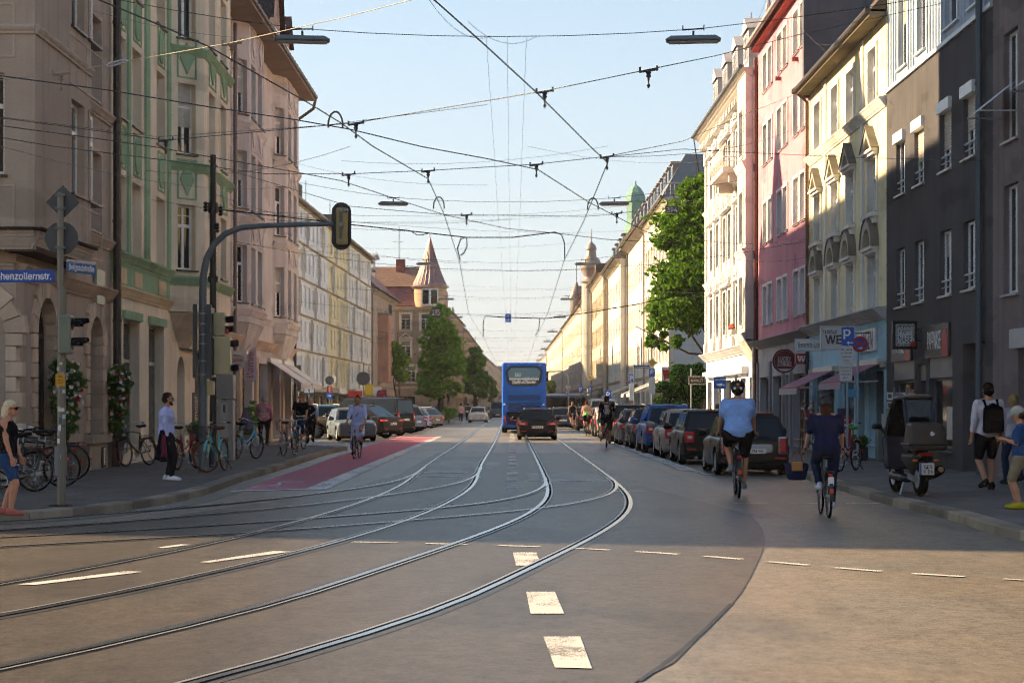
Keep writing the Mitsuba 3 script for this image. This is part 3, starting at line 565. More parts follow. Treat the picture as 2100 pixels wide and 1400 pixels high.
# ---- brown corner house
BR, BRL = 'matte:#b3a08f', '#bdab9b'
f = west('corner_house', 'brown stucco corner house with quoined arches and an overhanging oriel', 35.3, 43.6)
U, Z = f.U, f.Z
a2, a3 = U(92), U(193)
holes = [arch(a2, .9, 1.55, 3.05), arch(a3, .9, 1.3, 3.0)]
c3 = U(193); holes += [hole(c3, 5.65, 1.15, 1.8), hole(c3, 8.7, 1.15, 1.9), hole(c3, 11.8, 1.15, 1.9)]
f.wall(holes, 0, f.L, 0, 15.1, BR)
g = Fac(f.key, (-9.7, 35.3), (-27, 35.3)); g.d  # front on the cross street, facing us
def flip(A, B): return Fac(f.key, A, B)
g = flip((-9.7, 35.3), (-30, 35.3)); g = flip((-30, 35.3), (-9.7, 35.3)) if g.n[1] > 0 else g
gu = lambda X: g.L - (-9.7 - X) if g.A[0] < -20 else (-9.7 - X)
gh = [arch(gu(-10.55), .9, 1.3, 3.0), arch(gu(-13.4), .9, 1.5, 3.0), arch(gu(-16.6), .9, 1.5, 3.0)] + [hole(gu(x), z, 1.0, 2.0) for x in (-14, -17, -20) for z in (5.8, 9.0, 12.0)]
g.wall(gh, 0, g.L, 0, 15.1, BR)
for x in (-14, -17, -20):
    for z in (5.8, 9.0, 12.0): window(g, gu(x), z, 1.0, 2.0, 'tm', fc='#b9aea3')
f.put('body', bx(.02, f.L - .35, -20, -.35, 0, 15.0), BR)
# oriel at the corner, over the arcade
for F_, u0, u1, hh in ((f, f.L - 4.1, f.L + .5, [(U(112) , 1.12), (U(146), 1.1)]), (g, gu(-13.2), gu(-9.2), [(gu(-9.97), .36), (gu(-11.3), .5), (gu(-12.5), .5)])):
    lo, hi = min(u0, u1), max(u0, u1); hl = [hole(u, z, w, 1.95) for u, w in hh for z in (6.05, 9.55, 12.7)]
    F_.wall(hl, lo + (0 if F_ is f else .002), hi - (.003 if F_ is f else 0), 4.95, 15.1, BR, d=.3, o=.5, name='oriel_wall')
    for u, w in hh:
        for z in (6.05, 9.55, 12.7):
            window(F_, u, z, w, 1.95, 't' if w < .9 else 'tm', rec=.16, fc='#e8e4dd', o=.5, sill='#3f3630'); F_.put('panel_moulding', F_.ext(sg.box(u - w / 2 - .2, z - 1.25, u + w / 2 + .2, z - .2).difference(sg.box(u - w / 2 - .16, z - 1.21, u + w / 2 + .16, z - .24)), .02, .52), 'matte:' + BRL)
    cornice(F_, lo, hi, 4.6, 'matte:' + BRL, .18, .36, o=.42, name='oriel_cornice', steps=5); F_.put('oriel_ledge', bx(lo, hi + (.12 if F_ is f else 0), .4, .66, 4.965, 5.02), 'matte:#3a332e')
    cornice(F_, lo, hi, 8.75, 'matte:' + BRL, .1, .16, o=.5, steps=2)
f.put('oriel_floor', bx(f.L - 4.1, f.L + .45, -.1, .48, 4.56, 4.7), 'matte:#5b4a41')
f.put('oriel_side', bx(f.L - 4.1, f.L - 4.0, 0, .49, 4.95, 15.1), BR)
cornice(f, 0, f.L, 4.05, 'matte:#b8a28e', .22, .3, name='string_course'); g_ = cornice(g, 0, g.L, 4.05, 'matte:#b8a28e', .22, .3, name='string_course')
for (z0, z1) in ((5.3, 5.6), (8.3, 8.6)): cornice(f, 0, f.L - 4.15, z0, 'matte:' + BRL, .16, .22, steps=3)
for z, h in ((5.65, 1.8), (8.7, 1.9), (11.8, 1.9)): window(f, c3, z, 1.15, h, 'tm', rec=.2, fc='#e8e4dd', sill='#3f3630', trim=BRL, tw=.1)
rq = random.Random(3)
def quoins(F_, u, w, zs, n=9):
    # rusticated blocks down both jambs and round the arch
    for s in (-1, 1):
        z = .95
        i = 0
        while z < zs - .05:
            h = min(.30, zs - z); L = (.34, .22)[i % 2]; c = rq.choice(['#ccb59e', '#d4bda6', '#c2ab96'])
            F_.put('arch__quoin' if 0 else 'quoin', lambda: m2t(rbox(0, L, -.2, .075, 0, h - .012, .015, 4)), 'matte:' + c, M=tr(u + (w / 2 if s > 0 else -w / 2 - L), .0, z), ck=('qn', L, round(h, 2))); z += h; i += 1
    for i in range(n):
        a0, a1 = PI * i / n + .012, PI * (i + 1) / n - .012; r1 = w / 2 + (.42 if i % 2 == 0 else .34) + (.12 if i == n // 2 else 0)
        q = [(u + r * math.cos(t), zs + r * math.sin(t)) for r, t in ((w / 2, a0), (r1, a0), (r1, a1), (w / 2, a1))]
        F_.put('voussoir', F_.ext(q, .25, .075), 'matte:' + rq.choice(['#ccb59e', '#d4bda6', '#c2ab96']))
    F_.put('arch_glass', F_.ext(arch(u, .9, w, zs), .03, -.28), 'glass'); F_.put('arch_frame', F_.ext(arch(u, .9, w, zs).difference(arch(u, .98, w - .16, zs)).union(sg.box(u - .04, .9, u + .04, zs + w / 2 - .02)).union(sg.box(u - w / 2, zs - .05, u + w / 2, zs + .05).intersection(arch(u, .9, w, zs))), .06, -.22), 'paint:#3c302a')
    F_.put('sill_stone', MB().box(u - w / 2 - .35, u + w / 2 + .35, .002, .2, .72, .9).box(u - w / 2 - .25, u + w / 2 + .25, .002, .12, .1, .72), 'matte:#ab9c8b')
quoins(f, a2, 1.55, 3.05); quoins(f, a3, 1.3, 3.0); quoins(g, gu(-10.55), 1.3, 3.0); quoins(g, gu(-13.4), 1.5, 3.0); quoins(g, gu(-16.6), 1.5, 3.0)
f.put('plinth', bx(0, f.L, .002, .09, .1, .7), 'matte:#6f6459'); g.put('plinth', bx(0, g.L, .002, .09, .1, .7), 'matte:#6f6459')
f.put('glass_signboard', bx(U(207) , U(190), .02, .1, 3.95, 4.75), 'paint:#7f958c'); downpipe(f, .0, .16, 0, 15, 'paint:#2d2724', .10)
k = f.put('cellar_light', bx(U(200) - .17, U(200) + .17, .125, .16, .14, .62), 'paint:#2a2522')
f.put('cellar_grille', MB().box(U(200) - .06, U(200) + .06, .16, .17, .2, .6), 'paint:#c7c3bb', k)
f.put('roof', MB().raw([[u, o, z] for u in (0, f.L + .5) for o, z in ((.6, 15.1), (-3.2, 19.2), (-20, 19.2), (-20, 15.1))], [[0, 4, 5, 1], [1, 5, 6, 2], [0, 3, 7, 4], [0, 1, 2, 3], [7, 6, 5, 4]]), 'rooftile:#4e352c')
for nm, q in (('', [(-34, -8), (-13.5, -8), (-13.5, -70), (-34, -70)]), ('', [(13.5, -6), (36, -6), (36, -70), (13.5, -70)]), ('', [(-40, -95), (40, -95), (40, -110), (-40, -110)])):
    kx = thing('apartment_house', f'plain pale house behind the viewpoint, seen only in reflections, {("west", "east", "south")[used["apartment_house"] % 3]} of the crossing', 'building'); add(kx, 'wall', MB().ext(q, 17.), 'matte:#8f857a')
    mm = MB(); xs = q[1][0] if q[0][0] < 0 else q[0][0]
    for yy in np.arange(-11, -68, -3.2):
        for z_ in (1.2, 4.6, 7.8, 11, 14): 
            if q[0][1] > -50: mm.box(xs - .02, xs + .02, yy - .6, yy + .6, z_, z_ + 1.9)
    if mm.n: labels[add(kx, 'window', mm, 'glass')] = {'kind': 'stuff'}
f.put('wing', MB().ext([(-30, 30.55), (-30, 52), (-62, 52), (-62, 37.9)], 19.2, np.linalg.inv(f.M)), BR)
g.put('roof', MB().raw([(gu(-10), .5, 15.1), (gu(-30), .5, 15.1), (gu(-30), -3, 19.2), (gu(-13), -3, 19.2)], [[0, 1, 2, 3], [3, 2, 1, 0]]), 'rooftile:#4e352c')
# ---- green and cream house
CR, GN = 'matte:#e2d4bc', '#93ad8c'
f = west('apartment_house', 'cream and sage green house with lozenge ornaments and a canted bay', 43.6, 58.6)
U, Z = f.U, f.Z
cg = [(U(249), 1.05), (U(281), 1.15), (U(330), 1.2)]; rows = ((5.45, 1.85), (8.75, 2.0), (12.05, 1.9))
yb0, yb1 = f.L - (51.0 - 43.6), f.L - (57.6 - 43.6)     # the bay in u: from yb0 (near) back to yb1
shop = [(U(286), U(253), .55, 3.75), (U(336), U(305), .55, 3.75)]; door = (U(371), 1.25, 2.4)
f.wall([hole(u, z, w, h) for u, w in cg for z, h in rows] + [(min(a, b), c, max(a, b), d) for a, b, c, d in shop] + [arch(door[0], .1, door[1], door[2]), (1.0, .5, 3.4, 3.3)], 0, f.L, 0, 15.0, CR)
f.put('body', bx(.02, f.L - .02, -15, -.35, 0, 15.0), CR)
for a, b, c, d in shop:
    window(f, (a + b) / 2, c, abs(a - b), d - c, 'tm', rec=.24, fc='#8d8a80', pane='glass', name='shop_window', sill='#8d8a80'); f.put('shop_lintel', bx(min(a, b) - .1, max(a, b) + .1, .002, .08, d, d + .22), 'matte:' + GN)
window(f, 2.2, .5, 2.4, 2.8, 'm', rec=.25, fc='#7d7a72', pane='glass', name='shop_window'); f.put('door_leaf', f.ext(arch(door[0], .1, door[1], door[2]), .05, -.28), 'paint:#5d5048')
for z, pr, h in ((5.08, .2, .3), (4.28, .16, .26)):
    cornice(f, yb0, f.L, z, 'matte:' + (GN if z > 5 else '#d3bf9f'), pr, h, steps=3); cornice(f, 0, yb1, z, 'matte:' + (GN if z > 5 else '#d3bf9f'), pr, h, steps=3)
f.put('green_band', bx(yb0, f.L, .002, .03, 4.54, 5.08), 'matte:' + GN)
for u, w in cg: f.put('band_panel', bx(u - w * .42, u + w * .42, .03, .05, 4.62, 5.0), 'matte:#d2bc9c')
octo = lambda u, z, a, b: sg.Polygon([(u - a * .5, z - b), (u + a * .5, z - b), (u + a, z - b * .5), (u + a, z + b * .5), (u + a * .5, z + b), (u - a * .5, z + b), (u - a, z + b * .5), (u - a, z - b * .5)])
loz = lambda u, z, a, b: sg.Polygon([(u - a, z), (u, z - b), (u + a, z), (u, z + b)])
def ornament(F_, u, z, w, h, kind, o, gm):
    fr = sg.box(u - w / 2, z - h / 2, u + w / 2, z + h / 2)
    k = F_.put('ornament_panel', F_.ext(fr.difference(fr.buffer(-.05, join_style=2)), .03, o + .03), 'matte:' + gm)
    F_.put('motif', F_.ext((octo if kind else loz)(u, z, w * .36, h * .4), .045, o + .045), 'matte:' + gm, k)
def pil(F_, u, w, z0, z1, o, gm): F_.put('pilaster', bx(u - w / 2, u + w / 2, o + .001, o + .06, z0, z1), 'matte:' + gm)
for u, w in cg:
    for z, h in rows:
        window(f, u, z, w, h, 'tmu', rec=.24, fc='#e8e4dd', sill='#3d3a33', shut=wr.choice([0, 0, .45, .7]))
        ornament(f, u, z + h + .72, w * .82, 1.1, 1, 0, GN)
for px, w in ((235, .22), (262, .28), (300, .5), (345, .45)): pil(f, U(px), w, 5.4, 14.6, 0, GN)
def bay(f, ua, ub, dep, cant, z0, z1, mat, rows, wf, wc, gm, kind, fc, trimc, soff, sh=(0, 0, .5, .6)):
    """canted bay between ua > ub (u), projecting dep"""
    P = [(ua, 0.), (ua - cant, dep), (ub + cant, dep), (ub, 0.)]
    W = lambda q: (f.A + f.d * q[0] + f.n * q[1])
    for i in range(3):
        a, b = W(P[i]), W(P[i + 1]); s = Fac(f.key, b, a); L = s.L; mid = L / 2; w = wc if i != 1 else wf
        nw = [mid] if i != 1 or L < 3.2 else [L * .28, L * .72]
        s.wall([hole(u, z, w, h) for u in nw for z, h in rows], .0, L, z0, z1, mat, d=.26, name='bay_wall')
        for u in nw:
            for z, h in rows:
                window(s, u, z, w, h, 'tm' + ('u' if kind else ''), rec=.2, fc=fc, sill='#3d3a33', shut=wr.choice(sh))
                if w > .6: ornament(s, u, z + h + .72, w * 1.1, 1.15, 0, 0, gm)
        for z in soff: cornice(s, -.03, L + .03, z, 'matte:' + trimc, .14, .24, steps=3)
    m = MB()
    f.put('bay_core', MB().ext([(ua - .3, -.4), (ua - cant - .1, dep - .5), (ub + cant + .1, dep - .5), (ub + .3, -.4)], z1 - z0 + .02, mat4([1, 0, 0], [0, 1, 0], [0, 0, 1], [0, 0, z0 - .02])), mat)
    k = len(P); v = [[q[0], q[1], z0 - .02] for q in P] + [[(ua + ub) / 2 + (q[0] - (ua + ub) / 2) * .55, q[1] * .25, z0 - 1.0] for q in P]
    f.put('bay_corbel', MB().raw(v, [[i, i + 1, k + i + 1, k + i] for i in range(3)] + [[0, 1, 2, 3]]).raw(v, [[k + i, k + i + 1, i + 1, i] for i in range(3)]), mat)
bay(f, yb0, yb1, .85, .9, 4.25, 15.0, CR, rows, 1.1, .62, GN, 1, '#e8e4dd', GN, (5.0, 8.25, 11.55))
pil(f, .35, .5, 5.4, 14.6, 0, GN)
# ---- mauve house
MV, MT = 'matte:#c6bfba', '#cec6c1'
f = west('apartment_house', 'mauve-grey stucco house with two canted bays and shop awnings', 58.6, 79.8)
U, Z = f.U, f.Z
rows = ((5.2, 2.0), (8.5, 2.0), (11.8, 1.9)); cm = [(f.L - 1.1, 1.1), (f.L - 3.0, 1.1), (10.6, 1.1)]
sh = [(.6, 3.4), (4.4, 7.2), (8.3, 11.2), (12.4, 15.4), (16.6, 20.0)]
f.wall([hole(u, z, w, h) for u, w in cm for z, h in rows] + [(a, .3, b, 3.2) for a, b in sh], 0, f.L, 0, 15.0, MV); f.put('body', bx(.02, f.L - .02, -15, -.35, 0, 15.0), MV)
for u, w in cm:
    for z, h in rows: window(f, u, z, w, h, 'tm', rec=.22, fc='#e8e4dd', shut=wr.choice([0, .6]), trim=MT, tw=.1); ornament(f, u, z + h + .7, w, 1.0, 1, 0, MT)
for a, b in sh: window(f, (a + b) / 2, .3, b - a, 2.9, 'tm', rec=.3, fc='#5d5350', pane='glass', name='shop_window'); f.put('stone_pier', bx(b + .12, b + .75, .002, .1, .1, 3.4), 'matte:#b5a28b')
bay(f, 17.0, 11.8, .45, .7, 4.5, 15.0, MV, rows, 1.1, .6, MT, 0, '#e8e4dd', MT, (4.75, 8.0, 11.3)); bay(f, 6.6, .9, .45, .7, 4.5, 15.0, MV, rows, 1.1, .6, MT, 0, '#e8e4dd', MT, (4.75, 8.0, 11.3))
for u0, u1 in ((0, .9), (6.6, 11.8), (17, f.L)):
    cornice(f, u0, u1, 4.75, 'matte:' + MT, .14, .24, steps=3)
cornice(f, 0, f.L, 3.7, 'matte:#cdb9a6', .26, .34, steps=4)
downpipe(f, 17.35, .12, 0, 14.8, 'paint:#6d605b', .07); downpipe(f, .15, .12, 0, 14.6, 'paint:#3a3230', .07)
for a, b in ((.8, 4.2), (4.9, 8.4)): awning(f, a, b, 3.35, 1.35, .85, 'cloth:#d6d2cc', vm='cloth:#cbc6be', label=None)
# the common eave, gutter, roof and gables of the green and mauve houses
f = Fac(f.key, (XW, 79.8), (XW, 43.6)); L = f.L
f.put('soffit', bx(0, L, .0, 1.0, 15.02, 15.14), 'matte:#8f8076'); gutter(f, -.1, L, 15.2, 1.02, 'paint:#3a3733')
m = MB()
for u in np.arange(.2, L, .8): m.tube([(u, .95, 15.12), (u, 1.12, 15.2), (u, 1.02, 15.32)], .02, 4)
labels[f.put('gutter_bracket', m, 'paint:#322f2c')] = {'kind': 'stuff'}
f.put('downpipe_elbow', MB().tube([(-.1, 1.0, 15.15), (-.1, .9, 14.7), (-.1, .2, 14.2), (-.1, .14, 13.6)], .07, 8), 'paint:#3a3532', smooth=40)
v = [[u, o, z] for u in (0, L) for o, z in ((1.0, 15.16), (-3.2, 19.1), (-15, 19.1), (-15, 15.16))]
f.put('roof', MB().raw(v, [[0, 4, 5, 1], [1, 5, 6, 2], [0, 3, 7, 4], [0, 1, 2, 3], [7, 6, 5, 4]]), 'rooftile:#4a332b')
def gable(Yc, hw, zt, o=-.1, w0=None):
    u = 79.8 - Yc
    k = f.put('gable', f.ext([(u - hw, 15.1), (u + hw, 15.1), (u + hw * .82, 17.6), (u, zt), (u - hw * .82, 17.6)], .5, o), 'matte:#a5948c')
    f.put('gable_roof', MB().raw([(u - hw, o + .2, 17.2), (u, o + .2, zt + .1), (u, -8, zt + .1), (u - hw, -8, 17.2), (u + hw, o + .2, 17.2), (u + hw, -8, 17.2)], [[0, 1, 2, 3], [1, 4, 5, 2], [3, 2, 1, 0], [2, 5, 4, 1]]), 'rooftile:#4a332b', k)
    f.put('gable_window', lambda: win_frame(1.0, 1.4, 'tm'), 'paint:#e8e4dd', k, M=tr(u, o + .08, 15.7), ck='gw'); f.put('pane', lambda: bx(-.46, .46, -.02, -.005, .02, 1.36), 'glass', k, M=tr(u, o + .03, 15.7), ck='gp')
f.put('attic_block', MB().ext([(79.8 - 48.6, -.4), (79.8 - 35.4, -.4), (79.8 - 35.4, -8), (79.8 - 48.6, -8)], 8.6, tr(0, 0, 15.1)), 'rooftile:#4a332b')
gable(58.6, 1.9, 22.0); gable(74.6, 1.9, 21.9); gable(78.6, .9, 18.4)
# ------------------------------------------------------------------ farther houses
def block(name, label, A, B, H, nc, zs, wh, wall, st='tm', fc='#d8d4cc', depth=12, roof='rooftile:#6a5248', rise=3., run=3., over=.4, shopz=3.6, trim=None, ledge=None, dorm=0, sub=None, shade='#8a8178', gut=True):
    f = Fac(thing(name, label, 'building'), A, B); L = f.L; us = [(i + .5) * L / nc for i in range(nc)]; w, h = wh
    hs = [hole(u, z, w, h) for u in us for z in zs]; nsh = max(2, int(L / 4.2)); su = [((i + .14) * L / nsh, .4, (i + .86) * L / nsh, shopz - .9) for i in range(nsh)]
    f.wall(hs, 0, L, shopz, H, wall); f.wall(su, 0, L, 0, shopz, sub or wall, name='shop_front')
    for a, b, c, d in su: window(f, (a + c) / 2, b, c - a, d - b, 'm', rec=.25, fc=shade, pane='glass', sill=None, name='shop_window')
    for u in us:
        for z in zs: window(f, u, z, w, h, st, rec=.07, fc=fc, sill='#9a948a' if trim else None, trim=trim, tw=.1)
    body(f, 0, L, H, depth, wall, roof=1, rise=rise, run=run, over=over, rmat=roof)
    if gut: gutter(f, 0, L, H, over + .08, 'paint:#5a544e')
    cornice(f, 0, L, H - .45, 'matte:#b5aa9c', over * .8, .4, o=.001); cornice(f, 0, L, shopz - .15, 'matte:#b5aa9c', .2, .25, o=.001)
    for z in ledge or []: f.put('ledge', bx(0, L, .002, .12, z, z + .14), 'matte:#a59a8b')
    for i in range(dorm):
        u = (i + .5) * L / dorm
        k = f.put('dormer', lambda: MB().box(-.7, .7, -2, .0, 0, 1.7).box(-.85, .85, -2.3, .15, 1.7, 1.82), 'matte:#7d7d82', M=tr(u, -.35, H + .5), ck='dorm'); f.put('dormer_window', lambda: bx(-.5, .5, .002, .03, .35, 1.5), 'glass', k, M=tr(u, -.35, H + .5), ck='dormw')
    downpipe(f, L - .1, .12, 0, H - .6, 'paint:#8a7a68', .07, .3)
    return f
# long pale block across the parking area
f = Fac(thing('apartment_block', 'long pale post-war block with grey and yellow panels and rows of narrow windows', 'building'), (-15.4, 197), (-16.8, 136.5)); L = f.L
FL = (3.1, 5.95, 8.75, 11.6, 14.4); n = 25; us = [(i + .5) * L / n for i in range(n)]
secs = [(0, L * .36, 'matte:#e2e1de'), (L * .36, L * .62, 'matte:#e4d8b6'), (L * .62, L, 'matte:#dcdde0')]
for a, b, m_ in secs: f.wall([hole(u, z + .62, .95, 1.75) for u in us for z in FL if a < u < b], a, b, 3.0, 17.4, m_)
f.wall([(i * L / 14 + .5, .4, (i + 1) * L / 14 - .5, 2.4) for i in range(14)], 0, L, 0, 3.0, 'matte:#b8b0a4', name='shop_front'); f.put('body', bx(.02, L - .02, -12, -.33, 0, 17.3), 'matte:#bdb8b0')
for z in FL + (17.3,): f.put('storey_ledge', bx(0, L, .002, .14, z - .1, z + .04), 'matte:#a89b8a')
for i, u in enumerate(us):
    for j, z in enumerate(FL):
        k = window(f, u, z + .62, .95, 1.75, 'm' if (i + j) % 3 else '', rec=.12, fc='#d9d9d6', sill=None, pane=wr.choice(['glass', 'glass', 'curtain']))
        if (i * 7 + j * 3) % 4 == 0: f.put('infill_panel', bx(u + .55, u + 1.75, .003, .05, z + .1, z + 2.6), 'matte:' + wr.choice(['#96938f', '#a8a6a2', '#c9c6c0', '#b5ae9a']), k)
for i in range(14): window(f, (i + .5) * L / 14, .4, L / 14 - 1., 2.0, 'm', rec=.25, fc='#a9a39a', pane='glass', sill=None, name='shop_window')
f.put('canopy', bx(0, L, .0, 1.6, 2.62, 2.86), 'matte:#b3aca2')
for u, w, c in ((8, 5, '#a83a34'), (17, 6, '#c7c3ba'), (26, 4, '#b8b4ac'), (38, 5, '#cfccc6'), (48, 3, '#b03a36')): f.put('shop_board', bx(u, u + w, 1.61, 1.7, 2.55, 3.15), 'paint:' + c)
f.put('roof', MB().raw([[u, o, z] for u in (-.3, L + .3) for o, z in ((.5, 17.42), (-5.5, 19.6), (-12, 17.42))], [[0, 3, 4, 1], [1, 4, 5, 2], [0, 2, 5, 3], [0, 1, 2, 2], [3, 5, 4, 4]]), 'rooftile:#77706c'); gutter(f, 0, L, 17.4, .6, 'paint:#7c7468')
for u, h in ((L - 2, 2.2), (L - 12, 2.0), (L - 16, 1.6), (20, 1.6), (8, 1.4)): f.put('chimney', bx(u - .7, u + .7, -2.6, -1.4, 17.5, 18.6 + h), 'matte:#6d675f')
for u in (L - 6, 30, 12): f.put('tv_antenna', MB().tube([(u, -3, 18), (u, -3, 22.4)], .03, 5).tube([(u - .7, -3, 22), (u + .7, -3, 22)], .02, 4).tube([(u - .5, -3, 21.5), (u + .5, -3, 21.5)], .02, 4), 'paint:#5c5f66')
# pink corner house, then the turreted house facing us
f = block('apartment_house', 'salmon plastered house with a narrow bay and tiled roof beyond the pale block', (-14.6, 226), (-15.4, 197.6), 14.4, 7, (4.4, 7.6, 10.8), (1.0, 1.8), 'matte:#b3a398', trim='#c4b0a4', roof='rooftile:#84594a', over=.7)
f.put('bay', MB().box(18, 21.5, .002, 1.2, 4.2, 11.8), 'matte:#b88f7c'); f.put('balcony', MB().box(18, 21.5, .0, 1.3, 11.8, 12.0), 'matte:#8d8178')
m = MB(); [m.tube([(u, 1.25, 12), (u, 1.25, 13)], .02, 4) for u in np.linspace(18, 21.5, 14)]; m.tube([(18, 1.25, 13), (21.5, 1.25, 13)], .03, 5); f.put('balcony_railing', m, 'paint:#2d2c2b')
for i, (x, h) in enumerate(((12.5, 18.5), (9.5, 17.6), (5.5, 19.4))): f.put('vent_duct', MB().tube([(x, -2.5, 14.5), (x, -2.5, h), (x, -1.6, h + .4)], .55, 10), 'steeldull', smooth=40)
Yt = 228
f = Fac(thing('turret_house', 'brown-grey corner house with a red mansard and a tall cone roofed round turret', 'building'), (-8.6, Yt), (-22, Yt)); L = f.L
tu = lambda px: f.U(px); TB = 'matte:#94867a'
tw_ = [(tu(832), 1.2, z, 2.0) for z in (7.7, 11.1)] + [(tu(843), 1.1, 4.5, 2.0), (tu(815), 1.1, 4.5, 2.0), (tu(872), 1.1, 7.7, 2.0), (tu(872), 1.1, 11.1, 2.0), (tu(890), 1.0, 4.5, 2.0)]
f.wall([hole(u, z, w, h) for u, w, z, h in tw_] + [(tu(852), .4, tu(818), 2.7)], 0, L, 0, 13.9, TB); f.put('body', bx(0.02, L - .02, -15, -.33, 0, 13.8), TB)
for u, w, z, h in tw_:
    k = window(f, u, z, w, h, 'tmg', rec=.18, fc='#d9d9d5', trim='#cfc9c0', tw=.25, pane='glass'); 
    if z < 8 and z > 5: pedi(f, k, u, z + h + .35, .9, True, 'matte:#cfc9c0')
window(f, (tu(852) + tu(818)) / 2, .4, tu(818) - tu(852), 2.3, 'm', fc='#8d8a84', pane='glass', name='shop_window', sill=None)
cornice(f, 0, L, 13.6, 'matte:#cbbfae', .5, .4); cornice(f, 0, L, 3.6, 'matte:#cbbfae', .25, .3)
f.put('sign_band', bx(tu(905), tu(812), .003, .06, 3.95, 4.3), 'paint:#7a6a5c')
f.put('mansard', MB().raw([[u, o, z] for u in (0, L) for o, z in ((.4, 14.1), (-1.5, 16.6), (-14, 16.6), (-14, 14.1))], [[0, 4, 5, 1], [1, 5, 6, 2], [0, 1, 2, 3], [7, 6, 5, 4]]), 'rooftile:#8a5a55')
f.put('upper_roof', MB().raw([[u, o, z] for u in (2, L) for o, z in ((-1.2, 16.62), (-5, 19.4), (-13, 16.62))], [[0, 3, 4, 1], [1, 4, 5, 2], [0, 1, 2, 2], [3, 5, 4, 4]]), 'rooftile:#8a6a56')
tc = tu(881); M_ = tr(tc, -.6, 0); R = 2.0
f.put('turret', MB().lathe([(R, 13.9), (R, 16.2), (R + .2, 16.3), (R + .35, 16.55)], 28, M_), 'matte:#b9a48c', smooth=40)
m = MB().lathe([(R + .5, 16.5), (R + .1, 16.75), (1.45, 18.2), (.75, 20.3), (.3, 21.8), (.06, 22.8), (.03, 23.4)], 28, M_); kk = f.put('cone_roof', m, 'paint:#7f666a', smooth=50)
m = MB()
for t in np.linspace(0, 2 * PI, 25)[:-1]: m.tube([(r * math.cos(t), r * math.sin(t), z) for r, z in ((R + .12, 16.77), (1.47, 18.22), (.77, 20.32), (.1, 22.7))], .035, 4, M_)
f.put('roof_seam', m, 'paint:#8a6058', kk)
for px in (874, 891):
    u = tu(px); t = math.asin(max(-1, min(1, (u - tc) / R))); M2 = tr(tc, -.6, 0) @ rz(-t) @ tr(0, R - .02, 14.2)
    k = f.put('turret_window', lambda: MB().box(-.55, .55, 0, .06, -.1, 2.0), 'paint:#d9d9d5', M=M2, ck='ttw'); f.put('pane', lambda: bx(-.4, .4, .06, .07, .05, 1.85), 'glass', k, M=M2, ck='ttp')
f.put('chimney', MB().box(tu(826), tu(808), -5.4, -4.0, 16, 20.3), 'matte:#7d4f45'); u = tu(814); f.put('tv_antenna', MB().tube([(u, -4.5, 20), (u, -4.5, 24.5)], .05, 5).tube([(u - .9, -4.5, 24), (u + .9, -4.5, 24)], .03, 4).tube([(u - .5, -4.5, 22.6), (u + .9, -4.5, 22.6)], .03, 4), 'paint:#5a5d66')
# rows closing the street on the west and at the far end
block('apartment_house', 'orange plastered house behind the street trees on the shady side', (-7.9, 290), (-8.5, 243), 14.2, 14, (4.4, 7.6, 10.8), (1.1, 1.8), 'matte:#a89a88', st='', roof='rooftile:#8c4c38')
block('apartment_house', 'grey-beige house far down the shady side of the street', (-7.2, 400), (-7.9, 291), 13.8, 28, (4.4, 7.6, 10.6), (1.2, 1.8), 'matte:#a59a8c', st='')
block('apartment_house', 'pale house closing the view at the end of the shady side', (-3.6, 640), (-7.2, 402), 13., 40, (4.4, 7.4, 10.2), (1.6, 1.7), 'matte:#b5aea6', st='', gut=False)
f = block('apartment_house', 'hazy pale house across the far end of the street', (14, 760), (-16, 760), 15., 10, (4.4, 7.4, 10.4), (1.5, 1.7), 'matte:#b9b4ae', st='', gut=False)
# sunny side beyond the tree
ft = 'rooftile:#6d7178'
f1 = block('apartment_house', 'cream house with grey dormered mansard right behind the big tree', (XE, 116), (XE, 136.2), 15.0, 8, (4.5, 7.8, 11.1), (1.05, 1.8), 'matte:#c4bdb3', trim='#dfdad2', roof=ft, rise=2.7, run=1.5, dorm=7, depth=13)
f1.put('end_window', bx(-.06, -.02, -3.9, -2.9, 6.6, 8.4), 'glass'); f1.put('end_wall', bx(-.02, .02, -13, -.32, 0, 15), 'matte:#aeb6bc'); f1.put('end_mansard', MB().raw([(-.03, .3, 15), (-.03, -1.2, 17.7), (-.03, -13, 17.7), (-.03, -13, 15)], [[0, 1, 2, 3]]).box(-.1, -.04, -3.2, -1.8, 15.5, 17.2).box(-.1, -.04, -5.6, -4.2, 15.5, 17.2), 'paint:#6d7580')
m = MB()
for o in np.arange(-10, .4, .3): m.tube([(-.2, o, 15.1), (-.2, o, 15.8)], .02, 4)
m.tube([(-.2, -10, 15.8), (-.2, .4, 15.8)], .03, 4); f1.put('roof_railing', m, 'paint:#8c939b')
f1.put('base_ledge', bx(-.3, -.02, -13, .2, 3.3, 3.6), 'matte:#8a8078')
f2 = block('apartment_house', 'white plastered house with tiled eaves and dark dormers beyond the cream one', (XE, 136.2), (XE, 156.3), 15.1, 8, (4.5, 7.8, 11.1), (1.0, 1.7), 'matte:#cac4bb', trim=None, roof='rooftile:#7c6a62', over=.8, dorm=5)
f3 = block('apartment_house', 'white house standing forward of its row under the green copper turret', (9.4, 156.4), (9.4, 176), 14.3, 8, (4.5, 7.6, 10.8), (1.0, 1.8), 'matte:#c9c5be', roof='rooftile:#6f6b6c', over=.7, dorm=4)
M_ = tr(4.2, -1.6, 0)
k = f3.put('copper_turret', MB().lathe([(1.6, 15.2), (1.4, 16.0), (1.05, 17.2), (.86, 18.0), (.84, 18.1), (.84, 19.6), (1.02, 19.65), (.98, 19.9), (.8, 20.4), (.46, 20.9), (.1, 21.15), (.05, 21.5)], 8, M_ @ rz(.3)), 'matte:#7f9f92')
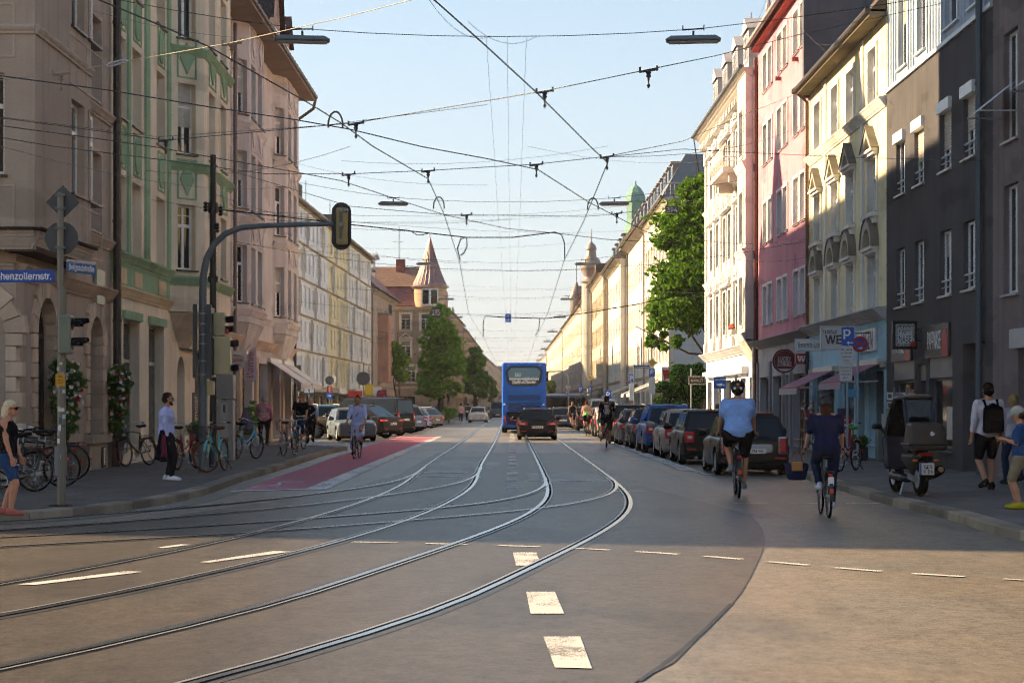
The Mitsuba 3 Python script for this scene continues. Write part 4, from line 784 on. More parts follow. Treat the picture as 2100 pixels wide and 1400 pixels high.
f4 = block('apartment_house', 'tan house with medallion and flat cornice cap standing forward', (8.9, 176.2), (8.9, 200), 14.6, 8, (4.5, 7.7, 10.9), (1.0, 1.8), 'matte:#b5ab9e', roof='rooftile:#6f5a50', trim='#d3c4a8', over=.6); f4.put('cap', bx(-.2, 3., -2, .7, 14.62, 15.4), 'matte:#5e5850'); f4.put('medallion', MB().lathe([(.02, .15), (.4, .12), (.6, .02)], 12, mat4([0, 1, 0], [0, 0, 1], [-1, 0, 0], [-.01, -.6, 13])), 'matte:#cbb896', smooth=40)
f5 = block('apartment_house', 'pale yellow house with a bronze onion dome at its corner', (9.3, 200.2), (9.2, 236), 14.8, 12, (4.5, 7.7, 10.9), (1.1, 1.8), 'matte:#c0bbb0', roof='rooftile:#77563f', trim='#ddd6c4')
f5.put('corner_tower', MB().lathe([(1.1, 3.5), (1.1, 15.6), (1.3, 15.8)], 12, tr(9, .1, 0)), 'matte:#c0bbb0', smooth=30); f5.put('onion_dome', MB().lathe([(1.35, 15.8), (.95, 16.1), (.85, 16.5), (1.2, 17.2), (1.28, 17.8), (1.0, 18.4), (.6, 18.8), (.55, 19.5), (.68, 19.6), (.5, 20.1), (.08, 20.5), (.04, 22)], 14, tr(9, .1, 0)), 'paint:#8a7d74', smooth=50)
f6 = block('apartment_house', 'cream house row with red chimneys and a small spired dome far along', (9.1, 236.2), (8.8, 312), 14.6, 24, (4.5, 7.7, 10.9), (1.1, 1.8), 'matte:#bbb1a7', roof='rooftile:#8a4f3c', st='')
f6.put('small_dome', MB().lathe([(.9, 14.6), (.9, 16.2), (1.1, 16.4), (.8, 17.4), (.4, 17.9), (.2, 18.4), (.06, 18.6), (.05, 21.4)], 10, tr(14, .1, 0)), 'paint:#6a6058', smooth=40)
for u in (34, 52, 66): f6.put('chimney', bx(u, u + 1.2, -2.5, -1, 15, 19.4), 'matte:#9c5844')
block('apartment_house', 'pale house far along the sunny side beyond the domes', (8.8, 312.2), (8.3, 430), 14.4, 30, (4.5, 7.7, 10.9), (1.2, 1.8), 'matte:#c4bbaf', st='', roof='rooftile:#8a5844')
block('apartment_house', 'last visible house on the sunny side, washed out by light', (8.3, 431), (6.2, 640), 13.6, 36, (4.5, 7.5, 10.4), (1.5, 1.8), 'matte:#c4beb6', st='', gut=False)
for ff, us, mt in ((f4, (3, 8), 'cloth:#7d6a58'), (f2, (10, 16), 'cloth:#a8a49c'), (f1, (3, 10), 'cloth:#b0ada6')):
    for u in us: awning(ff, u - 2, u + 2, 3.3, 2.4, .95, mt)
# ------------------------------------------------------------------ trees and climbing plants
def leaves(blobs, n, size, seed, hole_=.0, flat_=.55):
    r = np.random.default_rng(seed); P = []
    vol = np.array([b[3] * b[4] * b[5] for b in blobs]) ** .75; cnt = (n * vol / vol.sum()).astype(int)
    for b, c in zip(blobs, cnt):
        nc = max(3, c // 55); d = r.normal(size=(nc, 3)); d /= np.linalg.norm(d, axis=1, keepdims=True)
        cc = d * (r.uniform(.35, 1.0, (nc, 1)) ** .5) * np.array(b[3:6]) + b[:3]
        sp = min(b[3:6]) * .26
        for q in cc: P.append(q + r.normal(size=(55, 3)) * sp * r.uniform(.6, 1.15) * [1, 1, .62])
    P = np.vstack(P); m = len(P)
    nz = r.normal(size=(m, 3)) * [1, 1, .8] + [0, 0, flat_]; nz /= np.linalg.norm(nz, axis=1, keepdims=True)
    a = np.cross(nz, r.normal(size=(m, 3))); a /= np.linalg.norm(a, axis=1, keepdims=True); b = np.cross(nz, a)
    s = size * r.uniform(.6, 1.3, (m, 1)); droop = nz * s * .25
    v = np.stack([P - a * s, P + b * s * .55 + droop, P + a * s - droop, P - b * s * .55 + droop], 1).reshape(-1, 3); i = np.arange(m)[:, None] * 4
    return MB().raw(v, np.vstack([i + [0, 1, 2], i + [0, 2, 3]]))
def tree(label, base, blobs, n, size, col, trunk_r, seed, group=None, limbs=7, top=.6):
    k = thing('street_tree', label, 'tree', group); r = random.Random(seed); b = np.array(base, float)
    ztop = max(q[2] + q[5] for q in blobs); mb = MB()
    z1 = b[2] + (ztop - b[2]) * top; pts = [b + [r.uniform(-.15, .15) * i, r.uniform(-.1, .1) * i, (z1 - b[2]) * i / 6] for i in range(7)]; pts[0] = b
    mb.tube(pts, np.linspace(trunk_r, trunk_r * .35, 7), 10)
    for q in blobs[:limbs]:
        a = pts[r.choice([2, 3, 4])]; c = np.array(q[:3]); mid = a * .5 + c * .5 + [0, 0, -.4]
        mb.tube([a, a * .7 + mid * .3, mid, c, c + (c - mid) * .6], np.linspace(trunk_r * .4, .03, 5), 6)
    add(k, 'trunk', mb, 'matte:#4a4038', smooth=50)
    add(k, 'crown', leaves(blobs, n, size, seed), 'leaf:' + col)
r = random.Random(4)
def pxblobs(lst, Y, dy=.8):     # (px, py, rx, ry in pixels) seen at depth Y
    s = Y / F
    return [(*at(px, py, Y + r.uniform(-dy, dy)), rx * s, max(rx, ry) * s * .9, ry * s) for px, py, rx, ry in lst]
tree('big leafy maple between the ornate white house and the cream house', (12.6, 104, 0), pxblobs([(1405, 470, 55, 50), (1440, 400, 40, 40), (1395, 560, 50, 50), (1450, 520, 60, 70), (1380, 630, 50, 40), (1430, 640, 50, 45), (1345, 690, 26, 22), (1365, 610, 30, 30), (1350, 655, 26, 22), (1400, 420, 28, 24), (1480, 600, 60, 80), (1380, 500, 30, 28), (1375, 705, 22, 16), (1470, 440, 50, 50)], 104, 2.), 24000, .19, '#587a2e', .26, 3)
tree('dense full street tree on the parking island', (-6.95, 172, .1), pxblobs([(905, 665, 27, 30), (884, 700, 24, 24), (923, 692, 24, 26), (900, 740, 38, 30), (874, 762, 18, 24), (934, 752, 20, 28), (893, 790, 32, 20), (930, 797, 20, 16), (902, 643, 18, 16), (918, 722, 28, 24), (868, 802, 12, 14), (948, 770, 8, 12), (858, 780, 7, 10)], 172, 1.0), 15000, .21, '#648a3c', .34, 5)
tree('darker street tree behind the dense one', (-4.6, 232, .1), pxblobs([(977, 748, 15, 20), (987, 780, 16, 18), (970, 792, 14, 16), (990, 802, 12, 12), (974, 724, 9, 12), (966, 768, 12, 14)], 232, 1.0), 9000, .32, '#55783c', .3, 6)
tree('small bright tree in front of the turreted house', (-13.4, 214, .1), pxblobs([(816, 715, 14, 16), (822, 740, 16, 18), (814, 765, 14, 16), (826, 770, 10, 12)], 214, .8), 5000, .25, '#6f8f34', .16, 7)
tree('sunlit tree at the far end of the sunny side', (6.3, 330, .1), pxblobs([(1131, 792, 7, 12), (1129, 806, 7, 10)], 330, .8), 1500, .34, '#84924a', .16, 8)
tree('tree far down the shady side near the end of the street', (-4.5, 420, .1), pxblobs([(1012, 795, 8, 16), (1008, 812, 8, 10)], 420, .8), 1500, .4, '#52703c', .2, 9)
k = thing('climbing_plant', 'dark green ivy mass covering a low wall beside the ornate white house', 'plant')
add(k, 'wall', bx(9.4, 13, 97.5, 99, 0, 3.0), 'matte:#6a6058'); used[k] = 1
add(k, 'foliage', leaves(pxblobs([(1402, 768, 26, 22), (1388, 800, 22, 24), (1420, 795, 24, 28), (1400, 835, 34, 20), (1365, 830, 18, 22), (1430, 760, 14, 14), (1360, 800, 12, 16)], 97.2, .3), 12000, .12, 21), 'leaf:#2c4a26')
k = thing('shrub', 'round green bush at the end of the angled parking row', 'shrub'); add(k, 'foliage', leaves([(*at(921, 848, 150), .55, .5, .5), (*at(914, 852, 150), .4, .4, .4)], 1500, .12, 22), 'leaf:#4f7a34'); add(k, 'stem', MB().tube([gr(920, 868), at(920, 850, 150)], .05, 6), 'matte:#4a4038')
# ------------------------------------------------------------------ cars
KINDS = {   # length, width, height, belt, hood front z, tail z, wheelbase, wheel r, windscreen base y, roof front y, roof rear y, rear glass base y, bottom
    'mini': (3.7, 1.68, 1.41, .88, .74, .86, 2.47, .31, .78, .30, -1.28, -1.70, .16),
    'hatch': (4.2, 1.77, 1.48, .93, .76, .92, 2.6, .32, .95, .30, -1.45, -1.98, .18),
    'smallcar': (3.5, 1.66, 1.46, .92, .78, .90, 2.34, .29, 1.02, .32, -1.25, -1.62, .18),
    'estate': (4.75, 1.84, 1.44, .92, .74, .92, 2.82, .33, .98, .22, -1.75, -2.22, .17),
    'suv': (4.6, 1.80, 1.62, 1.0, .88, .99, 2.64, .36, .92, .30, -1.82, -2.18, .24),
    'coupesuv': (4.7, 1.92, 1.62, 1.05, .88, 1.04, 2.81, .38, 1.0, .25, -1.15, -2.05, .24),
    'van': (4.9, 1.90, 1.97, 1.18, 1.0, 1.15, 3.0, .34, 1.55, .95, -2.28, -2.42, .22),
    'truck': (7.0, 2.3, 3.1, 1.5, 1.4, 1.5, 4.0, .45, 3.3, 3.0, -3.4, -3.48, .4)}
def car_parts(kind):
    L, W, H, zb, zf, zt, wb, wr_, yw, yf, yr, yg, z0 = KINDS[kind]; w0 = W / 2; h = L / 2
    ys = np.unique(np.r_[-h, -h + .03, -h + .1, -h + .25, -h + .5, yg, np.linspace(yg, yw, 8), np.linspace(yw, h - .5, 4), h - .3, h - .14, h - .05, h])
    V, Fc = [], []
    for y in ys:
        e = max(0, (abs(y) - (h - .55)) / .55); k = 1 - .13 * e ** 2.4; w = w0 * k
        if y > yw: q = (y - yw) / (h - yw); z = zb + (zf - zb) * (.25 * q + .75 * q ** 2.6) if q < 1 else zf
        elif y < yg: q = (yg - y) / (h + yg) if h + yg > 0 else 0; z = zb + (zt - zb) * q
        else: z = zb
        ee = max(0, (abs(y) - (h - .13)) / .13); z -= .09 * ee ** 2; b = z0 + .10 * e ** 2
        hh = z - b
        right = [(0, b), (w * .86, b), (w * .965, b + .1 * hh), (w * .985, b + .3 * hh), (w, b + .52 * hh), (w * .985, b + .76 * hh), (w * .955, b + .90 * hh), (w * .87, z - .005), (w * .5, z + .025 * (1 - ee)), (0, z + .032 * (1 - ee))]
        V += [[x, y, zz] for x, zz in right] + [[-x, y, zz] for x, zz in right[-2:0:-1]]
    n = 18; m = len(ys)
    for i in range(m - 1):
        for j in range(n): Fc.append([i * n + j, i * n + (j + 1) % n, (i + 1) * n + (j + 1) % n, (i + 1) * n + j])
    tri = [[0, j, j + 1] for j in range(1, n - 1)]
    mb = MB().raw(V, Fc); mb.raw(V[:n], [t[::-1] for t in tri]); mb.raw(V[-n:], tri)
    t = mb.mesh(); t.merge_vertices(); t.fix_normals(); t = t2m(t)
    cuts = []
    for y in (wb / 2 + .02, -wb / 2 + .02):
        for sx in (-1, 1):
            c = m3.Manifold.cylinder(.42, wr_ + .055, wr_ + .055, 28).rotate([0, 90, 0]).translate([sx * (w0 - .16) - .21, y, wr_])
            cuts.append(c)
    body = t - union(cuts)
    wbx, wt = w0 * .90, w0 * .68; zr = H - .075
    ring = lambda z, x, y0, y1: [(sx * x, y, z) for sx in (-1, 1) for y in (y0, y1)]
    cab = hullpts(ring(zb - .06, wbx, yg, yw) + ring(zr, wt + .05, yr - .02, yf + .03) + ring(H - .02, wt - .05, yr + .08, yf - .12) + [(0, yf - .25, H), (0, (yf + yr) / 2, H + .012), (0, yr + .2, H)])
    P = {'body': body, 'cab': cab}
    S = lambda y, s, sx: np.array([sx * (wbx + (wt + .05 - wbx) * s + .006), y, zb + .02 + (zr - zb - .02) * s])
    yA = lambda s: yw + (yf + .03 - yw) * s; yD = lambda s: yg + (yr - .02 - yg) * s
    def pane(Q, nrm, th=.02):
        Q = np.array(Q); nrm = np.array(nrm, float); nrm /= np.linalg.norm(nrm)
        v = np.vstack([Q + nrm * .007, Q - nrm * th]); k = len(Q); m = MB().raw(v, [[0, i, i + 1] for i in range(1, k - 1)] + [[k, k + i + 1, k + i] for i in range(1, k - 1)])
        m.raw(v, [[i, k + i, k + (i + 1) % k, (i + 1) % k] for i in range(k)]); return m
    a, b = .10, .90
    cuts_ = {'mini': [-.35], 'van': [.35, -.95], 'smallcar': [-.2, -.95], 'truck': [2.3]}.get(kind, [-.25, -1.15] if L > 4 else [-.25])
    sides = []
    for sx in (-1, 1):
        edges = [None] + cuts_ + [None]
        for i in range(len(edges) - 1):
            f0 = (lambda s: yA(s) - .10) if i == 0 else (lambda s, c=edges[i]: c - .035)
            f1 = (lambda s: yD(s) + .12) if i == len(edges) - 2 else (lambda s, c=edges[i + 1]: c + .035)
            if f0(a) - f1(a) < .12 and f0(b) - f1(b) < .05: continue
            q = [S(f0(a), a, sx), S(max(f0(b), f1(b) + .03), b, sx), S(f1(b), b, sx), S(f1(a), a, sx)]
            q = q if sx > 0 else q[::-1]
            nn = np.cross(q[1] - q[0], q[3] - q[0]); nn *= np.sign(nn[0] * sx)
            if kind == 'truck' and i: continue
            sides.append(pane(q, nn))
    P['side'] = sides
    def endpane(y0, y1, ylo, f):
        Q = []
        for s, sx in ((.08, -1), (.08, 1), (.90, 1), (.90, -1)):
            x = (wbx + (wt + .05 - wbx) * s) - .085; Q.append(np.array([sx * x, y0 + (y1 - y0) * s, zb + .02 * 0 + (zr - zb) * s - .05 * (1 - s)]))
        nn = np.cross(Q[1] - Q[0], Q[3] - Q[0]); nn *= np.sign(nn[1] * f)
        if f > 0: Q = Q[::-1]
        return pane(Q, nn)
    P['windshield'] = endpane(yw, yf + .03, 0, 1); P['rear_window'] = endpane(yg, yr - .02, 0, -1)
    return P
CARP = {}
def wheel_meshes(r, w=.20):
    ty = MB().lathe([(r * .66, -w * .45), (r * .9, -w * .5), (r * .985, -w * .38), (r, 0), (r * .985, w * .38), (r * .9, w * .5), (r * .66, w * .45)], 26, ry(PI / 2))
    m = MB().lathe([(.001, w * .30), (.05, w * .32), (.06, w * .26)], 12, ry(PI / 2)).lathe([(r * .58, w * .25), (r * .66, w * .46), (r * .68, w * .46), (r * .69, w * .2)], 26, ry(PI / 2))
    for k in range(9):
        t = k * 2 * PI / 9; m.bar((w * .28, .04 * math.cos(t), .04 * math.sin(t)), (w * .36, r * .64 * math.cos(t), r * .64 * math.sin(t)), .035, .05)
    dk = MB().lathe([(.001, w * .05), (r * .67, w * .05)], 26, ry(PI / 2))
    return ty, m, dk
def car(kind, col, x, y, head, label, plate=None, group=None, rails=False, red=False, z=0., tail='#c8242a', rim='steeldull', extra=None, cat='car'):
    """head: compass of the bonnet in degrees from +y (away from the camera), positive to the left"""
    L, W, H, zb, zf, zt, wb, wr_, yw, yf, yr, yg, z0 = KINDS[kind]; h = L / 2; w0 = W / 2
    if kind not in CARP: CARP[kind] = car_parts(kind)
    P = CARP[kind]; k = thing('parked_car' if group else 'car', label, cat, group); M = place(x, y, z, math.radians(head))
    A = lambda n, m, mt, par=None, sm=False, ck=None, MM=None: add(par or k, n, m, mt, sm, M if MM is None else M @ MM, ck=(kind, ck) if ck else None)
    b = A('body', P['body'], 'carpaint:' + col, None, 38, 'body'); A('cabin', P['cab'], 'carpaint:' + col, None, 32, 'cab')
    A('underbody', lambda: bx(-w0 * .8, w0 * .8, -h + .35, h - .35, z0 - .04, z0 + .2), 'cloth:#0f0f10', None, False, 'under')
    for i, s in enumerate(P['side']): A('side_window', s, 'glass', None, False, f's{i}')
    A('windscreen', P['windshield'], 'glass', None, False, 'ws'); A('rear_window', P['rear_window'], 'glass', None, False, 'rw')
    ty, rm, dk = wheel_meshes(wr_) if ('w', kind) not in CARP else CARP['w', kind]; CARP['w', kind] = ty, rm, dk
    for sy in (wb / 2 + .02, -wb / 2 + .02):
        for sx in (-1, 1):
            MM = tr(sx * (w0 - .115), sy, wr_) @ (np.eye(4) if sx > 0 else rz(PI))
            wk = A('wheel', ty, 'cloth:#161617', None, 40, 'tyre', MM); A('rim', rm, rim, wk, 40, 'rim', MM); A('brake_disc', dk, 'cloth:#1c1c1e', wk, False, 'disc', MM)
    zl = zt - .16; big = kind in ('suv', 'van', 'coupesuv')
    for sx in (-1, 1):
        x0 = sx * (w0 * .74)
        hw, hh = {'mini': (.09, .17), 'van': (.08, .26), 'estate': (.25, .09), 'coupesuv': (.24, .05)}.get(kind, (.13, .15))
        A('taillight', lambda: rbox(-hw, hw, -.04, .16, -hh, hh, .035, 6), 'paint:' + tail, None, 40, f'tl', tr(x0 + sx * (.02 if kind == 'mini' else .0), -h + .022, zl - .02))
        if kind != 'mini': A('reverse_lamp', lambda: rbox(-hw * .5, hw * .5, -.02, .02, -hh * .3, hh * .3, .012, 4), 'paint:#cfc6c2', None, 40, 'rl', tr(x0, -h - .016, zl - .02))
        A('headlight', lambda: rbox(-.17, .17, -.16, .05, -.075, .075, .03, 6), 'paint:#c9ccd0', None, 40, 'hl', tr(sx * w0 * .70, h - .13, zf - .08))
        A('door_mirror', lambda: hull(sph((-.02, 0, 0), .07), sph((.1, .02, .0), .085), sph((.1, .0, .05), .07)), 'carpaint:' + col, None, 40, f'mir{sx}', tr(sx * (w0 + .06), yw - .28, zb + .06) @ (np.eye(4) if sx > 0 else rz(PI)))
        A('rear_reflector', lambda: rbox(-.13, .13, -.02, .02, -.025, .025, .01, 4), 'paint:#a02420', None, False, 'rr', tr(sx * w0 * .68, -h + .012, z0 + .24))
        A('door_handle', lambda: rbox(-.015, .02, -.09, .09, -.015, .015, .01, 4), 'carpaint:' + col, None, 40, 'dh', tr(sx * w0 * .99, -.35, zb - .13))
        A('door_seam', lambda: MB().box(-.006, .006, -.006, .006, z0 + .14, zb - .05), 'cloth:#0b0b0c', None, False, 'ds', tr(sx * w0 * .992, -.28, 0))
    A('grille', lambda: rbox(-w0 * .40, w0 * .40, -.1, .03, -.09, .09, .03, 4), 'cloth:#131416', None, 40, 'gr', tr(0, h - .045, zf - .12)); A('grille', lambda: rbox(-w0 * .55, w0 * .55, -.1, .02, -.06, .06, .03, 4), 'cloth:#131416', None, 40, 'gr2', tr(0, h - .02, z0 + .22))
    A('bumper_trim', lambda: rbox(-w0 * .74, w0 * .74, -.04, .12, 0, .15, .04, 6), 'cloth:#1a1a1c', None, 40, 'bt', tr(0, -h + .02, z0 + .02))
    for e, sg_, zz in ((-h - .004, -1, (zt - .33) if kind not in ('mini', 'van') else zt - .30), (h + .012, 1, z0 + .27)):
        MM = tr(0, e, zz) @ (np.eye(4) if sg_ < 0 else rz(PI)); pk = A('number_plate', lambda: bx(-.26, .26, -.012, .02, -.055, .055), 'paint:#d9d9d6', None, False, 'pl', MM)
        A('plate_strip', lambda: bx(-.255, -.215, -.0145, -.012, -.05, .05), 'paint:#1f4aa0', pk, False, 'ps', MM)
        if plate: add(pk, 'plate_text', MB().text(plate, .062, mat4([1, 0, 0], [0, 0, 1], [0, -1, 0], [.02, -.0125, -.03]), .002, True, .42), 'paint:#17181a', M=M @ MM)
    A('exhaust', lambda: MB().tube([(0, .2, 0), (0, -.06, 0)], .04, 10), 'steeldull', None, 40, 'ex', tr(-w0 * .55, -h + .03, z0 + .02))
    A('wiper', lambda: MB().bar((0, 0, 0), (-.32, -.0, .08), .02, .015), 'cloth:#0e0e0f', None, False, 'wp', tr(.1, yg - .05, zb + .03)); A('brake_lamp', lambda: bx(-.16, .16, -.02, .02, -.012, .012), 'paint:#8c1c1c', None, False, 'bl', tr(0, yr - .01, H - .05))
    A('aerial', lambda: MB().tube([(0, 0, 0), (0, -.1, .14)], .012, 5), 'cloth:#141414', None, False, 'ae', tr(0, yr + .25, H))
    if rails or kind in ('suv', 'estate'):
        for sx in (-1, 1): A('roof_rail', lambda: MB().tube([(0, yr + .1, 0), (0, yr + .25, .05), (0, yf - .4, .05), (0, yf - .2, 0)], .022, 6), 'steeldull', None, 40, 'rrl', tr(sx * (w0 * .64), 0, H - .05))
    return k, M
GP = 'cars parked along the sunny kerb'; GA = 'cars parked at an angle on the shady side'
def sunny(kind, col, Yrear, xl, label, **kw):
    L, W = KINDS[kind][:2]; return car(kind, col, xl + W / 2, Yrear + L / 2, 0, label, group=GP, **kw)
k, M = sunny('mini', '#0c0d0f', 40.6, 4.62, 'black small hatchback with tall chrome-rimmed tail lamps, last in the parked row, at the kerb', plate='K ZM 88', tail='#b02a30')
for sx in (-1, 1): add(k, 'lamp_ring', lambda: (rbox(-.115, .115, -.05, .10, -.2, .2, .05, 6) - rbox(-.09, .09, -.2, .2, -.17, .17, .04, 6)), 'steel', 40, M @ tr(sx * .64, -1.83, .68), ck='mring')
add(k, 'tailgate_handle', lambda: rbox(-.42, .42, -.03, .05, -.11, .11, .04, 6), 'steeldull', 40, M @ tr(0, -1.83, .62)); add(k, 'roof_cap', lambda: hull(*[sph((x, y, 1.405), .018, 6) for x in (-.5, .5) for y in (-1.2, .1)]), 'carpaint:#7a5140', 40, M)
sunny('hatch', '#0d0e10', 48.0, 4.50, 'black hatchback with large round red tail lamps ahead of the chrome-lamped one', plate='M EX 214', tail='#d0242a')
sunny('hatch', '#9b968f', 53.6, 4.45, 'silver-beige car almost hidden behind the black hatchback', plate='M OA 81')
sunny('suv', '#2a5a9e', 59.0, 4.30, 'blue estate-like off-roader with roof rails and upright tailgate', plate='M XA 81')
sunny('hatch', '#26292d', 65.2, 4.28, 'dark grey hatchback parked just ahead of the blue off-roader', plate='M KA 7')
sunny('estate', '#5d6064', 70.6, 4.2, 'grey estate second ahead of the blue off-roader')
sunny('suv', '#0f1012', 76.6, 4.2, 'tall black off-roader with roof bars between parked grey cars')
sunny('hatch', '#8c8f92', 83.4, 4.1, 'silver hatchback beside the nearest pair of cyclists ahead')
sunny('estate', '#17181a', 89.4, 4.1, 'dark estate beside the cyclist with the child seat')
sunny('hatch', '#6d7074', 97.0, 4.1, 'mid grey hatchback beside the long haired cyclist')
sunny('van', '#c9c9c8', 103.5, 4.3, 'white van in the parked row beyond the cyclists', cat='van')
sunny('hatch', '#3d2f2c', 111, 4.0, 'dark brown car far along the parked row')
car('estate', '#44474b', 3.35, 121, 0, 'dark estate with lit tail lamps queuing behind the city bus', tail='#b8221e'); car('hatch', '#2d3138', 4.9, 128, 0, 'dark blue car queuing at the lights beside the city bus', tail='#b8221e')
car('estate', '#141312', 1.15, 84.2, 0, 'black estate car following the blue double-decker between the tram rails', plate='R A 1317', tail='#8a1a1c')
car('smallcar', '#b9b7b2', -3.05, 163, 178, 'silver small car with black snout driving towards us', plate='M AY 45')
car('van', '#3c4650', -1.6, 205, 180, 'dark blue-grey van oncoming behind the silver small car', cat='van')
car('truck', '#9c4a30', .6, 262, 180, 'orange-red box lorry far down the street behind the bus', cat='lorry'); car('hatch', '#4a4d52', -.3, 225, 180, 'dark oncoming car half hidden by the double-decker'); car('hatch', '#5d3c34', -3.8, 250, 180, 'reddish oncoming car far behind the silver small car')
# angled parking on the shady side
def shady(kind, col, px, py, head, label, **kw): q = gr(px, py); car(kind, col, q[0], q[1], head, label, group=GA, **kw)
car('hatch', '#525c64', -7.25, 81.2, 194, 'light silver-blue hatchback facing us at the head of the angled row', group=GA, plate='DON G 270')
car('coupesuv', '#2e2926', -7.7, 86.8, 62, 'bronze-brown coupe off-roader nose-in beside the silver-blue hatchback', group=GA, plate='M PC 12')
car('van', '#0c0d0e', -7.5, 93.2, 60, 'black passenger van nose-in behind the bronze off-roader', group=GA, cat='van', tail='#9c1c1c')
car('estate', '#a9b0b6', -11.2, 86.5, 200, 'silver estate with roof bars behind the walking couple', group=GA, rails=True); car('suv', '#56707f', -9.6, 94.5, 198, 'blue-grey off-roader between the silver estate and the black van', group=GA)
for i, (kd, c, Y, lb) in enumerate((('suv', '#77797c', 101, 'grey off-roader right beyond the black van'), ('hatch', '#6d4640', 106, 'brown hatchback second beyond the black van'), ('hatch', '#bdbcb8', 111, 'white hatchback third beyond the black van'), ('smallcar', '#7a5a4e', 116, 'rust brown small car fourth beyond the black van'), ('estate', '#7d7a74', 123, 'champagne estate with bright wheel near the round bush'), ('hatch', '#2d2f33', 130, 'dark hatchback last of the angled row next to the round bush'))):
    car(kd, c, -7.2 + .02 * i, Y, 62, lb, group=GA, tail='#b02420')
car('hatch', '#3f4247', -7.6, 176, 180, 'dark car parked under the dense street tree')
# ------------------------------------------------------------------ buses
def bus(x, y, head, label, col, W, H, L, double):
    k = thing('bus', label, 'bus'); M = place(x, y, 0, math.radians(head)); w = W / 2; h = L / 2
    A = lambda n, m, mt, par=None, sm=False, MM=None: add(par or k, n, m, mt, sm, M if MM is None else M @ MM)
    A('body', rbox(-w, w, -h, h, .32, H, .14, 10), 'carpaint:' + col, None, 40); A('underbody', bx(-w + .1, w - .1, -h + .15, h - .2, .2, .5), 'cloth:#0e0e10')
    ty = wheel_meshes(.5, .3)
    for sy in (-h + 2.2, -h + 3.5, h - 2.4):
        for sx in (-1, 1): MM = tr(sx * (w - .14), sy, .5) @ (np.eye(4) if sx > 0 else rz(PI)); q = A('wheel', ty[0], 'cloth:#141415', None, 40, MM); A('rim', ty[1], 'steeldull', q, 40, MM)
    return k, M, A, w, h
k, M, A, w, h = bus(.68, 101.6 + 5.8, 0, 'blue double-decker sightseeing bus seen from behind', '#145cbe', 2.5, 3.98, 11.6, True)
R = lambda x0, x1, z0, z1, o, r=.06: MB().ext(sg.box(x0 + r, z0 + r, x1 - r, z1 - r).buffer(r), .03, mat4([1, 0, 0], [0, 0, 1], [0, -1, 0], [0, -h - o, 0]))
q = A('upper_window', MB().ext(sg.Polygon([(-.92, 2.95), (-.72, 2.72), (.72, 2.72), (.92, 2.95), (.98, 3.5), (.75, 3.72), (-.75, 3.72), (-.98, 3.5)]).buffer(.06), .03, mat4([1, 0, 0], [0, 0, 1], [0, -1, 0], [0, -h + .005, 0])), 'paint:#1d2a36')
A('window_pane', MB().ext(sg.Polygon([(-.86, 3.1), (.86, 3.1), (.92, 3.46), (.72, 3.68), (-.72, 3.68), (-.92, 3.46)]), .03, mat4([1, 0, 0], [0, 0, 1], [0, -1, 0], [0, -h - .012, 0])), 'paint:#55798f', q)
A('window_lettering', MB().text('Stadtrundfahrten', .17, mat4([1, 0, 0], [0, 0, 1], [0, -1, 0], [0, -h - .026, 2.8]), .006, True, 1.35).text('00', .2, mat4([1, 0, 0], [0, 0, 1], [0, -1, 0], [-.35, -h - .043, 3.2]), .006, False), 'paint:#e9ebec', q)
q2 = A('white_strip', MB().ext(sg.box(-.84, 3.0, .84, 3.16), .02, mat4([1, 0, 0], [0, 0, 1], [0, -1, 0], [0, -h - .022, 0])), 'paint:#c4ccd2', q); A('rear_panel', R(-.98, .98, 1.75, 2.5, .0, .2), 'carpaint:#1b5cab'); A('rear_panel', R(-.9, .9, 1.86, 2.16, .035, .05), 'carpaint:#123f80'); A('crease', R(-1.05, 1.05, 1.66, 1.70, .03, .01), 'paint:#0c2040')
A('engine_hood', R(-.92, .92, 1.25, 1.6, .01, .15), 'carpaint:#0d2f66'); A('engine_grille', R(-1.0, 1.0, .72, 1.2, .02, .04), 'cloth:#14161c'); A('advert', R(-.95, .2, .5, .92, .055, .02), 'cloth:#2b2350'); A('advert_lettering', MB().text('TOUR', .16, mat4([1, 0, 0], [0, 0, 1], [0, -1, 0], [-.5, -h - .086, .72]), .004, True), 'paint:#b58a4c')
A('bumper', rbox(-1.25, 1.25, -h - .05, -h + .3, .3, .52, .06, 6), 'carpaint:#14498c', None, 40)
for sx in (-1, 1):
    for z, c in ((1.62, '#c9cbd0'), (.98, '#9c1c1c'), (.86, '#c06a20'), (.74, '#9c1c1c'), (.56, '#7d1a1a')): A('tail_lamp', MB().lathe([(.001, .03), (.06, .02), (.065, 0)], 12, mat4([1, 0, 0], [0, 0, 1], [0, -1, 0], [sx * 1.1, -h - .0, z])), 'paint:' + c, None, 40)
    A('marker_lamp', rbox(sx * .9 - .06, sx * .9 + .06, -h - .03, -h + .05, 3.80, 3.86, .02, 4), 'paint:#b8742c'); A('mirror', MB().tube([(sx * 1.2, h - .4, 2.2), (sx * 1.5, h - .1, 2.0)], .03, 6), 'cloth:#141416'); A('side_glass', bx(sx * 1.252 - .01, sx * 1.252 + .01, -h + .6, h - .5, 2.7, 3.6), 'glass'); A('side_glass', bx(sx * 1.252 - .01, sx * 1.252 + .01, -h + 2.6, h - .5, 1.2, 2.1), 'glass')
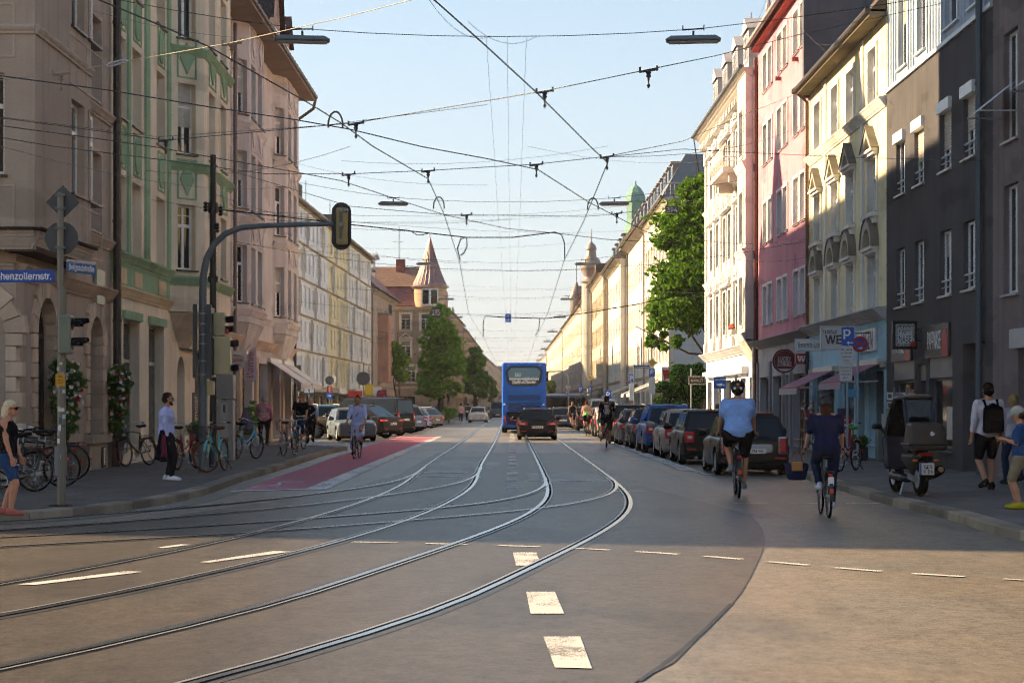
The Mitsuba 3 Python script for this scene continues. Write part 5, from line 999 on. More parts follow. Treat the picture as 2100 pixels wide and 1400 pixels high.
for (x, y, hd, lb) in ((6.0, 226, 66, 'dark glazed city bus with pale roof turning off far beyond the parked row'),):
    k, M, A, w, h = bus(x, y, hd, lb, '#3f5d84', 2.45, 2.95, 10.5, False)
    A('rear_glass', bx(-w + .1, w - .1, -h - .02, -h + .02, 1.2, 2.5), 'glass'); A('roof_band', rbox(-w - .01, w + .01, -h - .01, h, 2.66, 3.0, .1, 6), 'paint:#a9b4bd', None, 40)
    for sx in (-1, 1): A('side_glass', bx(sx * (w + .002) - .01, sx * (w + .002) + .01, -h + .4, h - .4, 1.1, 2.5), 'glass'); A('tail_lamp', bx(sx * .95 - .08, sx * .95 + .08, -h - .03, -h, .8, 1.05), 'paint:#a01c1c')
# ------------------------------------------------------------------ bicycles
WR = .345; FR, RR = .57, -.50     # wheel radius, front and rear axle
def bmesh(style):
    B = {}
    def wheel(y):
        c = [(0, y + (WR - .018) * math.cos(t), WR + (WR - .018) * math.sin(t)) for t in np.linspace(0, 2 * PI, 33)[:-1]]
        t = MB().tube(c, .020, 7, closed=True)
        r = MB().tube([(0, y + (q - y) * .93, WR + (z - WR) * .93) for _, q, z in c], .011, 5, closed=True); s = MB()
        for k in range(20):
            a = k * 2 * PI / 20; s.tube([(.025 * (-1) ** k, y, WR), (0, y + .30 * math.cos(a), WR + .30 * math.sin(a))], .0015, 3)
        s.tube([(-.05, y, WR), (.05, y, WR)], .025, 8); return t, r, s
    B['fw'], B['rw'] = wheel(FR), wheel(RR)
    bb, st, sd, hd, hb = (0, -.07, .30), (0, -.20, .80), (0, -.23, .94), (0, .40, .90), (0, .46, .66)
    f = MB()
    if style == 'step':
        f.tube([hb, (0, .33, .52), (0, .15, .38), (0, .0, .31), bb], .022, 8).tube([(0, .42, .80), (0, .25, .58), (0, .05, .47), (0, -.12, .50)], .018, 8)
    elif style == 'frame':
        f.tube([hb, bb], .022, 8).tube([(0, .41, .85), st], .018, 8)
    else: f.tube([hb, bb], .024, 8).tube([(0, .41, .84), (0, -.14, .62)], .02, 8)
    f.tube([bb, st], .019, 8).tube([hb, hd], .022, 8)
    for sx in (-1, 1): f.tube([bb, (sx * .06, RR, WR)], .012, 6).tube([(0, -.18, .72), (sx * .06, RR, WR)], .010, 6)
    B['frame'] = f
    k = MB()
    for sx in (-1, 1): k.tube([(sx * .03, .47, .68), (sx * .055, .50, .55), (sx * .06, FR, WR)], .014, 6)
    k.tube([(0, .455, .64), (0, .465, .70)], .03, 8); B['fork'] = k
    h = MB().tube([(0, .41, .88), (0, .38, 1.02)], .016, 8); up = .05 if style != 'frame' else .0
    h.tube([(-.30, .20, 1.03 + up), (-.27, .30, 1.05 + up), (-.12, .40, 1.03), (0, .40, 1.02), (.12, .40, 1.03), (.27, .30, 1.05 + up), (.30, .20, 1.03 + up)], .013, 7); B['handlebar'] = h
    g = MB()
    for sx in (-1, 1): g.tube([(sx * .30, .20, 1.03 + up), (sx * .305, .09, 1.02 + up)], .018, 8)
    B['grip'] = g
    B['saddle'] = m2t(hull(sph((-.075, -.33, .965), .035, 8), sph((.075, -.33, .965), .035, 8), sph((0, -.07, .965), .024, 8), sph((0, -.2, .955), .04, 8))); B['post'] = MB().tube([st, sd], .013, 7)
    c = MB().lathe([(.001, -.006), (.09, -.006), (.09, .006), (.001, .006)], 18, tr(.06, -.07, .30) @ ry(PI / 2)).tube([(.07, -.07, .30), (.08, -.03, .14)], .011, 6).tube([(-.07, -.07, .30), (-.08, -.11, .46)], .011, 6)
    c.box(.08, .18, -.07, .01, .13, .15).box(-.18, -.08, -.15, -.07, .45, .47); c.tube([(.06, -.07, .385), (.06, RR, WR + .035)], .006, 4).tube([(.06, -.07, .215), (.06, RR, WR - .035)], .006, 4); B['crank'] = c
    d = MB()
    for y, a0, a1 in ((RR, .25, 3.3), (FR, .35, 2.5)):
        q = [(y + (WR + .025) * math.cos(t), WR + (WR + .025) * math.sin(t)) for t in np.linspace(a0, a1, 14)]; i = np.arange(13)
        v = [[x, *p] for x in (-.028, .028) for p in q]; d.raw(v, np.stack([i, i + 1, i + 15, i + 14], 1))
    B['mudguard'] = d
    r = MB()
    for sx in (-.07, .07): r.tube([(sx, -.28, .73), (sx, -.72, .74)], .008, 5).tube([(sx, -.62, .735), (sx * .9, RR, WR)], .007, 5)
    for y in (-.32, -.45, -.58, -.70): r.tube([(-.07, y, .735), (.07, y, .735)], .006, 4)
    B['rack'] = r
    B['stand'] = MB().tube([(-.05, RR + .12, .30), (-.20, RR + .06, .01)], .012, 6)
    def basket(w, y0, y1, z0, z1, sx=0.):
        m = MB(); n = 7
        for z in np.linspace(z0, z1, 5):
            e = .84 + .16 * (z - z0) / (z1 - z0); m.tube([(-w * e, y0, z), (w * e, y0, z), (w * e, y1, z), (-w * e, y1, z)], .006 if z < z1 else .01, 4, closed=True)
        for q in np.linspace(-1, 1, n):
            for y in (y0, y1): m.tube([(q * w * .84, y, z0), (q * w, y, z1)], .004, 3)
        for y in np.linspace(y0, y1, n):
            for s in (-1, 1): m.tube([(s * w * .84, y, z0), (s * w, y, z1)], .004, 3)
        for q in np.linspace(-1, 1, n): m.tube([(q * w * .84, y0, z0), (q * w * .84, y1, z0)], .004, 3)
        return m
    B['fbasket'] = basket(.19, .44, .74, .78, 1.0); B['rbasket'] = basket(.18, -.72, -.36, .76, 1.0)
    B['light'] = MB().lathe([(.001, .05), (.035, .045), (.04, 0), (.02, -.05)], 10, tr(0, .52, .76) @ rx(-PI / 2)); B['tail'] = m2t(rbox(-.035, .035, -.755, -.72, .66, .71, .012, 5)); B['refl'] = m2t(rbox(-.03, .03, -.885, -.86, .40, .48, .01, 4))
    return B
BM = {}
def bike(x, y, head, label, col='#2a2b2e', style='frame', lean=0., tyre='#161616', fb=None, rb=None, mud=None, saddle='#1d1b1a', group='bicycles parked on the pavement', stand=True, z=0., sc=1., mudc=None, steer=0):
    if style not in BM: BM[style] = bmesh(style)
    B = BM[style]; k = thing('bicycle', label, 'bicycle', group); M = place(x, y, z, math.radians(head)) @ ry(lean) @ np.diag([sc, sc, sc, 1.])
    MS = M @ tr(0, .45, 0) @ rz(steer) @ tr(0, -.45, 0)
    A = lambda n, key, mt, par=None, sm=40: add(par or k, n, B[key], mt, sm, MS if key in ('fork', 'handlebar', 'grip', 'light', 'fbasket') else M, ck=(style, key))
    A('frame', 'frame', 'paint:' + col); A('fork', 'fork', 'paint:' + col)
    for q in ('fw', 'rw'):
        w = num(f'{k}__wheel'); 
        for n, i, mt in (('tyre', 0, 'cloth:' + tyre), ('rim', 1, 'paint:#4a4a4c'), ('spokes', 2, 'steeldull')):
            kk = f'{w}__{n}'; scene[kk] = {**plyd(B[q][i], mt, 40 if i < 2 else False, (style, q, i)), 'to_world': T(MS if q == 'fw' else M)}
    A('handlebar', 'handlebar', 'steel'); A('grip', 'grip', 'cloth:#1b1918'); A('saddle', 'saddle', 'cloth:' + saddle); A('seat_post', 'post', 'steeldull'); A('crankset', 'crank', 'steeldull')
    A('mudguard', 'mudguard', 'paint:' + (mudc or col)); A('rack', 'rack', 'paint:#1c1c1d'); A('headlamp', 'light', 'steeldull'); A('tail_lamp', 'tail', 'paint:#b3141a'); A('reflector', 'refl', 'paint:#c2401c')
    if stand: A('kickstand', 'stand', 'paint:#222223')
    if fb: A('front_basket', 'fbasket', 'paint:' + fb)
    if rb: A('rear_basket', 'rbasket', 'paint:' + rb)
    return k, M
def pbike(px, py, *a, **kw): q = gr(px, py, .12); return bike(q[0], q[1], *a, z=.122, **kw)
# ------------------------------------------------------------------ people
def ik(a, b, l1, l2, pole):
    a, b, pole = np.array(a, float), np.array(b, float), np.array(pole, float); d = b - a; L = np.linalg.norm(d); Lm = (l1 + l2) * .995
    if L > Lm: b = a + d / L * Lm; d = b - a; L = Lm
    u = d / L; c = (l1 * l1 - l2 * l2 + L * L) / (2 * L); h = math.sqrt(max(l1 * l1 - c * c, 0)); p = pole - u * (pole @ u); p /= np.linalg.norm(p) + 1e-9
    return a + u * c + p * h, b
def smooth(m, n=10, e=.028):
    t = m2t(m.refine_to_length(e)); t.merge_vertices(); trimesh.smoothing.filter_taubin(t, .5, .53, n); return t
def person(x, y, z, yaw, label, H=1.75, skin='#b58a70', hair='#3a2a20', top='#5577aa', legs='#22252c', shoes='#ddd8d0', pose='stand', sleeve=.5, leg=1., lean=0., hands=None, feet=None, pelvis=None, head=0., nod=0., bulk=1., helmet=None, dress=None, glasses=False, cap=None, hairl=.0, bun=False, torso='top', vest=None, seed=0, collar=True, hold=None):
    """body axes: x to the person's right, y forwards, z up; hands/feet/pelvis in those axes at H=1.75"""
    k = thing('person', label, 'person'); s = H / 1.75; M = place(x, y, z, math.radians(yaw)) @ np.diag([s, s, s, 1.])
    pv = np.array(pelvis if pelvis is not None else (0, 0, .93), float); cl, sl = math.cos(lean), math.sin(lean)
    up = lambda dx, dy, dz: pv + [dx, dy * cl + dz * sl, dz * cl - dy * sl]
    b = bulk * 1.1; fe = feet or {'stand': ((-.10, .0), (.10, .03)), 'walk': ((-.09, -.30), (.09, .30))}[pose if pose in ('stand', 'walk') else 'stand']
    hip = {-1: pv + [-.09 * b, 0, -.02], 1: pv + [.09 * b, 0, -.02]}; ank, knee, toe = {}, {}, {}
    for sx, q in zip((-1, 1), fe):
        q = np.array(q if len(q) == 3 else (*q, .085 if not (pose == 'walk' and q[1] < 0) else .16), float)
        knee[sx], ank[sx] = ik(hip[sx], q, .44, .43, (sx * .12, 1, .05)); pitch = .5 if (pose == 'walk' and q[1] < 0) else 0
        toe[sx] = ank[sx] + [sx * .02, .15, -.05 - .06 * pitch]
    sh = {sx: up(sx * .185 * (.6 + .4 * b), -.01, .50) for sx in (-1, 1)}; neck = up(0, .0, .55); elb, wri = {}, {}
    for sx, q in zip((-1, 1), hands or ((-.26, .05, .80), (.26, .05, .80))):
        elb[sx], wri[sx] = ik(sh[sx], q, .29, .26, (sx * .55, -.9, -.35))
    hc = neck + [0, .035 + .06 * sl, .155]; tors = [up(0, .01, .06), up(0, .015, .22), up(0, .0, .40)]
    R = lambda p, r: sph(p, r, 10)
    # nude body, one surface
    ms = [hull(R(pv + [-.07, 0, -.01], .105 * b), R(pv + [.07, 0, -.01], .105 * b), R(tors[1] + [-.05, 0, 0], .10 * b), R(tors[1] + [.05, 0, 0], .10 * b)),
          hull(R(tors[1] + [-.05, 0, 0], .10 * b), R(tors[1] + [.05, 0, 0], .10 * b), R(up(-.10, .0, .38), .105 * b), R(up(.10, 0, .38), .105 * b), R(sh[-1] * .72 + sh[1] * .28, .06), R(sh[1] * .72 + sh[-1] * .28, .06)), hull(R(neck - [0, 0, .06], .062), R(hc - [0, .02, .06], .052))]
    for sx in (-1, 1):
        ms += [hull(R(hip[sx], .10 * b), R(knee[sx], .06)), hull(R(knee[sx], .06), R(knee[sx] * .65 + ank[sx] * .35 + [0, -.02, 0], .058), R(ank[sx], .038)), hull(R(ank[sx], .038), R(ank[sx] + [0, -.05, -.05], .033), R(toe[sx], .033)),
               hull(R(sh[sx], .058), R(elb[sx], .042)), hull(R(elb[sx], .042), R(wri[sx], .028)), hull(R(neck, .06), R(sh[sx], .055))]
    fw, rt = np.array([math.sin(head) * 1., math.cos(head), -nod]), np.array([math.cos(head), -math.sin(head), 0]); fw /= np.linalg.norm(fw); uz_ = np.cross(rt, fw)
    HP = lambda a, c, e: hc + rt * a + fw * c + uz_ * e
    ms += [hull(R(HP(0, -.015, .045), .088), R(HP(0, .035, -.045), .058), R(HP(0, .05, -.085), .034), R(HP(0, -.03, -.02), .075), R(HP(0, .03, .03), .075)), hull(R(HP(0, .095, .01), .012), R(HP(0, .118, -.022), .015), R(HP(0, .09, -.025), .016)), hull(R(HP(-.025, .088, -.062), .012), R(HP(.025, .088, -.062), .012)), R(HP(-.08, -.005, -.005), .022), R(HP(.08, -.005, -.005), .022)]
    body = smooth(union(ms), 8)
    bm = t2m(body); hm = []
    for sx in (-1, 1):      # hands with five fingers
        d = wri[sx] - elb[sx]; d /= np.linalg.norm(d); side = np.cross(d, [0, 1., 0]); side = side / np.linalg.norm(side) if np.linalg.norm(side) > .2 else np.array([sx, 0, 0.])
        if pose == 'bike': d = d * .5 + np.array([0, .6, -.5]); d /= np.linalg.norm(d); side = np.array([1., 0, 0])
        nrm = np.cross(side, d) ; w = wri[sx]; pc = w + d * .075
        wv = np.array([0, 1., 0]) if pose != 'bike' else side; wv = wv - d * (wv @ d); wv /= np.linalg.norm(wv); pn = np.cross(wv, d) * sx
        hm += [hull(*[sph(w + wv * a, .017, 6) for a in (-.012, .012)], *[sph(pc + wv * a + d * .01, .014, 6) for a in (-.03, .03)])]
        for i, (a, l) in enumerate(((-.031, .060), (-.010, .072), (.011, .078), (.031, .070))):
            c = pc + wv * a; e1 = c + d * l * .55; e2 = e1 + (d * .6 - pn * .7) * l * .55; hm += [hull(sph(c, .0095, 6), sph(e1, .009, 6)), hull(sph(e1, .009, 6), sph(e2, .008, 6))]
        c = w + d * .03 + wv * .028; hm += [hull(sph(c, .012, 6), sph(c + wv * .03 + d * .03, .010, 6)), hull(sph(c + wv * .03 + d * .03, .010, 6), sph(c + wv * .032 + d * .065 - pn * .015, .009, 6))]
    add(k, 'body', m2t(union([bm] + hm)), 'cloth:' + skin, 50, M)
    # clothes
    o = .016; sl_ = {sx: sh[sx] + (elb[sx] - sh[sx]) * min(1, sleeve * 2) for sx in (-1, 1)}
    hem = .0 if not dress else .0
    tm = [hull(R(pv + [-.078, -.005, .03], .128 * b), R(pv + [.078, -.005, .03], .128 * b), R(tors[1] + [-.055, 0, 0], .113 * b), R(tors[1] + [.055, 0, 0], .113 * b)),
          hull(R(tors[1] + [-.055, 0, 0], .113 * b), R(tors[1] + [.055, 0, 0], .113 * b), R(up(-.105 * b, .0, .38), .118 * b), R(up(.105 * b, 0, .38), .118 * b), R(sh[-1] * .74 + sh[1] * .26, .07), R(sh[1] * .74 + sh[-1] * .26, .07))]
    if sleeve > 0:
        for sx in (-1, 1):
            tm += [hull(R(neck - [0, .01, .055], .05), R(sh[sx], .072)), hull(R(sh[sx], .074), R(sl_[sx], .060))]
            if sleeve > .5: q = elb[sx] + (wri[sx] - elb[sx]) * min(1, (sleeve - .5) * 2); tm.append(hull(R(elb[sx], .058), R(q, .044)))
    t = smooth(union(tm), 9, .03)
    wn = meshkit.noise(t.vertices * [16, 16, 11] + seed, 3) - .5; t.vertices += t.vertex_normals * (wn * .016)[:, None]      # folds
    add(k, 'dress' if dress else 'shirt', t, 'cloth:' + top, True, M)
    if collar and sleeve > 0: add(k, 'collar', MB().tube([neck + [.062 * math.cos(a), .062 * math.sin(a), -.02] for a in np.linspace(0, 2 * PI, 15)[:-1]], .016, 6, closed=True), 'cloth:' + top, 50, M)
    if vest: add(k, 'vest', smooth(union([tm[0], tm[1]]).scale([1., 1., 1.]), 4, .03), 'cloth:' + vest, True, M @ tr(0, -.004, 0))
    if dress:
        rm = [hull(R(pv + [-.08, 0, 0], .125), R(pv + [.08, 0, 0], .125), *[R(knee[sx] + [sx * .03, -.03, -.10], .085) for sx in (-1, 1)], R(knee[1] * .5 + knee[-1] * .5 + [0, -.2, -.12], .06)), hull(R(knee[1] + [.04, -.05, -.1], .08), R(knee[1] + [.10, -.22, -.32], .05), R(hip[1], .1))]
        t = smooth(union(rm), 6, .03); t.vertices += t.vertex_normals * ((meshkit.noise(t.vertices * [22, 9, 6], 5) - .5) * .03)[:, None]; add(k, 'skirt', t, 'cloth:' + top, True, M)
    else:
        lm = [hull(R(pv + [-.075, 0, -.02], .113 * b), R(pv + [.075, 0, -.02], .113 * b), R(pv + [0, 0, .03], .108 * b))]
        for sx in (-1, 1):
            a = hip[sx] + (knee[sx] - hip[sx]) * min(1, leg * 2); lm.append(hull(R(hip[sx], .113 * b), R(a, .080 if leg <= .5 else .072)))
            if leg > .5: q = knee[sx] + (ank[sx] - knee[sx]) * min(1, (leg - .5) * 2); lm += [hull(R(knee[sx], .072), R(knee[sx] * .65 + ank[sx] * .35 + [0, -.02, 0], .068), R(q, .054))]
        t = smooth(union(lm), 8, .03); t.vertices += t.vertex_normals * ((meshkit.noise(t.vertices * [14, 14, 20], 8) - .5) * .012)[:, None]
        add(k, 'trousers' if leg > .6 else 'shorts', t, 'cloth:' + legs, True, M)
    for sx in (-1, 1):
        a, q = ank[sx], toe[sx]; add(k, 'shoe', m2t(hull(sph(a + [0, -.03, .0], .048, 8), sph(a + [0, -.06, -.045], .040, 8), sph(q + [.012 * sx, 0, .0], .040, 8), sph(q + [0, .03, -.004], .034, 8), sph(a + [0, .06, -.03], .045, 8))), 'cloth:' + shoes, 50, M)
    # hair, headgear, face
    hr = [hull(R(HP(0, -.02, .055), .095), R(HP(0, -.045, .0), .083), R(HP(0, .03, .085), .05)), hull(R(HP(-.055, -.03, -.01), .045), R(HP(.055, -.03, -.01), .045), R(HP(0, -.05, -.05), .05))]
    if hairl: hr += [hull(R(HP(0, -.06, 0), .08), R(HP(-.04, -.085, -.05 - hairl), .05), R(HP(.04, -.085, -.05 - hairl), .05))]
    if bun: hr.append(R(HP(0, -.06, .13), .045))
    t = smooth(union(hr) - hull(R(HP(0, .13, -.06), .09), R(HP(0, .2, .03), .09), R(HP(0, .09, .02), .05)), 4, .02); t.vertices += t.vertex_normals * ((meshkit.noise(t.vertices * 45, 2) - .5) * .012)[:, None]
    add(k, 'hair', t, 'cloth:' + hair, True, M)
    for sx in (-1, 1): add(k, 'eye', m2t(sph(HP(sx * .032, .078, .012), .011, 6)), 'cloth:#1e1612', True, M)
    add(k, 'mouth', m2t(hull(sph(HP(-.022, .092, -.062), .007, 5), sph(HP(.022, .092, -.062), .007, 5))), 'cloth:#8a4a42', True, M)
    if glasses: add(k, 'sunglasses', m2t(union([hull(*[sph(HP(sx * a, .100 - .01 * abs(a) * 10 * .5, e), .010, 6) for a in (.014, .06) for e in (-.004, .026)]) for sx in (-1, 1)] + [hull(sph(HP(sx * .062, .085, .015), .006, 5), sph(HP(sx * .082, 0, .012), .005, 5)) for sx in (-1, 1)])), 'cloth:#0c0c0e', 40, M)
    if helmet:
        hm = hull(R(HP(0, -.02, .07), .122), R(HP(0, .04, .075), .105), R(HP(0, -.07, .03), .10)) - hull(R(HP(0, 0, -.10), .12), R(HP(0, .1, -.08), .13), R(HP(0, -.14, -.1), .12))
        for a in (-.055, 0., .055): hm = hm - hull(R(HP(a, -.12, .05), .014), R(HP(a * .8, -.10, .17), .016), R(HP(a * .8, .1, .19), .016))
        add(k, 'helmet', m2t(hm), 'paint:' + helmet, 35, M)
    if cap:
        add(k, 'cap', m2t(union([hull(R(HP(0, -.02, .07), .108), R(HP(0, .03, .075), .09)) - hull(R(HP(0, 0, -.09), .125), R(HP(0, .12, -.09), .12), R(HP(0, -.1, -.09), .12)), hull(*[R(HP(a, c, e), .009) for a, c, e in ((-.075, .07, .05), (.075, .07, .05), (-.05, .19, .02), (.05, .19, .02))])])), 'cloth:' + cap, 40, M)
    return k, M, dict(up=up, neck=neck, hc=hc, HP=HP, wri=wri, knee=knee, ank=ank, sh=sh, pv=pv, s=s)
def rider(px, py, head, blabel, plabel, bk={}, H=1.75, z=0., pedal=1, **kw):
    q = gr(px, py, z); s = H / 1.75
    y0 = math.radians(head); c = q[:2]
    kb, Mb = bike(c[0], c[1], head, blabel, group='bicycles being ridden', stand=False, z=z, sc=s * .98, **bk)
    f = ((-.10, -.10, .50), (.10, -.02, .21)) if pedal > 0 else ((-.10, -.02, .21), (.10, -.10, .50))
    lean = kw.pop('lean', .28); hd = kw.pop('hands', ((-.29, .17, 1.06), (.29, .17, 1.06)))
    return person(c[0], c[1], z, head, plabel, H=H, pose='bike', pelvis=(0, -.24, 1.06), lean=lean, hands=hd, feet=f, **kw) + (kb, Mb)
# ------------------------------------------------------------------ cyclists and walkers
k, M, J, kb, Mb = rider(1512, 1018, -4, 'black city bicycle under the cyclist in the pale blue shirt', 'person in pale blue shirt, black shorts and dark helmet cycling away beside parked cars', dict(col='#1c1d1f'), H=1.86, top='#86aae2', legs='#141518', shoes='#77808a', hair='#2b2320', skin='#b98b72', helmet='#17181a', leg=.42, sleeve=.36, bulk=1.2, seed=2)
for a, c in ((-.05, '#cfcfcf'), (.05, '#cfcfcf'), (0, '#d0702c')): add(k, 'helmet_mark', m2t(hull(*[sph(J['HP'](a + dx, -.155 + .012 * abs(dz) * 10, .03 + dz + (.06 if c == '#d0702c' else 0)), .007, 5) for dx, dz in ((-.02, .012), (.02, .012), (0, -.02))])), 'paint:' + c, 40, M)
k, M, J, kb, Mb = rider(1692, 1058, -3, 'dark city bicycle under the cyclist in the navy top', 'person in navy T-shirt, jeans and black helmet cycling away near the kerb', dict(col='#2b2a26', style='step'), H=1.60, top='#1d2440', legs='#1c2740', shoes='#b9bcc6', hair='#4a2c24', skin='#bf9680', helmet='#1a1b1d', hairl=.16, sleeve=.4, seed=4)
add(kb, 'rear_reflector_panel', m2t(rbox(-.045, .045, -.80, -.77, .52, .66, .01, 4)), 'paint:#d0d2d4', 40, Mb)
k = thing('handbag', 'round navy handbag with tan flap hanging from the cyclist\'s handlebar', 'bag'); Mh = Mb @ tr(-.43, .22, .74)
t = m2t(hull(*[sph((a, c, e), .05, 8) for a, e in ((-.14, .06), (.14, .06), (-.10, -.12), (.10, -.12)) for c in (-.05, .05)])); add(k, 'pouch', t, 'cloth:#1c2440', 50, Mh); add(k, 'flap', m2t(rbox(-.09, .09, -.115, -.08, -.02, .13, .015, 5)), 'cloth:#a87c4e', 40, Mh)
for sx in (-1, 1): add(k, 'strap', MB().tube([(sx * .09, -.07, .10), (sx * .06, -.03, .27), (sx * .02, 0, .32)], .010, 6), 'cloth:#6d3c2c', 40, Mh)
k, M, J, kb, Mb = rider(732, 940, 176, 'bicycle with dark frame ridden by the woman in the blue dress', 'person in light blue dress cycling towards us on the red lane', dict(col='#2a2324', style='step'), H=1.72, top='#bccaf6', skin='#b8876c', hair='#3c281e', shoes='#1c1c1e', dress=True, sleeve=.75, lean=.12, bun=True, seed=5)
add(k, 'bag_strap', MB().tube([J['sh'][-1] + [.03, .06, .05], J['up'](0.0, .14, .3), J['up'](.13, .10, .08)], .014, 6), 'cloth:#5d4434', 40, M)
k, M, J, kb, Mb = rider(614, 921, 170, 'white-forked bicycle ridden by the woman in sunglasses', 'person in black T-shirt and sunglasses with tied white jacket riding on the pavement', dict(col='#8d9398', style='frame'), H=1.70, z=.122, top='#17171c', legs='#25375a', shoes='#d8643a', skin='#b98a70', hair='#6d4a30', glasses=True, bun=True, sleeve=.4, lean=.1, seed=6)
add(k, 'tied_jacket', m2t(hull(*[sph(J['pv'] + [a, c, .08], .05, 8) for a in (-.12, .12) for c in (-.06, .1)])), 'cloth:#c9c7c4', 50, M)
k, M, J, kb, Mb = rider(1244, 917, -2, 'black bicycle under the man with big white letters on his back', 'person in black T-shirt with large white letters and dark shorts cycling away', dict(col='#17181a', style='frame'), H=1.80, top='#15161a', legs='#3a342e', shoes='#3d2a22', skin='#a87e68', hair='#2a201c', leg=.46, sleeve=.42, bulk=1.12, seed=7)
for i, w in enumerate(('HEY', 'HO', 'LETS', 'GO')): add(k, 'shirt_lettering', MB().text(w, .075, mat4([1, 0, 0], [0, .27, .96], [0, -.96, .27], J['up'](0, -.150 + .0 * i, .395 - .092 * i)), .012, True, .24), 'cloth:#dcdcdc', False, M)
k, M, J, kb, Mb = rider(1203, 893, -2, 'bicycle with black child seat and green helmet at its rear', 'person in patterned sleeveless top cycling away with a child seat behind', dict(col='#3a2c2c', style='step'), H=1.70, top='#9d8378', legs='#2a2826', shoes='#1f1e1e', skin='#ad8068', hair='#4a3226', leg=.48, sleeve=.0, seed=8)
kk = thing('child_seat', 'black child bicycle seat with a green helmet resting in it', 'child seat'); add(kk, 'shell', m2t(rbox(-.18, .18, -.78, -.45, .78, 1.12, .05, 6)), 'cloth:#17181b', 40, Mb); add(kk, 'helmet', m2t(sph((0, -.6, 1.16), .13, 10)), 'paint:#4ea83c', True, Mb)
k, M, J, kb, Mb = rider(1174, 881, -2, 'slim bicycle under the cyclist with long fair hair', 'person with long fair hair and dark top cycling away farthest of the three', dict(col='#8a8d90', style='frame'), H=1.68, top='#1d2128', legs='#1b1d22', shoes='#7a4a34', skin='#b88a70', hair='#8a6844', leg=.4, sleeve=.0, hairl=.32, seed=9)
k, M, J, kb, Mb = rider(1232, 905, -2, 'bicycle half hidden beyond the lettered T-shirt cyclist', 'person in pale top and denim shorts cycling half hidden beyond the lettered T-shirt', dict(col='#5d6064', style='step'), H=1.62, top='#b9b4c0', legs='#5a7498', shoes='#1f1e1e', skin='#b08068', hair='#3a2820', leg=.42, sleeve=.3, seed=10)
def walk(px, py, yaw, label, z=.122, **kw): q = gr(px, py, z); return person(q[0], q[1], z, yaw, label, **kw)
def drape(a, b, h, sd):
    # hanging cloth: gathered at the top, folded and wider below
    g, zz = np.linspace(0, 2 * PI, 33)[:-1], np.linspace(0, 1, 14); v = []
    for q in zz:
        w = .45 + .65 * (1 - q) ** .7; e = .06 * math.sin(q * 9 + sd)
        for t in g:
            f = 1 + .22 * math.sin(t * 5 + sd + 2 * q) * (1 - q * .5) + .1 * math.sin(t * 9 + sd * 3); v.append([a * w * f * math.cos(t) + e * a, b * w * f * math.sin(t), h * q + (.04 * math.sin(t * 2 + sd) if q < .1 else 0)])
    n = 32; F_ = [[i * n + j, i * n + (j + 1) % n, (i + 1) * n + (j + 1) % n, (i + 1) * n + j] for i in range(13) for j in range(n)]
    m = MB().raw(v, F_); m.raw(v[:n], [[0, j + 1, j] for j in range(1, n - 1)]); m.raw(v[-n:], [[0, j, j + 1] for j in range(1, n - 1)]); t = m.mesh(); t.merge_vertices(); return t
# west pavement
k, M, J = walk(341, 985, -82, 'bearded person in sunglasses, lilac-blue shirt and dark trousers waiting on the pavement', H=1.70, top='#b4bae6', legs='#1f1e22', shoes='#dedde0', hair='#2a1d18', skin='#b3866e', glasses=True, sleeve=1., feet=((-.10, .02), (.11, .10)), hands=((-.20, .0, .80), (.22, .03, .78)), bulk=1.22, seed=1)
add(k, 'beard', m2t(smooth(hull(sph(J['HP'](-.045, .05, -.06), .03, 8), sph(J['HP'](.045, .05, -.06), .03, 8), sph(J['HP'](0, .075, -.10), .034, 8)), 2, .02) and hull(sph(J['HP'](-.045, .05, -.065), .028, 8), sph(J['HP'](.045, .05, -.065), .028, 8), sph(J['HP'](0, .07, -.10), .034, 8))), 'cloth:#3a281f', 40, M)
kk = thing('folded_jacket', 'dark jacket with plum lining carried by the man in the lilac shirt', 'jacket'); t = drape(.055, .12, .60, 4); add(kk, 'cloth', t, 'cloth:#17171d', True, M @ tr(.24, -.05, .42)); add(kk, 'lining', drape(.04, .06, .42, 9), 'cloth:#6d2c3c', True, M @ tr(.275, -.03, .50))
k, M, J = walk(12, 1056, -88, 'person with blonde hair, black top and denim shorts walking at the frame edge', H=1.52, top='#17171c', legs='#2c4a74', shoes='#b0685c', hair='#cdbb9c', skin='#bd8a72', glasses=True, sleeve=.0, leg=.40, feet=((-.08, -.06), (.09, .10)), hands=((-.22, .18, .86), (.24, .16, .82)), hairl=.05, bulk=1.1, lean=.06, seed=3)
k, M, J = walk(541, 912, 4, 'person in red and white checked shirt walking away along the shops', H=1.78, top='#a8757f', legs='#17171a', shoes='#3a3634', hair='#8d8a86', skin='#b3866e', sleeve=.95, pose='walk', feet=((-.10, -.08), (.10, .14)), bulk=1.2, hands=((-.30, .05, .86), (.30, .08, .86)), seed=11)
m = MB()
for i in range(9): z = .08 + i * .05; m.tube([J['up'](.185 * math.cos(a), .165 * math.sin(a) - .005, z) for a in np.linspace(0, 2 * PI, 19)[:-1]], .007, 4, closed=True)
for a in np.linspace(0, 2 * PI, 19)[:-1]: m.tube([J['up'](.185 * math.cos(a), .165 * math.sin(a) - .005, z) for z in np.linspace(.05, .44, 5)], .007, 4)
add(k, 'shirt_check', m, 'cloth:#d6c6c8', False, M)
walk(636, 909, 4, 'person in dark vest over grey shirt walking away behind the woman in sunglasses', H=1.74, top='#9a9aa2', vest='#17181c', legs='#1a1b1f', shoes='#1a1a1a', hair='#a39e98', skin='#b08670', sleeve=.6, pose='walk', feet=((-.1, .1), (.1, -.1)), seed=12)
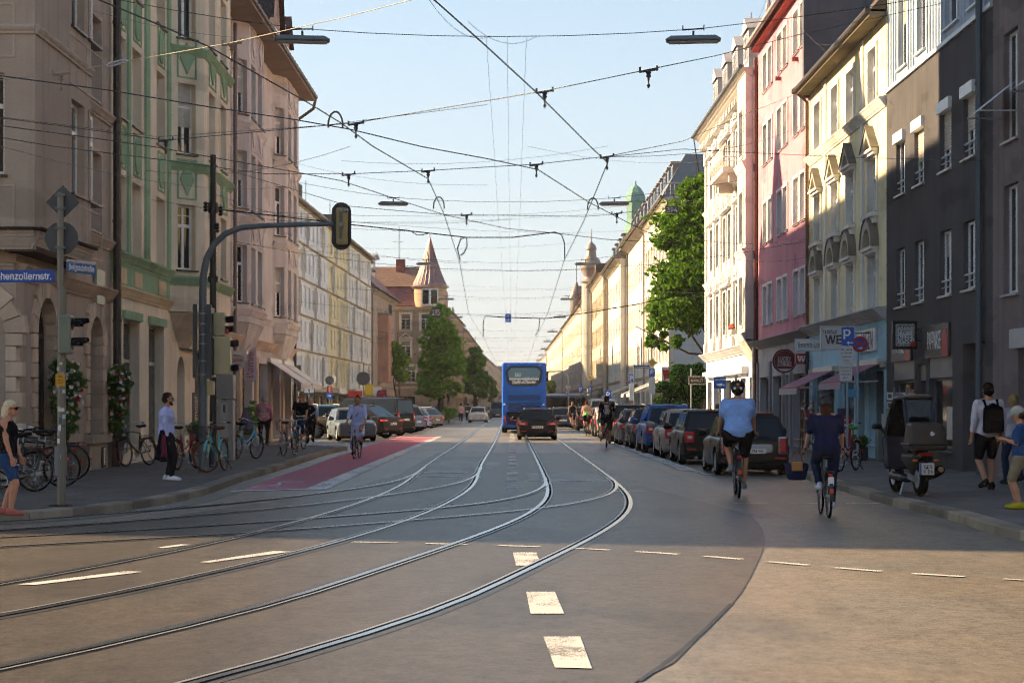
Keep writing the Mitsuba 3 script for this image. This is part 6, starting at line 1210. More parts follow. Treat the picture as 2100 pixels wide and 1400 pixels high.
# east pavement
k, M, J = walk(2027, 1004, 6, 'person in white shirt and black shorts with a black backpack walking away', H=1.84, top='#c6c0cc', legs='#121318', shoes='#1b1b1f', hair='#221a16', skin='#b3876f', sleeve=.82, leg=.42, pose='walk', feet=((-.10, -.14, .15), (.10, .12, .085)), hands=((-.29, .02, .82), (.29, .06, .80)), bulk=1.02, seed=13)
kk = thing('backpack', 'black backpack worn over the white shirt', 'backpack'); add(kk, 'pack', m2t(hull(*[sph(J['up'](a, c, e), .05, 8) for a, e in ((-.12, .06), (.12, .06), (-.11, .40), (.11, .40)) for c in (-.19, -.26)], *[sph(J['up'](0, -.2, .46), .05, 8)])), 'cloth:#0d0e11', 45, M); add(kk, 'front_pocket', m2t(hull(*[sph(J['up'](a, -.30, e), .03, 8) for a in (-.09, .09) for e in (.08, .2)])), 'cloth:#131418', 45, M)
for sx in (-1, 1): add(kk, 'shoulder_strap', MB().tube([J['up'](sx * .10, -.17, .44), J['up'](sx * .115, -.09, .555), J['up'](sx * .12, .06, .53), J['up'](sx * .13, .13, .38), J['up'](sx * .15, .05, .12), J['up'](sx * .12, -.16, .08)], .020, 7), 'cloth:#0f1013', 45, M)
k, M, J = walk(2092, 1043, 72, 'child in grey cap, blue T-shirt and khaki shorts eating at the frame edge', H=1.42, top='#2c4a78', legs='#857a66', shoes='#a8a02c', hair='#3a2a20', skin='#b98a72', cap='#9fa3a0', sleeve=.45, leg=.46, hands=((-.10, .26, 1.22), (.10, .27, 1.20)), nod=.35, feet=((-.1, .0), (.1, .06)), seed=14)
add(thing('pastry', 'brown pastry held in both hands by the child in the cap', 'pastry'), 'crust', m2t(smooth(hull(sph((-.04, .37, 1.25), .04, 8), sph((.04, .38, 1.24), .04, 8)), 2, .02) and hull(sph((-.04, .38, 1.25), .04, 8), sph((.04, .38, 1.24), .04, 8))), 'cloth:#a8703c', 50, M)
walk(2079, 992, 10, 'person with fair ponytail, jeans and pale top walking beyond the backpack wearer', H=1.66, top='#a8a4b4', legs='#22304a', shoes='#26272a', hair='#8a7350', skin='#b3876f', hairl=.25, sleeve=.8, pose='walk', feet=((-.08, .16), (.08, -.14)), seed=15)
walk(2098, 985, 8, 'person in light blue shirt partly hidden behind the child in the cap', H=1.70, top='#8fa0c0', legs='#2a3448', shoes='#222222', hair='#3a2c24', skin='#b3876f', sleeve=.9, pose='walk', seed=16) if 0 else None
# far pavement figures
for px, py, c, lb in ((945, 868, '#b59aa0', 'person in pinkish shirt far off near the traffic lights'), (960, 866, '#3a3d46', 'person in dark clothes far off near the traffic lights')):
    walk(px, py, 0, lb, H=1.72, top=c, legs='#2a2c34', pose='walk', seed=px, z=0.)
# ------------------------------------------------------------------ parked bicycles
pbike(284, 955, 160, 'black bicycle with red details leaning by the shop window beside the second planter', col='#1d1b1c', lean=.10, style='frame', saddle='#111111')
pbike(382, 962, -14, 'red bicycle with wire basket seen from behind near the bent mast', col='#8c1a22', style='step', rb=None, fb='#222222', mudc='#9c1f28', lean=-.06)
pbike(447, 966, 172, steer=-.75, *[ 'turquoise bicycle with brown tyres and black front crate'], col='#5fc0bb', style='step', tyre='#5d3522', fb='#17171a', saddle='#6a3f28', lean=.05)
pbike(478, 940, 16, 'dark bicycle with rear basket wedged behind the turquoise one', col='#232426', style='frame', rb='#1d1d1f', lean=-.05)
pbike(502, 942, -24, 'sky blue bicycle with red tail lamps and a coat over its handlebar', col='#6fb3d2', style='step', lean=.05)
pbike(592, 934, -10, 'grey bicycle with wicker-red rear basket and blue mudguard on a double stand', col='#3c3e42', style='frame', rb='#7a3a34', mudc='#7fa6cf')
q = gr(508, 930, .12); kk = thing('hanging_jacket', 'grey jacket draped over the handlebar of the sky blue bicycle', 'jacket'); t = drape(.17, .10, .62, 6); add(kk, 'cloth', t, 'cloth:#5f5a6c', True, tr(q[0] - .1, q[1] + .25, .84))
for px, py, hd, col, lb, kw in ((70, 1000, 118, '#1c1d20', 'black bicycle with white wire basket parked behind the sign post', dict(fb='#c9ccd0')), (38, 1003, 160, '#17181a', 'dark bicycle with tan tyres at the front of the bicycle cluster', dict(tyre='#5a4a3a')), (95, 985, 96, '#24303c', 'blue-black bicycle along the wall behind the white basket one', {}), (15, 1010, 130, '#2a1d1f', 'bicycle with red lamp nearest the blonde woman', dict(style='step')), (58, 988, 70, '#38393c', 'grey bicycle deepest in the cluster by the arch', dict(rb='#2c2c2e'))):
    pbike(px, py, hd, lb, col=col, lean=.06, **kw)
pbike(1740, 966, 150, 'dark red bicycle with green saddle cover in front of the light blue shop', col='#6a1c22', style='step', saddle='#3fae3c')
# ------------------------------------------------------------------ poles, signs, signals
def pole(k, p, z1, r, mat='paint:#6d716f', name='post', z0=.118, n=12): return add(k, name, MB().tube([(p[0], p[1], z0), (p[0], p[1], z1)], r, n), mat, 40)
FRONT = lambda x, y, z, yaw=0.: mat4([math.cos(yaw), math.sin(yaw), 0], [0, 0, 1], [math.sin(yaw), -math.cos(yaw), 0], [x, y, z])   # face towards -y, turned by yaw
def plate(k, name, M, w, h, col, r=.02, th=.012, **kw): return add(k, name, MB().ext(sg.box(-w / 2 + r, -h / 2 + r, w / 2 - r, h / 2 - r).buffer(r), th, M), 'paint:' + col, **kw)
def letters(k, t, M, h, col, dx=0, dy=0, wmax=None, bold=True, o=.013, name='lettering'): return add(k, name, MB().text(t, h, M @ tr(dx, dy - h / 2, o), .003, bold, wmax), 'paint:' + col)
def head_signal(k, M, n, cols_, body='#23262a', visor=True, back=None, glow=None, s=1.):
    # housing facing +z of M with n lamps from the top; M in metres
    b = add(k, 'signal_head', m2t(rbox(-.12 * s, .12 * s, -.30 * n * s / 2, .30 * n * s / 2, -.20 * s, 0, .03, 6)), 'paint:' + body, 40, M)
    for i in range(n):
        y = (.30 * n / 2 - .15 - .30 * i) * s; Q = M @ tr(0, y, .004)
        g = glow and glow[i]
        if g: add(b, 'lamp', MB().lathe([(.001, .02), (.09 * s, .0)], 14, Q), g)
        else: add(b, 'lamp', MB().lathe([(.001, .02), (.09 * s, .0)], 14, Q), 'paint:' + cols_[i])
        if visor:
            t = np.linspace(-.25, PI + .25, 12); v = [[.105 * s * math.cos(a), .105 * s * math.sin(a), zz - (.1 * s * (math.sin(a) < .1) if zz > .05 else 0)] for zz in (0, .24 * s) for a in t]; i_ = np.arange(11)
            add(b, 'visor', MB().raw(v, np.vstack([np.stack([i_, i_ + 1, i_ + 13, i_ + 12], 1), np.stack([i_ + 12, i_ + 13, i_ + 1, i_], 1)]), Q), 'cloth:#1a1c20')
    return b
# the sign post at the corner
p = gr(124, 1037, .116); Yp = p[1]; s = F / Yp; zz = lambda py: EYE - (py - CY) / s; xx = lambda px: (px - CX) / s
k = thing('sign_post', 'grey post with backs of a diamond and a round sign, stickers and street names', 'sign post'); G = '#3f454a'
pole(k, p, 4.72, .048, 'paint:#6d6a60'); add(k, 'sleeve', MB().tube([(p[0] + .025, p[1] - .02, .118), (p[0] + .025, p[1] - .02, zz(590))], .062, 12), 'paint:#6a675c', 40); add(k, 'collar', MB().tube([(p[0], p[1], zz(975)), (p[0], p[1], zz(915))], .088, 14), 'paint:#66696a', 40); add(k, 'base_plate', MB().tube([(p[0], p[1], .117), (p[0], p[1], .135)], .17, 16), 'matte:#33302d')
add(k, 'diamond_sign', MB().ext([(0, -.25), (.25, 0), (0, .25), (-.25, 0)], .012, FRONT(p[0] + .02, p[1] + .07, zz(414))), 'paint:' + G, label='back of a square priority sign set on its point')
add(k, 'round_sign', MB().lathe([(.001, 0), (.245, 0), (.245, .012), (.001, .012)], 30, FRONT(p[0] + .0, p[1] + .075, zz(488))), 'paint:' + G, label='grey back of a round sign')
m = MB()
for y in (400, 428, 468, 508): m.box(p[0] - .07, p[0] + .07, p[1] - .06, p[1] + .075, zz(y) - .02, zz(y) + .02)
add(k, 'clamp', m, 'paint:#5d6164')
q = plate(k, 'street_name_sign', FRONT(xx(112) - .5, p[1] + .03, zz(566)), 1.0, .185, '#1d4796', .03, label='blue street name plate cut by the frame edge'); letters(q, 'Hohenzollernstr.', FRONT(xx(112) - .5, p[1] + .03, zz(566)), .10, '#d8dade', wmax=.90)
M = FRONT(p[0] + .20, p[1] + .42, zz(545), 1.12); q = plate(k, 'street_name_sign', M, .66, .17, '#45628f', .03); letters(q, 'Belgradstraße', M, .085, '#d0d0d2', wmax=.58)
M = FRONT(p[0] + .20, p[1] + .42, zz(533), 1.12); q = plate(k, 'street_name_border', M, .66, .045, '#c9b9b4')
rs = random.Random(8)
for i in range(16):
    y = rs.uniform(730, 1000); w, h = rs.uniform(.03, .07), rs.uniform(.03, .09); c = rs.choice(['#c9c9c4', '#9fb4c4', '#d9d6cf', '#8a8f93', '#3a4a5c', '#b8b4a8']); t = rs.uniform(-.9, .9)
    add(k, 'sticker', MB().ext(sg.box(-w / 2, -h / 2, w / 2, h / 2), .002, mat4([math.cos(t), math.sin(t), 0], [0, 0, 1], [math.sin(t), -math.cos(t), 0], [p[0] + .025 + .0622 * math.sin(t), p[1] - .02 - .0622 * math.cos(t), zz(y)])), 'paint:' + c)
M = FRONT(p[0] + .02, p[1] - .088, zz(779)); q = plate(k, 'notice', M, .14, .18, '#c08a1c', .004, .004, label='yellow notice taped round the post'); letters(q, 'SEV', M, .025, '#3a2a10', 0, .05, o=.005); letters(q, 'Tram 12', M, .018, '#3a2a10', 0, .0, o=.005, wmax=.1); letters(q, 'Haltestelle', M, .012, '#3a2a10', 0, -.04, o=.005, wmax=.1)
kk = thing('traffic_light', 'traffic light with black visors hung on the corner sign post', 'traffic light'); MS = mat4([0, 1, 0], [0, 0, 1], [1, 0, 0], [xx(150), p[1] - .05, zz(686)]); head_signal(kk, MS, 2, ['#5c1a1a', '#5c471a'], '#6d7468', s=.95)
add(kk, 'bracket', MB().bar((p[0], p[1], zz(660)), (xx(140), p[1], zz(660)), .04).bar((p[0], p[1], zz(712)), (xx(140), p[1], zz(712)), .04), 'paint:#33363a')
# bent mast with the tram signal seen from behind
p = gr(416, 968, .116); Yp = p[1]; s = F / Yp
k = thing('signal_mast', 'tall grey mast bent over the road carrying a signal at its tip', 'mast')
c = [(p[0], p[1], .118), (p[0], p[1], zz(900)), (p[0], p[1], zz(600))] + [(xx(x), p[1], zz(y)) for x, y in ((417, 565), (424, 530), (440, 500), (463, 479), (495, 467), (540, 463), (610, 461), (684, 459))]
add(k, 'tube', MB().tube(c, np.linspace(.095, .05, len(c)), 12), 'paint:#5d666a', 50)
m = MB()
for y in (643, 664, 686, 705, 740, 768): m.tube([(p[0], p[1], zz(y) - .012), (p[0], p[1], zz(y) + .012)], .102, 12)
add(k, 'clamp_band', m, 'steeldull')
add(k, 'sign_backing', bx(xx(400), xx(408), p[1] - .3, p[1] - .24, zz(775), zz(625)), 'paint:#343a3f'); add(k, 'sign_backing', bx(xx(427), xx(436), p[1] - .2, p[1] - .14, zz(777), zz(625)), 'paint:#3a4045')
k = thing('traffic_light', 'signal with black rounded backboard and beige housing on the mast tip', 'traffic light')
M = FRONT(xx(700), p[1], zz(464)); add(k, 'backboard', MB().ext(sg.LineString([(0, -.31), (0, .31)]).buffer(.215), .03, M @ tr(0, 0, -.03)), 'paint:#17191c')
add(k, 'housing', m2t(rbox(-.11, .15, -.42, .40, .0, .14, .04, 6)), 'paint:#a8935c', 40, M); add(k, 'cable_duct', bx(-.03, .03, -.3, .3, .14, .19), 'paint:#6b6450', False, M); add(k, 'hinge', MB().box(-.07, .07, -.02, .06, .14, .2).box(-.05, .05, -.36, -.3, .14, .18).box(-.05, .05, .3, .36, .14, .18), 'paint:#8d8a80', False, M)
q = plate(k, 'number_plate', M @ tr(.12, .34, .15), .11, .09, '#3a3c40', .004); letters(q, '395', M @ tr(.12, .34, .15), .06, '#c9c9c9', wmax=.09)
for px, py0, py1, w, col, lb in ((453, 690, 768, .36, '#b5aa82', 'beige signal box hung beside the bent mast, upper of its pair'), (447, 640, 688, .26, '#a9a07c', 'smaller beige signal box right above the large one')):
    k = thing('traffic_light', lb, 'traffic light'); add(k, 'housing', m2t(rbox(xx(px) - w / 2, xx(px) + w / 2, p[1] + .1, p[1] + .45, zz(py1), zz(py0), .03, 6)), 'paint:' + col, 40); add(k, 'backboard', bx(xx(px) - w / 2 - .07, xx(px) - w / 2 - .02, p[1] + .05, p[1] + .5, zz(py1) - .05, zz(py0) + .1), 'paint:#2c3136')
    m = MB(); [m.tube([(xx(px) + w / 2 - .02, p[1] + .28, zz(y)), (xx(px) + w / 2 + .16, p[1] + .28, zz(y) + .01)], .075, 10) for y in np.linspace(py0 + 14, py1 - 14, 2)]; add(k, 'visor', m, 'cloth:#17191c'); add(k, 'bracket', MB().bar((p[0], p[1] + .1, zz(py0) - .06), (xx(px), p[1] + .2, zz(py0) - .06), .03), 'paint:#2c3033')
k = thing('signal_cabinet', 'small beige control box strapped low on the bent mast', 'cabinet'); add(k, 'box', m2t(rbox(xx(424), xx(438), p[1] - .05, p[1] + .2, zz(810), zz(781), .015, 4)), 'paint:#b3a376', 40)
add(k, 'red_lamp', m2t(rbox(xx(460), xx(466), p[1] + .2, p[1] + .28, zz(684), zz(673), .015, 4)), 'paint:#b81c1c', 40)
# black tram mast
k = thing('catenary_mast', 'black overhead wire mast standing behind the bent signal mast', 'mast'); xm = (437 - CX) / F * 43
add(k, 'shaft', MB().tube([(xm, 43, .118), (xm, 43, 1.4), (xm, 43, 7.55)], [.10, .085, .07], 12), 'paint:#26282a', 40)
for z in (6.35, 6.25, 4.6): add(k, 'collar', MB().tube([(xm, 43, z - .08), (xm, 43, z + .06)], .12, 12), 'paint:#1d1e20', 40)
m = MB(); [m.lathe([(.02, -.12), (.07, -.08), (.03, -.04), (.07, 0), (.03, .04), (.07, .08), (.02, .12)], 10, tr(xm + dx, 43 - .15, z)) for dx, z in ((-.15, 6.3), (.2, 6.2), (.12, 5.8))]; add(k, 'insulator', m, 'paint:#1f1b1a', 40)
# grey cabinets and the parking column
k = thing('cable_cabinet', 'tall weathered grey steel cabinet column behind the parked bicycles', 'cabinet'); q = at(461, 768, 47.5)
add(k, 'upper_box', m2t(rbox(q[0] - .24, q[0] + .24, 47.4, 47.85, 1.75, 2.40, .02, 4)), 'paint:#8f8c88', 40); add(k, 'lower_box', m2t(rbox(q[0] - .23, q[0] + .23, 47.42, 47.83, .12, 1.73, .02, 4)), 'paint:#98948e', 40); add(k, 'front_panel', bx(q[0] - .1, q[0] + .1, 47.40, 47.42, .7, 1.65), 'paint:#a8a59c'); add(k, 'lock', MB().lathe([(.001, .012), (.02, .01)], 8, FRONT(q[0], 47.40, 1.25)), 'steel'); add(k, 'label_strip', MB().box(q[0] - .03, q[0] + .03, 47.395, 47.40, 1.4, 1.6), 'paint:#55524c')
# shop signs on the shady side
k = thing('banner_sign', 'pale mauve banner lettered upright hanging from two brackets', 'sign'); q = at(513, 747, 66.); M = FRONT(q[0], 66, q[2])
plate(k, 'panel', M, .46, 1.18, '#cdb2b8', .01, .02); add(k, 'lettering', MB().text("l'amie", .25, M @ np.array([[0, -1, 0, .12], [1, 0, 0, 0], [0, 0, 1, .022], [0, 0, 0, 1.]]), .004, False, .95), 'paint:#6d2836'); add(k, 'bracket', MB().bar((XW, 66, q[2] + .62), (q[0] + .26, 66, q[2] + .62), .03).bar((XW, 66, q[2] - .62), (q[0] + .26, 66, q[2] - .62), .03), 'steeldull')
k = thing('shop_sign', 'white projecting sign with dark red letters beside the mauve banner', 'sign'); q = at(486, 742, 60.); M = FRONT(q[0], 60, q[2]); plate(k, 'panel', M, .5, .42, '#b8b4b2', .01, .03); letters(k, 'Kuchen', M, .11, '#7a2a30', 0, .06, .42, o=.032); letters(k, 'Café', M, .08, '#8a5a3a', .02, -.1, .3, o=.032); add(k, 'lamp_hood', MB().box(q[0] - .1, q[0] + .35, 59.8, 60.2, q[2] + .25, q[2] + .36), 'paint:#c9c9c9'); add(k, 'bracket', MB().bar((XW, 60, q[2] - .2), (q[0], 60, q[2] + .2), .03), 'paint:#232527')
k = thing('shop_sign', 'narrow upright board with white script by the green house entrance', 'sign'); q = at(402, 845, 55); M = FRONT(q[0] - .02, 54.9, q[2], 1.2); plate(k, 'panel', M, .5, 1.2, '#3a3430', .01, .03); add(k, 'lettering', MB().text('Sommer', .2, M @ np.array([[0, -1, 0, .1], [1, 0, 0, 0], [0, 0, 1, .032], [0, 0, 0, 1.]]), .004, False, 1.0), 'paint:#cfcac2')
# planters with climbing flowers
def planter(px, py, label, sd, wpx):
    q = gr(px, py, .118); k = thing('planter', label, 'planter'); x, y = q[0], q[1]
    v = [[x + sx * w, y + sy * w, z] for z, w in ((.118, .14), (.80, .20)) for sx, sy in ((-1, -1), (1, -1), (1, 1), (-1, 1))]
    add(k, 'pot', MB().raw(v, [[0, 1, 5, 4], [1, 2, 6, 5], [2, 3, 7, 6], [3, 0, 4, 7], [3, 2, 1, 0], [4, 5, 6, 7]]).raw([[a + (a - x) * .06, b + (b - y) * .06, z] for a, b, z in v[4:]] + [[a, b, z - .06] for a, b, z in v[4:]], [[0, 1, 5, 4], [1, 2, 6, 5], [2, 3, 7, 6], [3, 0, 4, 7]]), 'paint:#5a3d38')
    r = np.random.default_rng(sd); bl = [(x, y, z, w, w * .9, .24) for z, w in ((.95, .22), (1.2, .22), (1.45, .25), (1.7, .27), (1.95, .35), (2.15, .39), (2.32, .29))] + [(x + .22, y - .1, 1.6, .14, .12, .3), (x - .2, y - .12, 1.85, .15, .12, .25)]
    add(k, 'stems', MB().tube([(x, y, .75), (x + .03, y, 1.3), (x - .03, y, 2.1)], .035, 6), 'matte:#3f3428'); add(k, 'foliage', leaves(bl, 6500, .045, sd), 'leaf:#41622f')
    for nm, c, n in (('white_flowers', '#e0d8d4', 80), ('red_flowers', '#a8182a', 22)):
        m = MB()
        for i in range(n):
            b = bl[r.integers(2 if i % 3 else 4, len(bl))]; d = r.normal(size=3); d[1] = -abs(d[1]); d /= np.linalg.norm(d); c0 = np.array(b[:3]) + d * np.array(b[3:6]) * 1.02; u = np.cross(d, [.3, .2, .9]); u /= np.linalg.norm(u); w = np.cross(d, u); R_ = r.uniform(.035, .06)
            for t in range(5): a = t * 2 * PI / 5; e = u * math.cos(a) + w * math.sin(a); f_ = np.cross(d, e); m.raw([c0, c0 + e * R_ * .6 + f_ * R_ * .4 + d * .01, c0 + e * R_ + d * .015, c0 + e * R_ * .6 - f_ * R_ * .4 + d * .01], [[0, 1, 2, 3]])
        labels[add(k, nm, m, 'cloth:' + c)] = {'kind': 'stuff'}
planter(137, 975, 'tall brown planter with white flowering climber behind the sign post', 31, 0); planter(236, 956, 'tall brown planter with red and white climber by the downpipe', 32, 0)
# round sign backs far on the parking area
for px, py, r_, base, lb, ex in ((745, 776, 14, 870, 'round sign seen from behind in front of the yellow-grey block', ''), (676, 780, 9, 850, 'smaller pair of round sign backs with a blue plate beneath', 'b')):
    Y = 100 if not ex else 118; q = at(px, py, Y); k = thing('road_sign', lb, 'road sign'); pole(k, q, q[2] + .9 if not ex else q[2] + .3, .035, 'paint:#6a6d70'); add(k, 'disc', MB().lathe([(.001, 0), (r_ * Y / F, 0), (r_ * Y / F, .015), (.001, .015)], 24, FRONT(q[0], Y - .05, q[2])), 'paint:#3f444a')
    if ex: add(k, 'disc', MB().lathe([(.001, 0), (.28, 0), (.28, .015), (.001, .015)], 24, FRONT(q[0] + .3, Y + .15, q[2] + .08, -1.)), 'paint:#3f444a'); M = FRONT(q[0], Y - .06, q[2] - 1.0); qq = plate(k, 'arrow_plate', M, .40, .40, '#1d5cb8', .03); add(qq, 'arrow', MB().ext([(-.12, -.04), (.02, -.04), (.02, -.12), (.14, 0), (.02, .12), (.02, .04), (-.12, .04)], .004, M @ tr(0, 0, .013)), 'paint:#dcdcdc')
q = at(613, 785, 98); k = thing('traffic_light', 'thin post with a dark signal head seen edge-on beside the awnings', 'traffic light'); add(k, 'head', m2t(rbox(q[0] - .12, q[0] + .12, 97.8, 98.1, 3.3 - .95, 3.3 + .45, .04, 6)), 'paint:#23272b', 40); pole(k, q, 2.4, .05, 'paint:#6a6d70')
k = thing('billboard', 'white billboard on a post in front of the long pale block', 'billboard'); q = at(634, 797, 128); add(k, 'panel', bx(q[0] - .35, q[0] + .35, 128, 128.15, q[2] - .28, q[2] + .28), 'paint:#c4c8cc'); add(k, 'frame', bx(q[0] - .40, q[0] + .40, 128.02, 128.12, q[2] - .33, q[2] + .33), 'paint:#2b2c2e'); pole(k, q, q[2], .05)
k = thing('snack_stand', 'kiosk with red and yellow signs and a maroon awning by the salmon house', 'kiosk'); q = at(748, 800, 150)
add(k, 'cabin', bx(q[0] - 1.3, q[0] + 1.5, 150, 152.5, .1, 2.7), 'matte:#b5ab9c'); add(k, 'red_sign', bx(q[0] - 1.4, q[0] - .2, 149.9, 150, 2.2, 2.75), 'paint:#c0282a'); add(k, 'yellow_sign', bx(q[0] + .0, q[0] + .7, 149.88, 150, 2.4, 3.3), 'paint:#d6b21c'); add(k, 'white_sign', bx(q[0] + .72, q[0] + 1.4, 149.88, 150, 2.3, 3.1), 'paint:#d2d0cc'); add(k, 'awning', MB().raw([(q[0] + 1.0, 148.8, 2.1), (q[0] + 1.9, 148.8, 2.1), (q[0] + 1.8, 150, 2.9), (q[0] + 1.1, 150, 2.9)], [[0, 1, 2, 3], [3, 2, 1, 0]]), 'cloth:#7d3444')
# ------------------------------------------------------------------ signs of the sunny side
def pane_text(k, M, w, h, lines, col='#2c2f34', nm='lettering'):
    for t, y, hh in lines: letters(k, t, M, hh, col, 0, y, w * .86, name=nm)
Y = 45.; q = at(1738, 690, Y); k = thing('parking_sign', 'blue parking sign with arrow over white text plates by the wine shop', 'road sign'); pole(k, q, q[2] + .25, .03, 'paint:#8fa4ac'); M = FRONT(q[0], Y - .04, q[2], -.15); a = plate(k, 'parking_plate', M, .31, .46, '#1a55b4', .03); letters(a, 'P', M, .24, '#e2e4e6', -.02, .05); add(a, 'arrow', MB().ext([(-.08, 0), (-.02, .05), (-.02, .015), (.08, .015), (.08, -.015), (-.02, -.015), (-.02, -.05)], .004, M @ tr(.05, -.16, .013)), 'paint:#e2e4e6')
M = FRONT(q[0] - .03, Y - .04, q[2] - .46, -.15); a = plate(k, 'text_plate', M, .31, .42, '#c9cbce', .01); pane_text(a, M, .31, .42, (('Mo-Freitag', .13, .04), ('ab 2 Stunden', .05, .04), ('werktags', -.04, .04), ('8 Uhr', -.13, .04)))
M = FRONT(q[0] - .05, Y - .04, q[2] - .90, -.15); a = plate(k, 'text_plate', M, .31, .42, '#c9cbce', .01); pane_text(a, M, .31, .42, (('Bewohner mit', .13, .04), ('Parkausweis', .05, .04), ('Schwabing', -.04, .04), ('M 21', -.13, .04)))
q = at(1763, 706, 45.6); k = thing('road_sign', 'round blue and red no stopping sign with white arrow', 'road sign'); pole(k, at(1759, 706, 45.65), q[2], .028, 'paint:#9db6c0'); M = FRONT(q[0], 45.55, q[2], -.35)
a = add(k, 'disc', MB().lathe([(.001, 0), (.21, 0), (.21, .012), (.001, .012)], 28, M), 'paint:#b8b8ba'); add(a, 'red_ring', MB().ext(sg.Point(0, 0).buffer(.2).difference(sg.Point(0, 0).buffer(.15)).union(sg.LineString([(-.12, -.12), (.12, .12)]).buffer(.022)).union(sg.LineString([(-.12, .12), (.12, -.12)]).buffer(.022)), .004, M @ tr(0, 0, .017)), 'paint:#b81c26'); add(a, 'blue_field', MB().ext(sg.Point(0, 0).buffer(.155), .003, M @ tr(0, 0, .0125)), 'paint:#1f52b0'); add(a, 'arrow', MB().ext([(.07, -.1), (.02, -.065), (.02, -.09), (-.06, -.09), (-.06, -.11), (.02, -.11), (.02, -.135)], .003, M @ tr(0, 0, .0225)), 'paint:#dddddd')
def psign(name, label, px0, px1, py0, py1, Y, col, th=.12, frame=None):
    a, b = at(px0, py0, Y), at(px1, py1, Y); w, h = b[0] - a[0], a[2] - b[2]; M = FRONT((a[0] + b[0]) / 2, Y, (a[2] + b[2]) / 2)
    k = thing(name, label, 'sign'); plate(k, 'panel', M @ tr(0, 0, -th), w, h, col, .01, th)
    if frame: add(k, 'frame', MB().ext(sg.box(-w / 2 - .015, -h / 2 - .015, w / 2 + .015, h / 2 + .015).difference(sg.box(-w / 2 + .02, -h / 2 + .02, w / 2 - .02, h / 2 - .02)), th + .02, M @ tr(0, 0, -th - .01)), 'paint:' + frame)
    add(k, 'wall_arm', MB().bar((b[0] - .02, Y + th / 2, b[2] + h * .3), (XE, Y + th / 2, b[2] + h * .3), .03).bar((b[0] - .02, Y + th / 2, a[2] - h * .3), (XE, Y + th / 2, a[2] - h * .3), .03), 'paint:#232528'); return k, M, w, h
k, M, w, h = psign('shop_sign', 'square black projecting sign with white double frame and red ball', 1831, 1881, 658, 716, 44.3, '#14161a', .14)
add(k, 'white_frame', MB().ext(sg.box(-w * .38, -h * .38, w * .38, h * .38).difference(sg.box(-w * .35, -h * .35, w * .35, h * .35)).union(sg.box(-w * .31, -h * .31, w * .31, h * .31)), .004, M @ tr(0, .0, .001)), 'paint:#c2c4c6'); letters(k, 'PAPP', M, .17, '#16181c', 0, .12, w * .50, False, o=.006); letters(k, 'NASE', M, .17, '#16181c', 0, -.10, w * .50, False, o=.006); add(k, 'red_ball', m2t(sph((w * .33, -h * .33, .01), .075, 14)), 'paint:#a8161e', True, M)
k, M, w, h = psign('shop_sign', 'white projecting sign with big black stencil letters above the light blue shops', 1684, 1752, 669, 716, 50.5, '#c9c9cc', .12, '#b5b6b8'); letters(k, 'natur', M, .13, '#2a2b30', -.2, .18, bold=False); letters(k, 'WEIN', M, .24, '#16171a', .05, -.05, w * .85)
k, M, w, h = psign('shop_sign', 'white projecting sign with dark script next to the stencil lettered one', 1632, 1690, 695, 719, 53.5, '#cdd3d6', .1, '#9fb4bc'); letters(k, 'Emma Lou', M, .17, '#23262c', 0, .0, w * .82, bold=False)
Y = 63.; q = at(1609, 740, Y); k = thing('shop_sign', 'round dark red sign with white slogan on the grey shop front', 'sign'); M = FRONT(q[0], Y, q[2]); add(k, 'disc', MB().lathe([(.001, -.15), (.40, -.15), (.42, -.1), (.42, -.01), (.40, 0), (.001, 0)], 36, M), 'paint:#5d1824', 30); add(k, 'ring', MB().ext(sg.Point(0, 0).buffer(.37).difference(sg.Point(0, 0).buffer(.355)), .004, M @ tr(0, 0, .001)), 'paint:#a87a7c'); letters(k, 'LUCKY', M, .15, '#d2cfd0', 0, .07, .44, o=.003); letters(k, 'STRIKE', M, .15, '#d2cfd0', 0, -.11, .5, o=.003); add(k, 'white_foot', MB().ext(sg.Point(0, 0).buffer(.36).intersection(sg.box(-1, -1, 1, -.27)), .003, M @ tr(0, 0, .001)), 'paint:#bdbcc0'); add(k, 'wall_arm', MB().bar((q[0], Y + .08, q[2]), (XE, Y + .08, q[2]), .04), 'paint:#232528')
k, M, w, h = psign('shop_sign', 'red box sign with a white letter W behind the round one', 1632, 1651, 725, 746, 60.8, '#9c2230', .2); letters(k, 'W', M, .2, '#d9d6d6', .03, 0)
k, M, w, h = psign('newspaper_sign', 'small red and white newspaper sign by the grey shop door', 1639, 1654, 781, 800, 61., '#b81a28', .05); add(k, 'white_panel', MB().ext(sg.box(-w * .4, -h * .32, w * .4, h * .38), .003, M @ tr(0, 0, .001)), 'paint:#cfc9c9'); letters(k, 'Bild', M, .16, '#b01824', 0, .01, w * .7, o=.005)
Y = 75.; q = at(1476, 785, Y); k = thing('road_sign', 'blue parking ticket sign with white arrow and coin symbol', 'road sign'); pole(k, q, q[2] + .2, .03, 'paint:#5c6064'); M = FRONT(q[0], Y - .04, q[2]); a = plate(k, 'panel', M, .50, .48, '#1c60bc', .02); letters(a, 'Parkschein', M, .075, '#dfe2e6', 0, .14, .42); add(a, 'hand_arrow', MB().ext([(-.17, -.02), (-.05, -.08), (.06, -.08), (.12, -.02), (.05, .02)], .004, M @ tr(0, -.04, .013)), 'paint:#dfe2e6'); add(a, 'coin', MB().lathe([(.001, .004), (.04, .004)], 14, M @ tr(.16, -.09, .013)), 'paint:#b8c4d4')
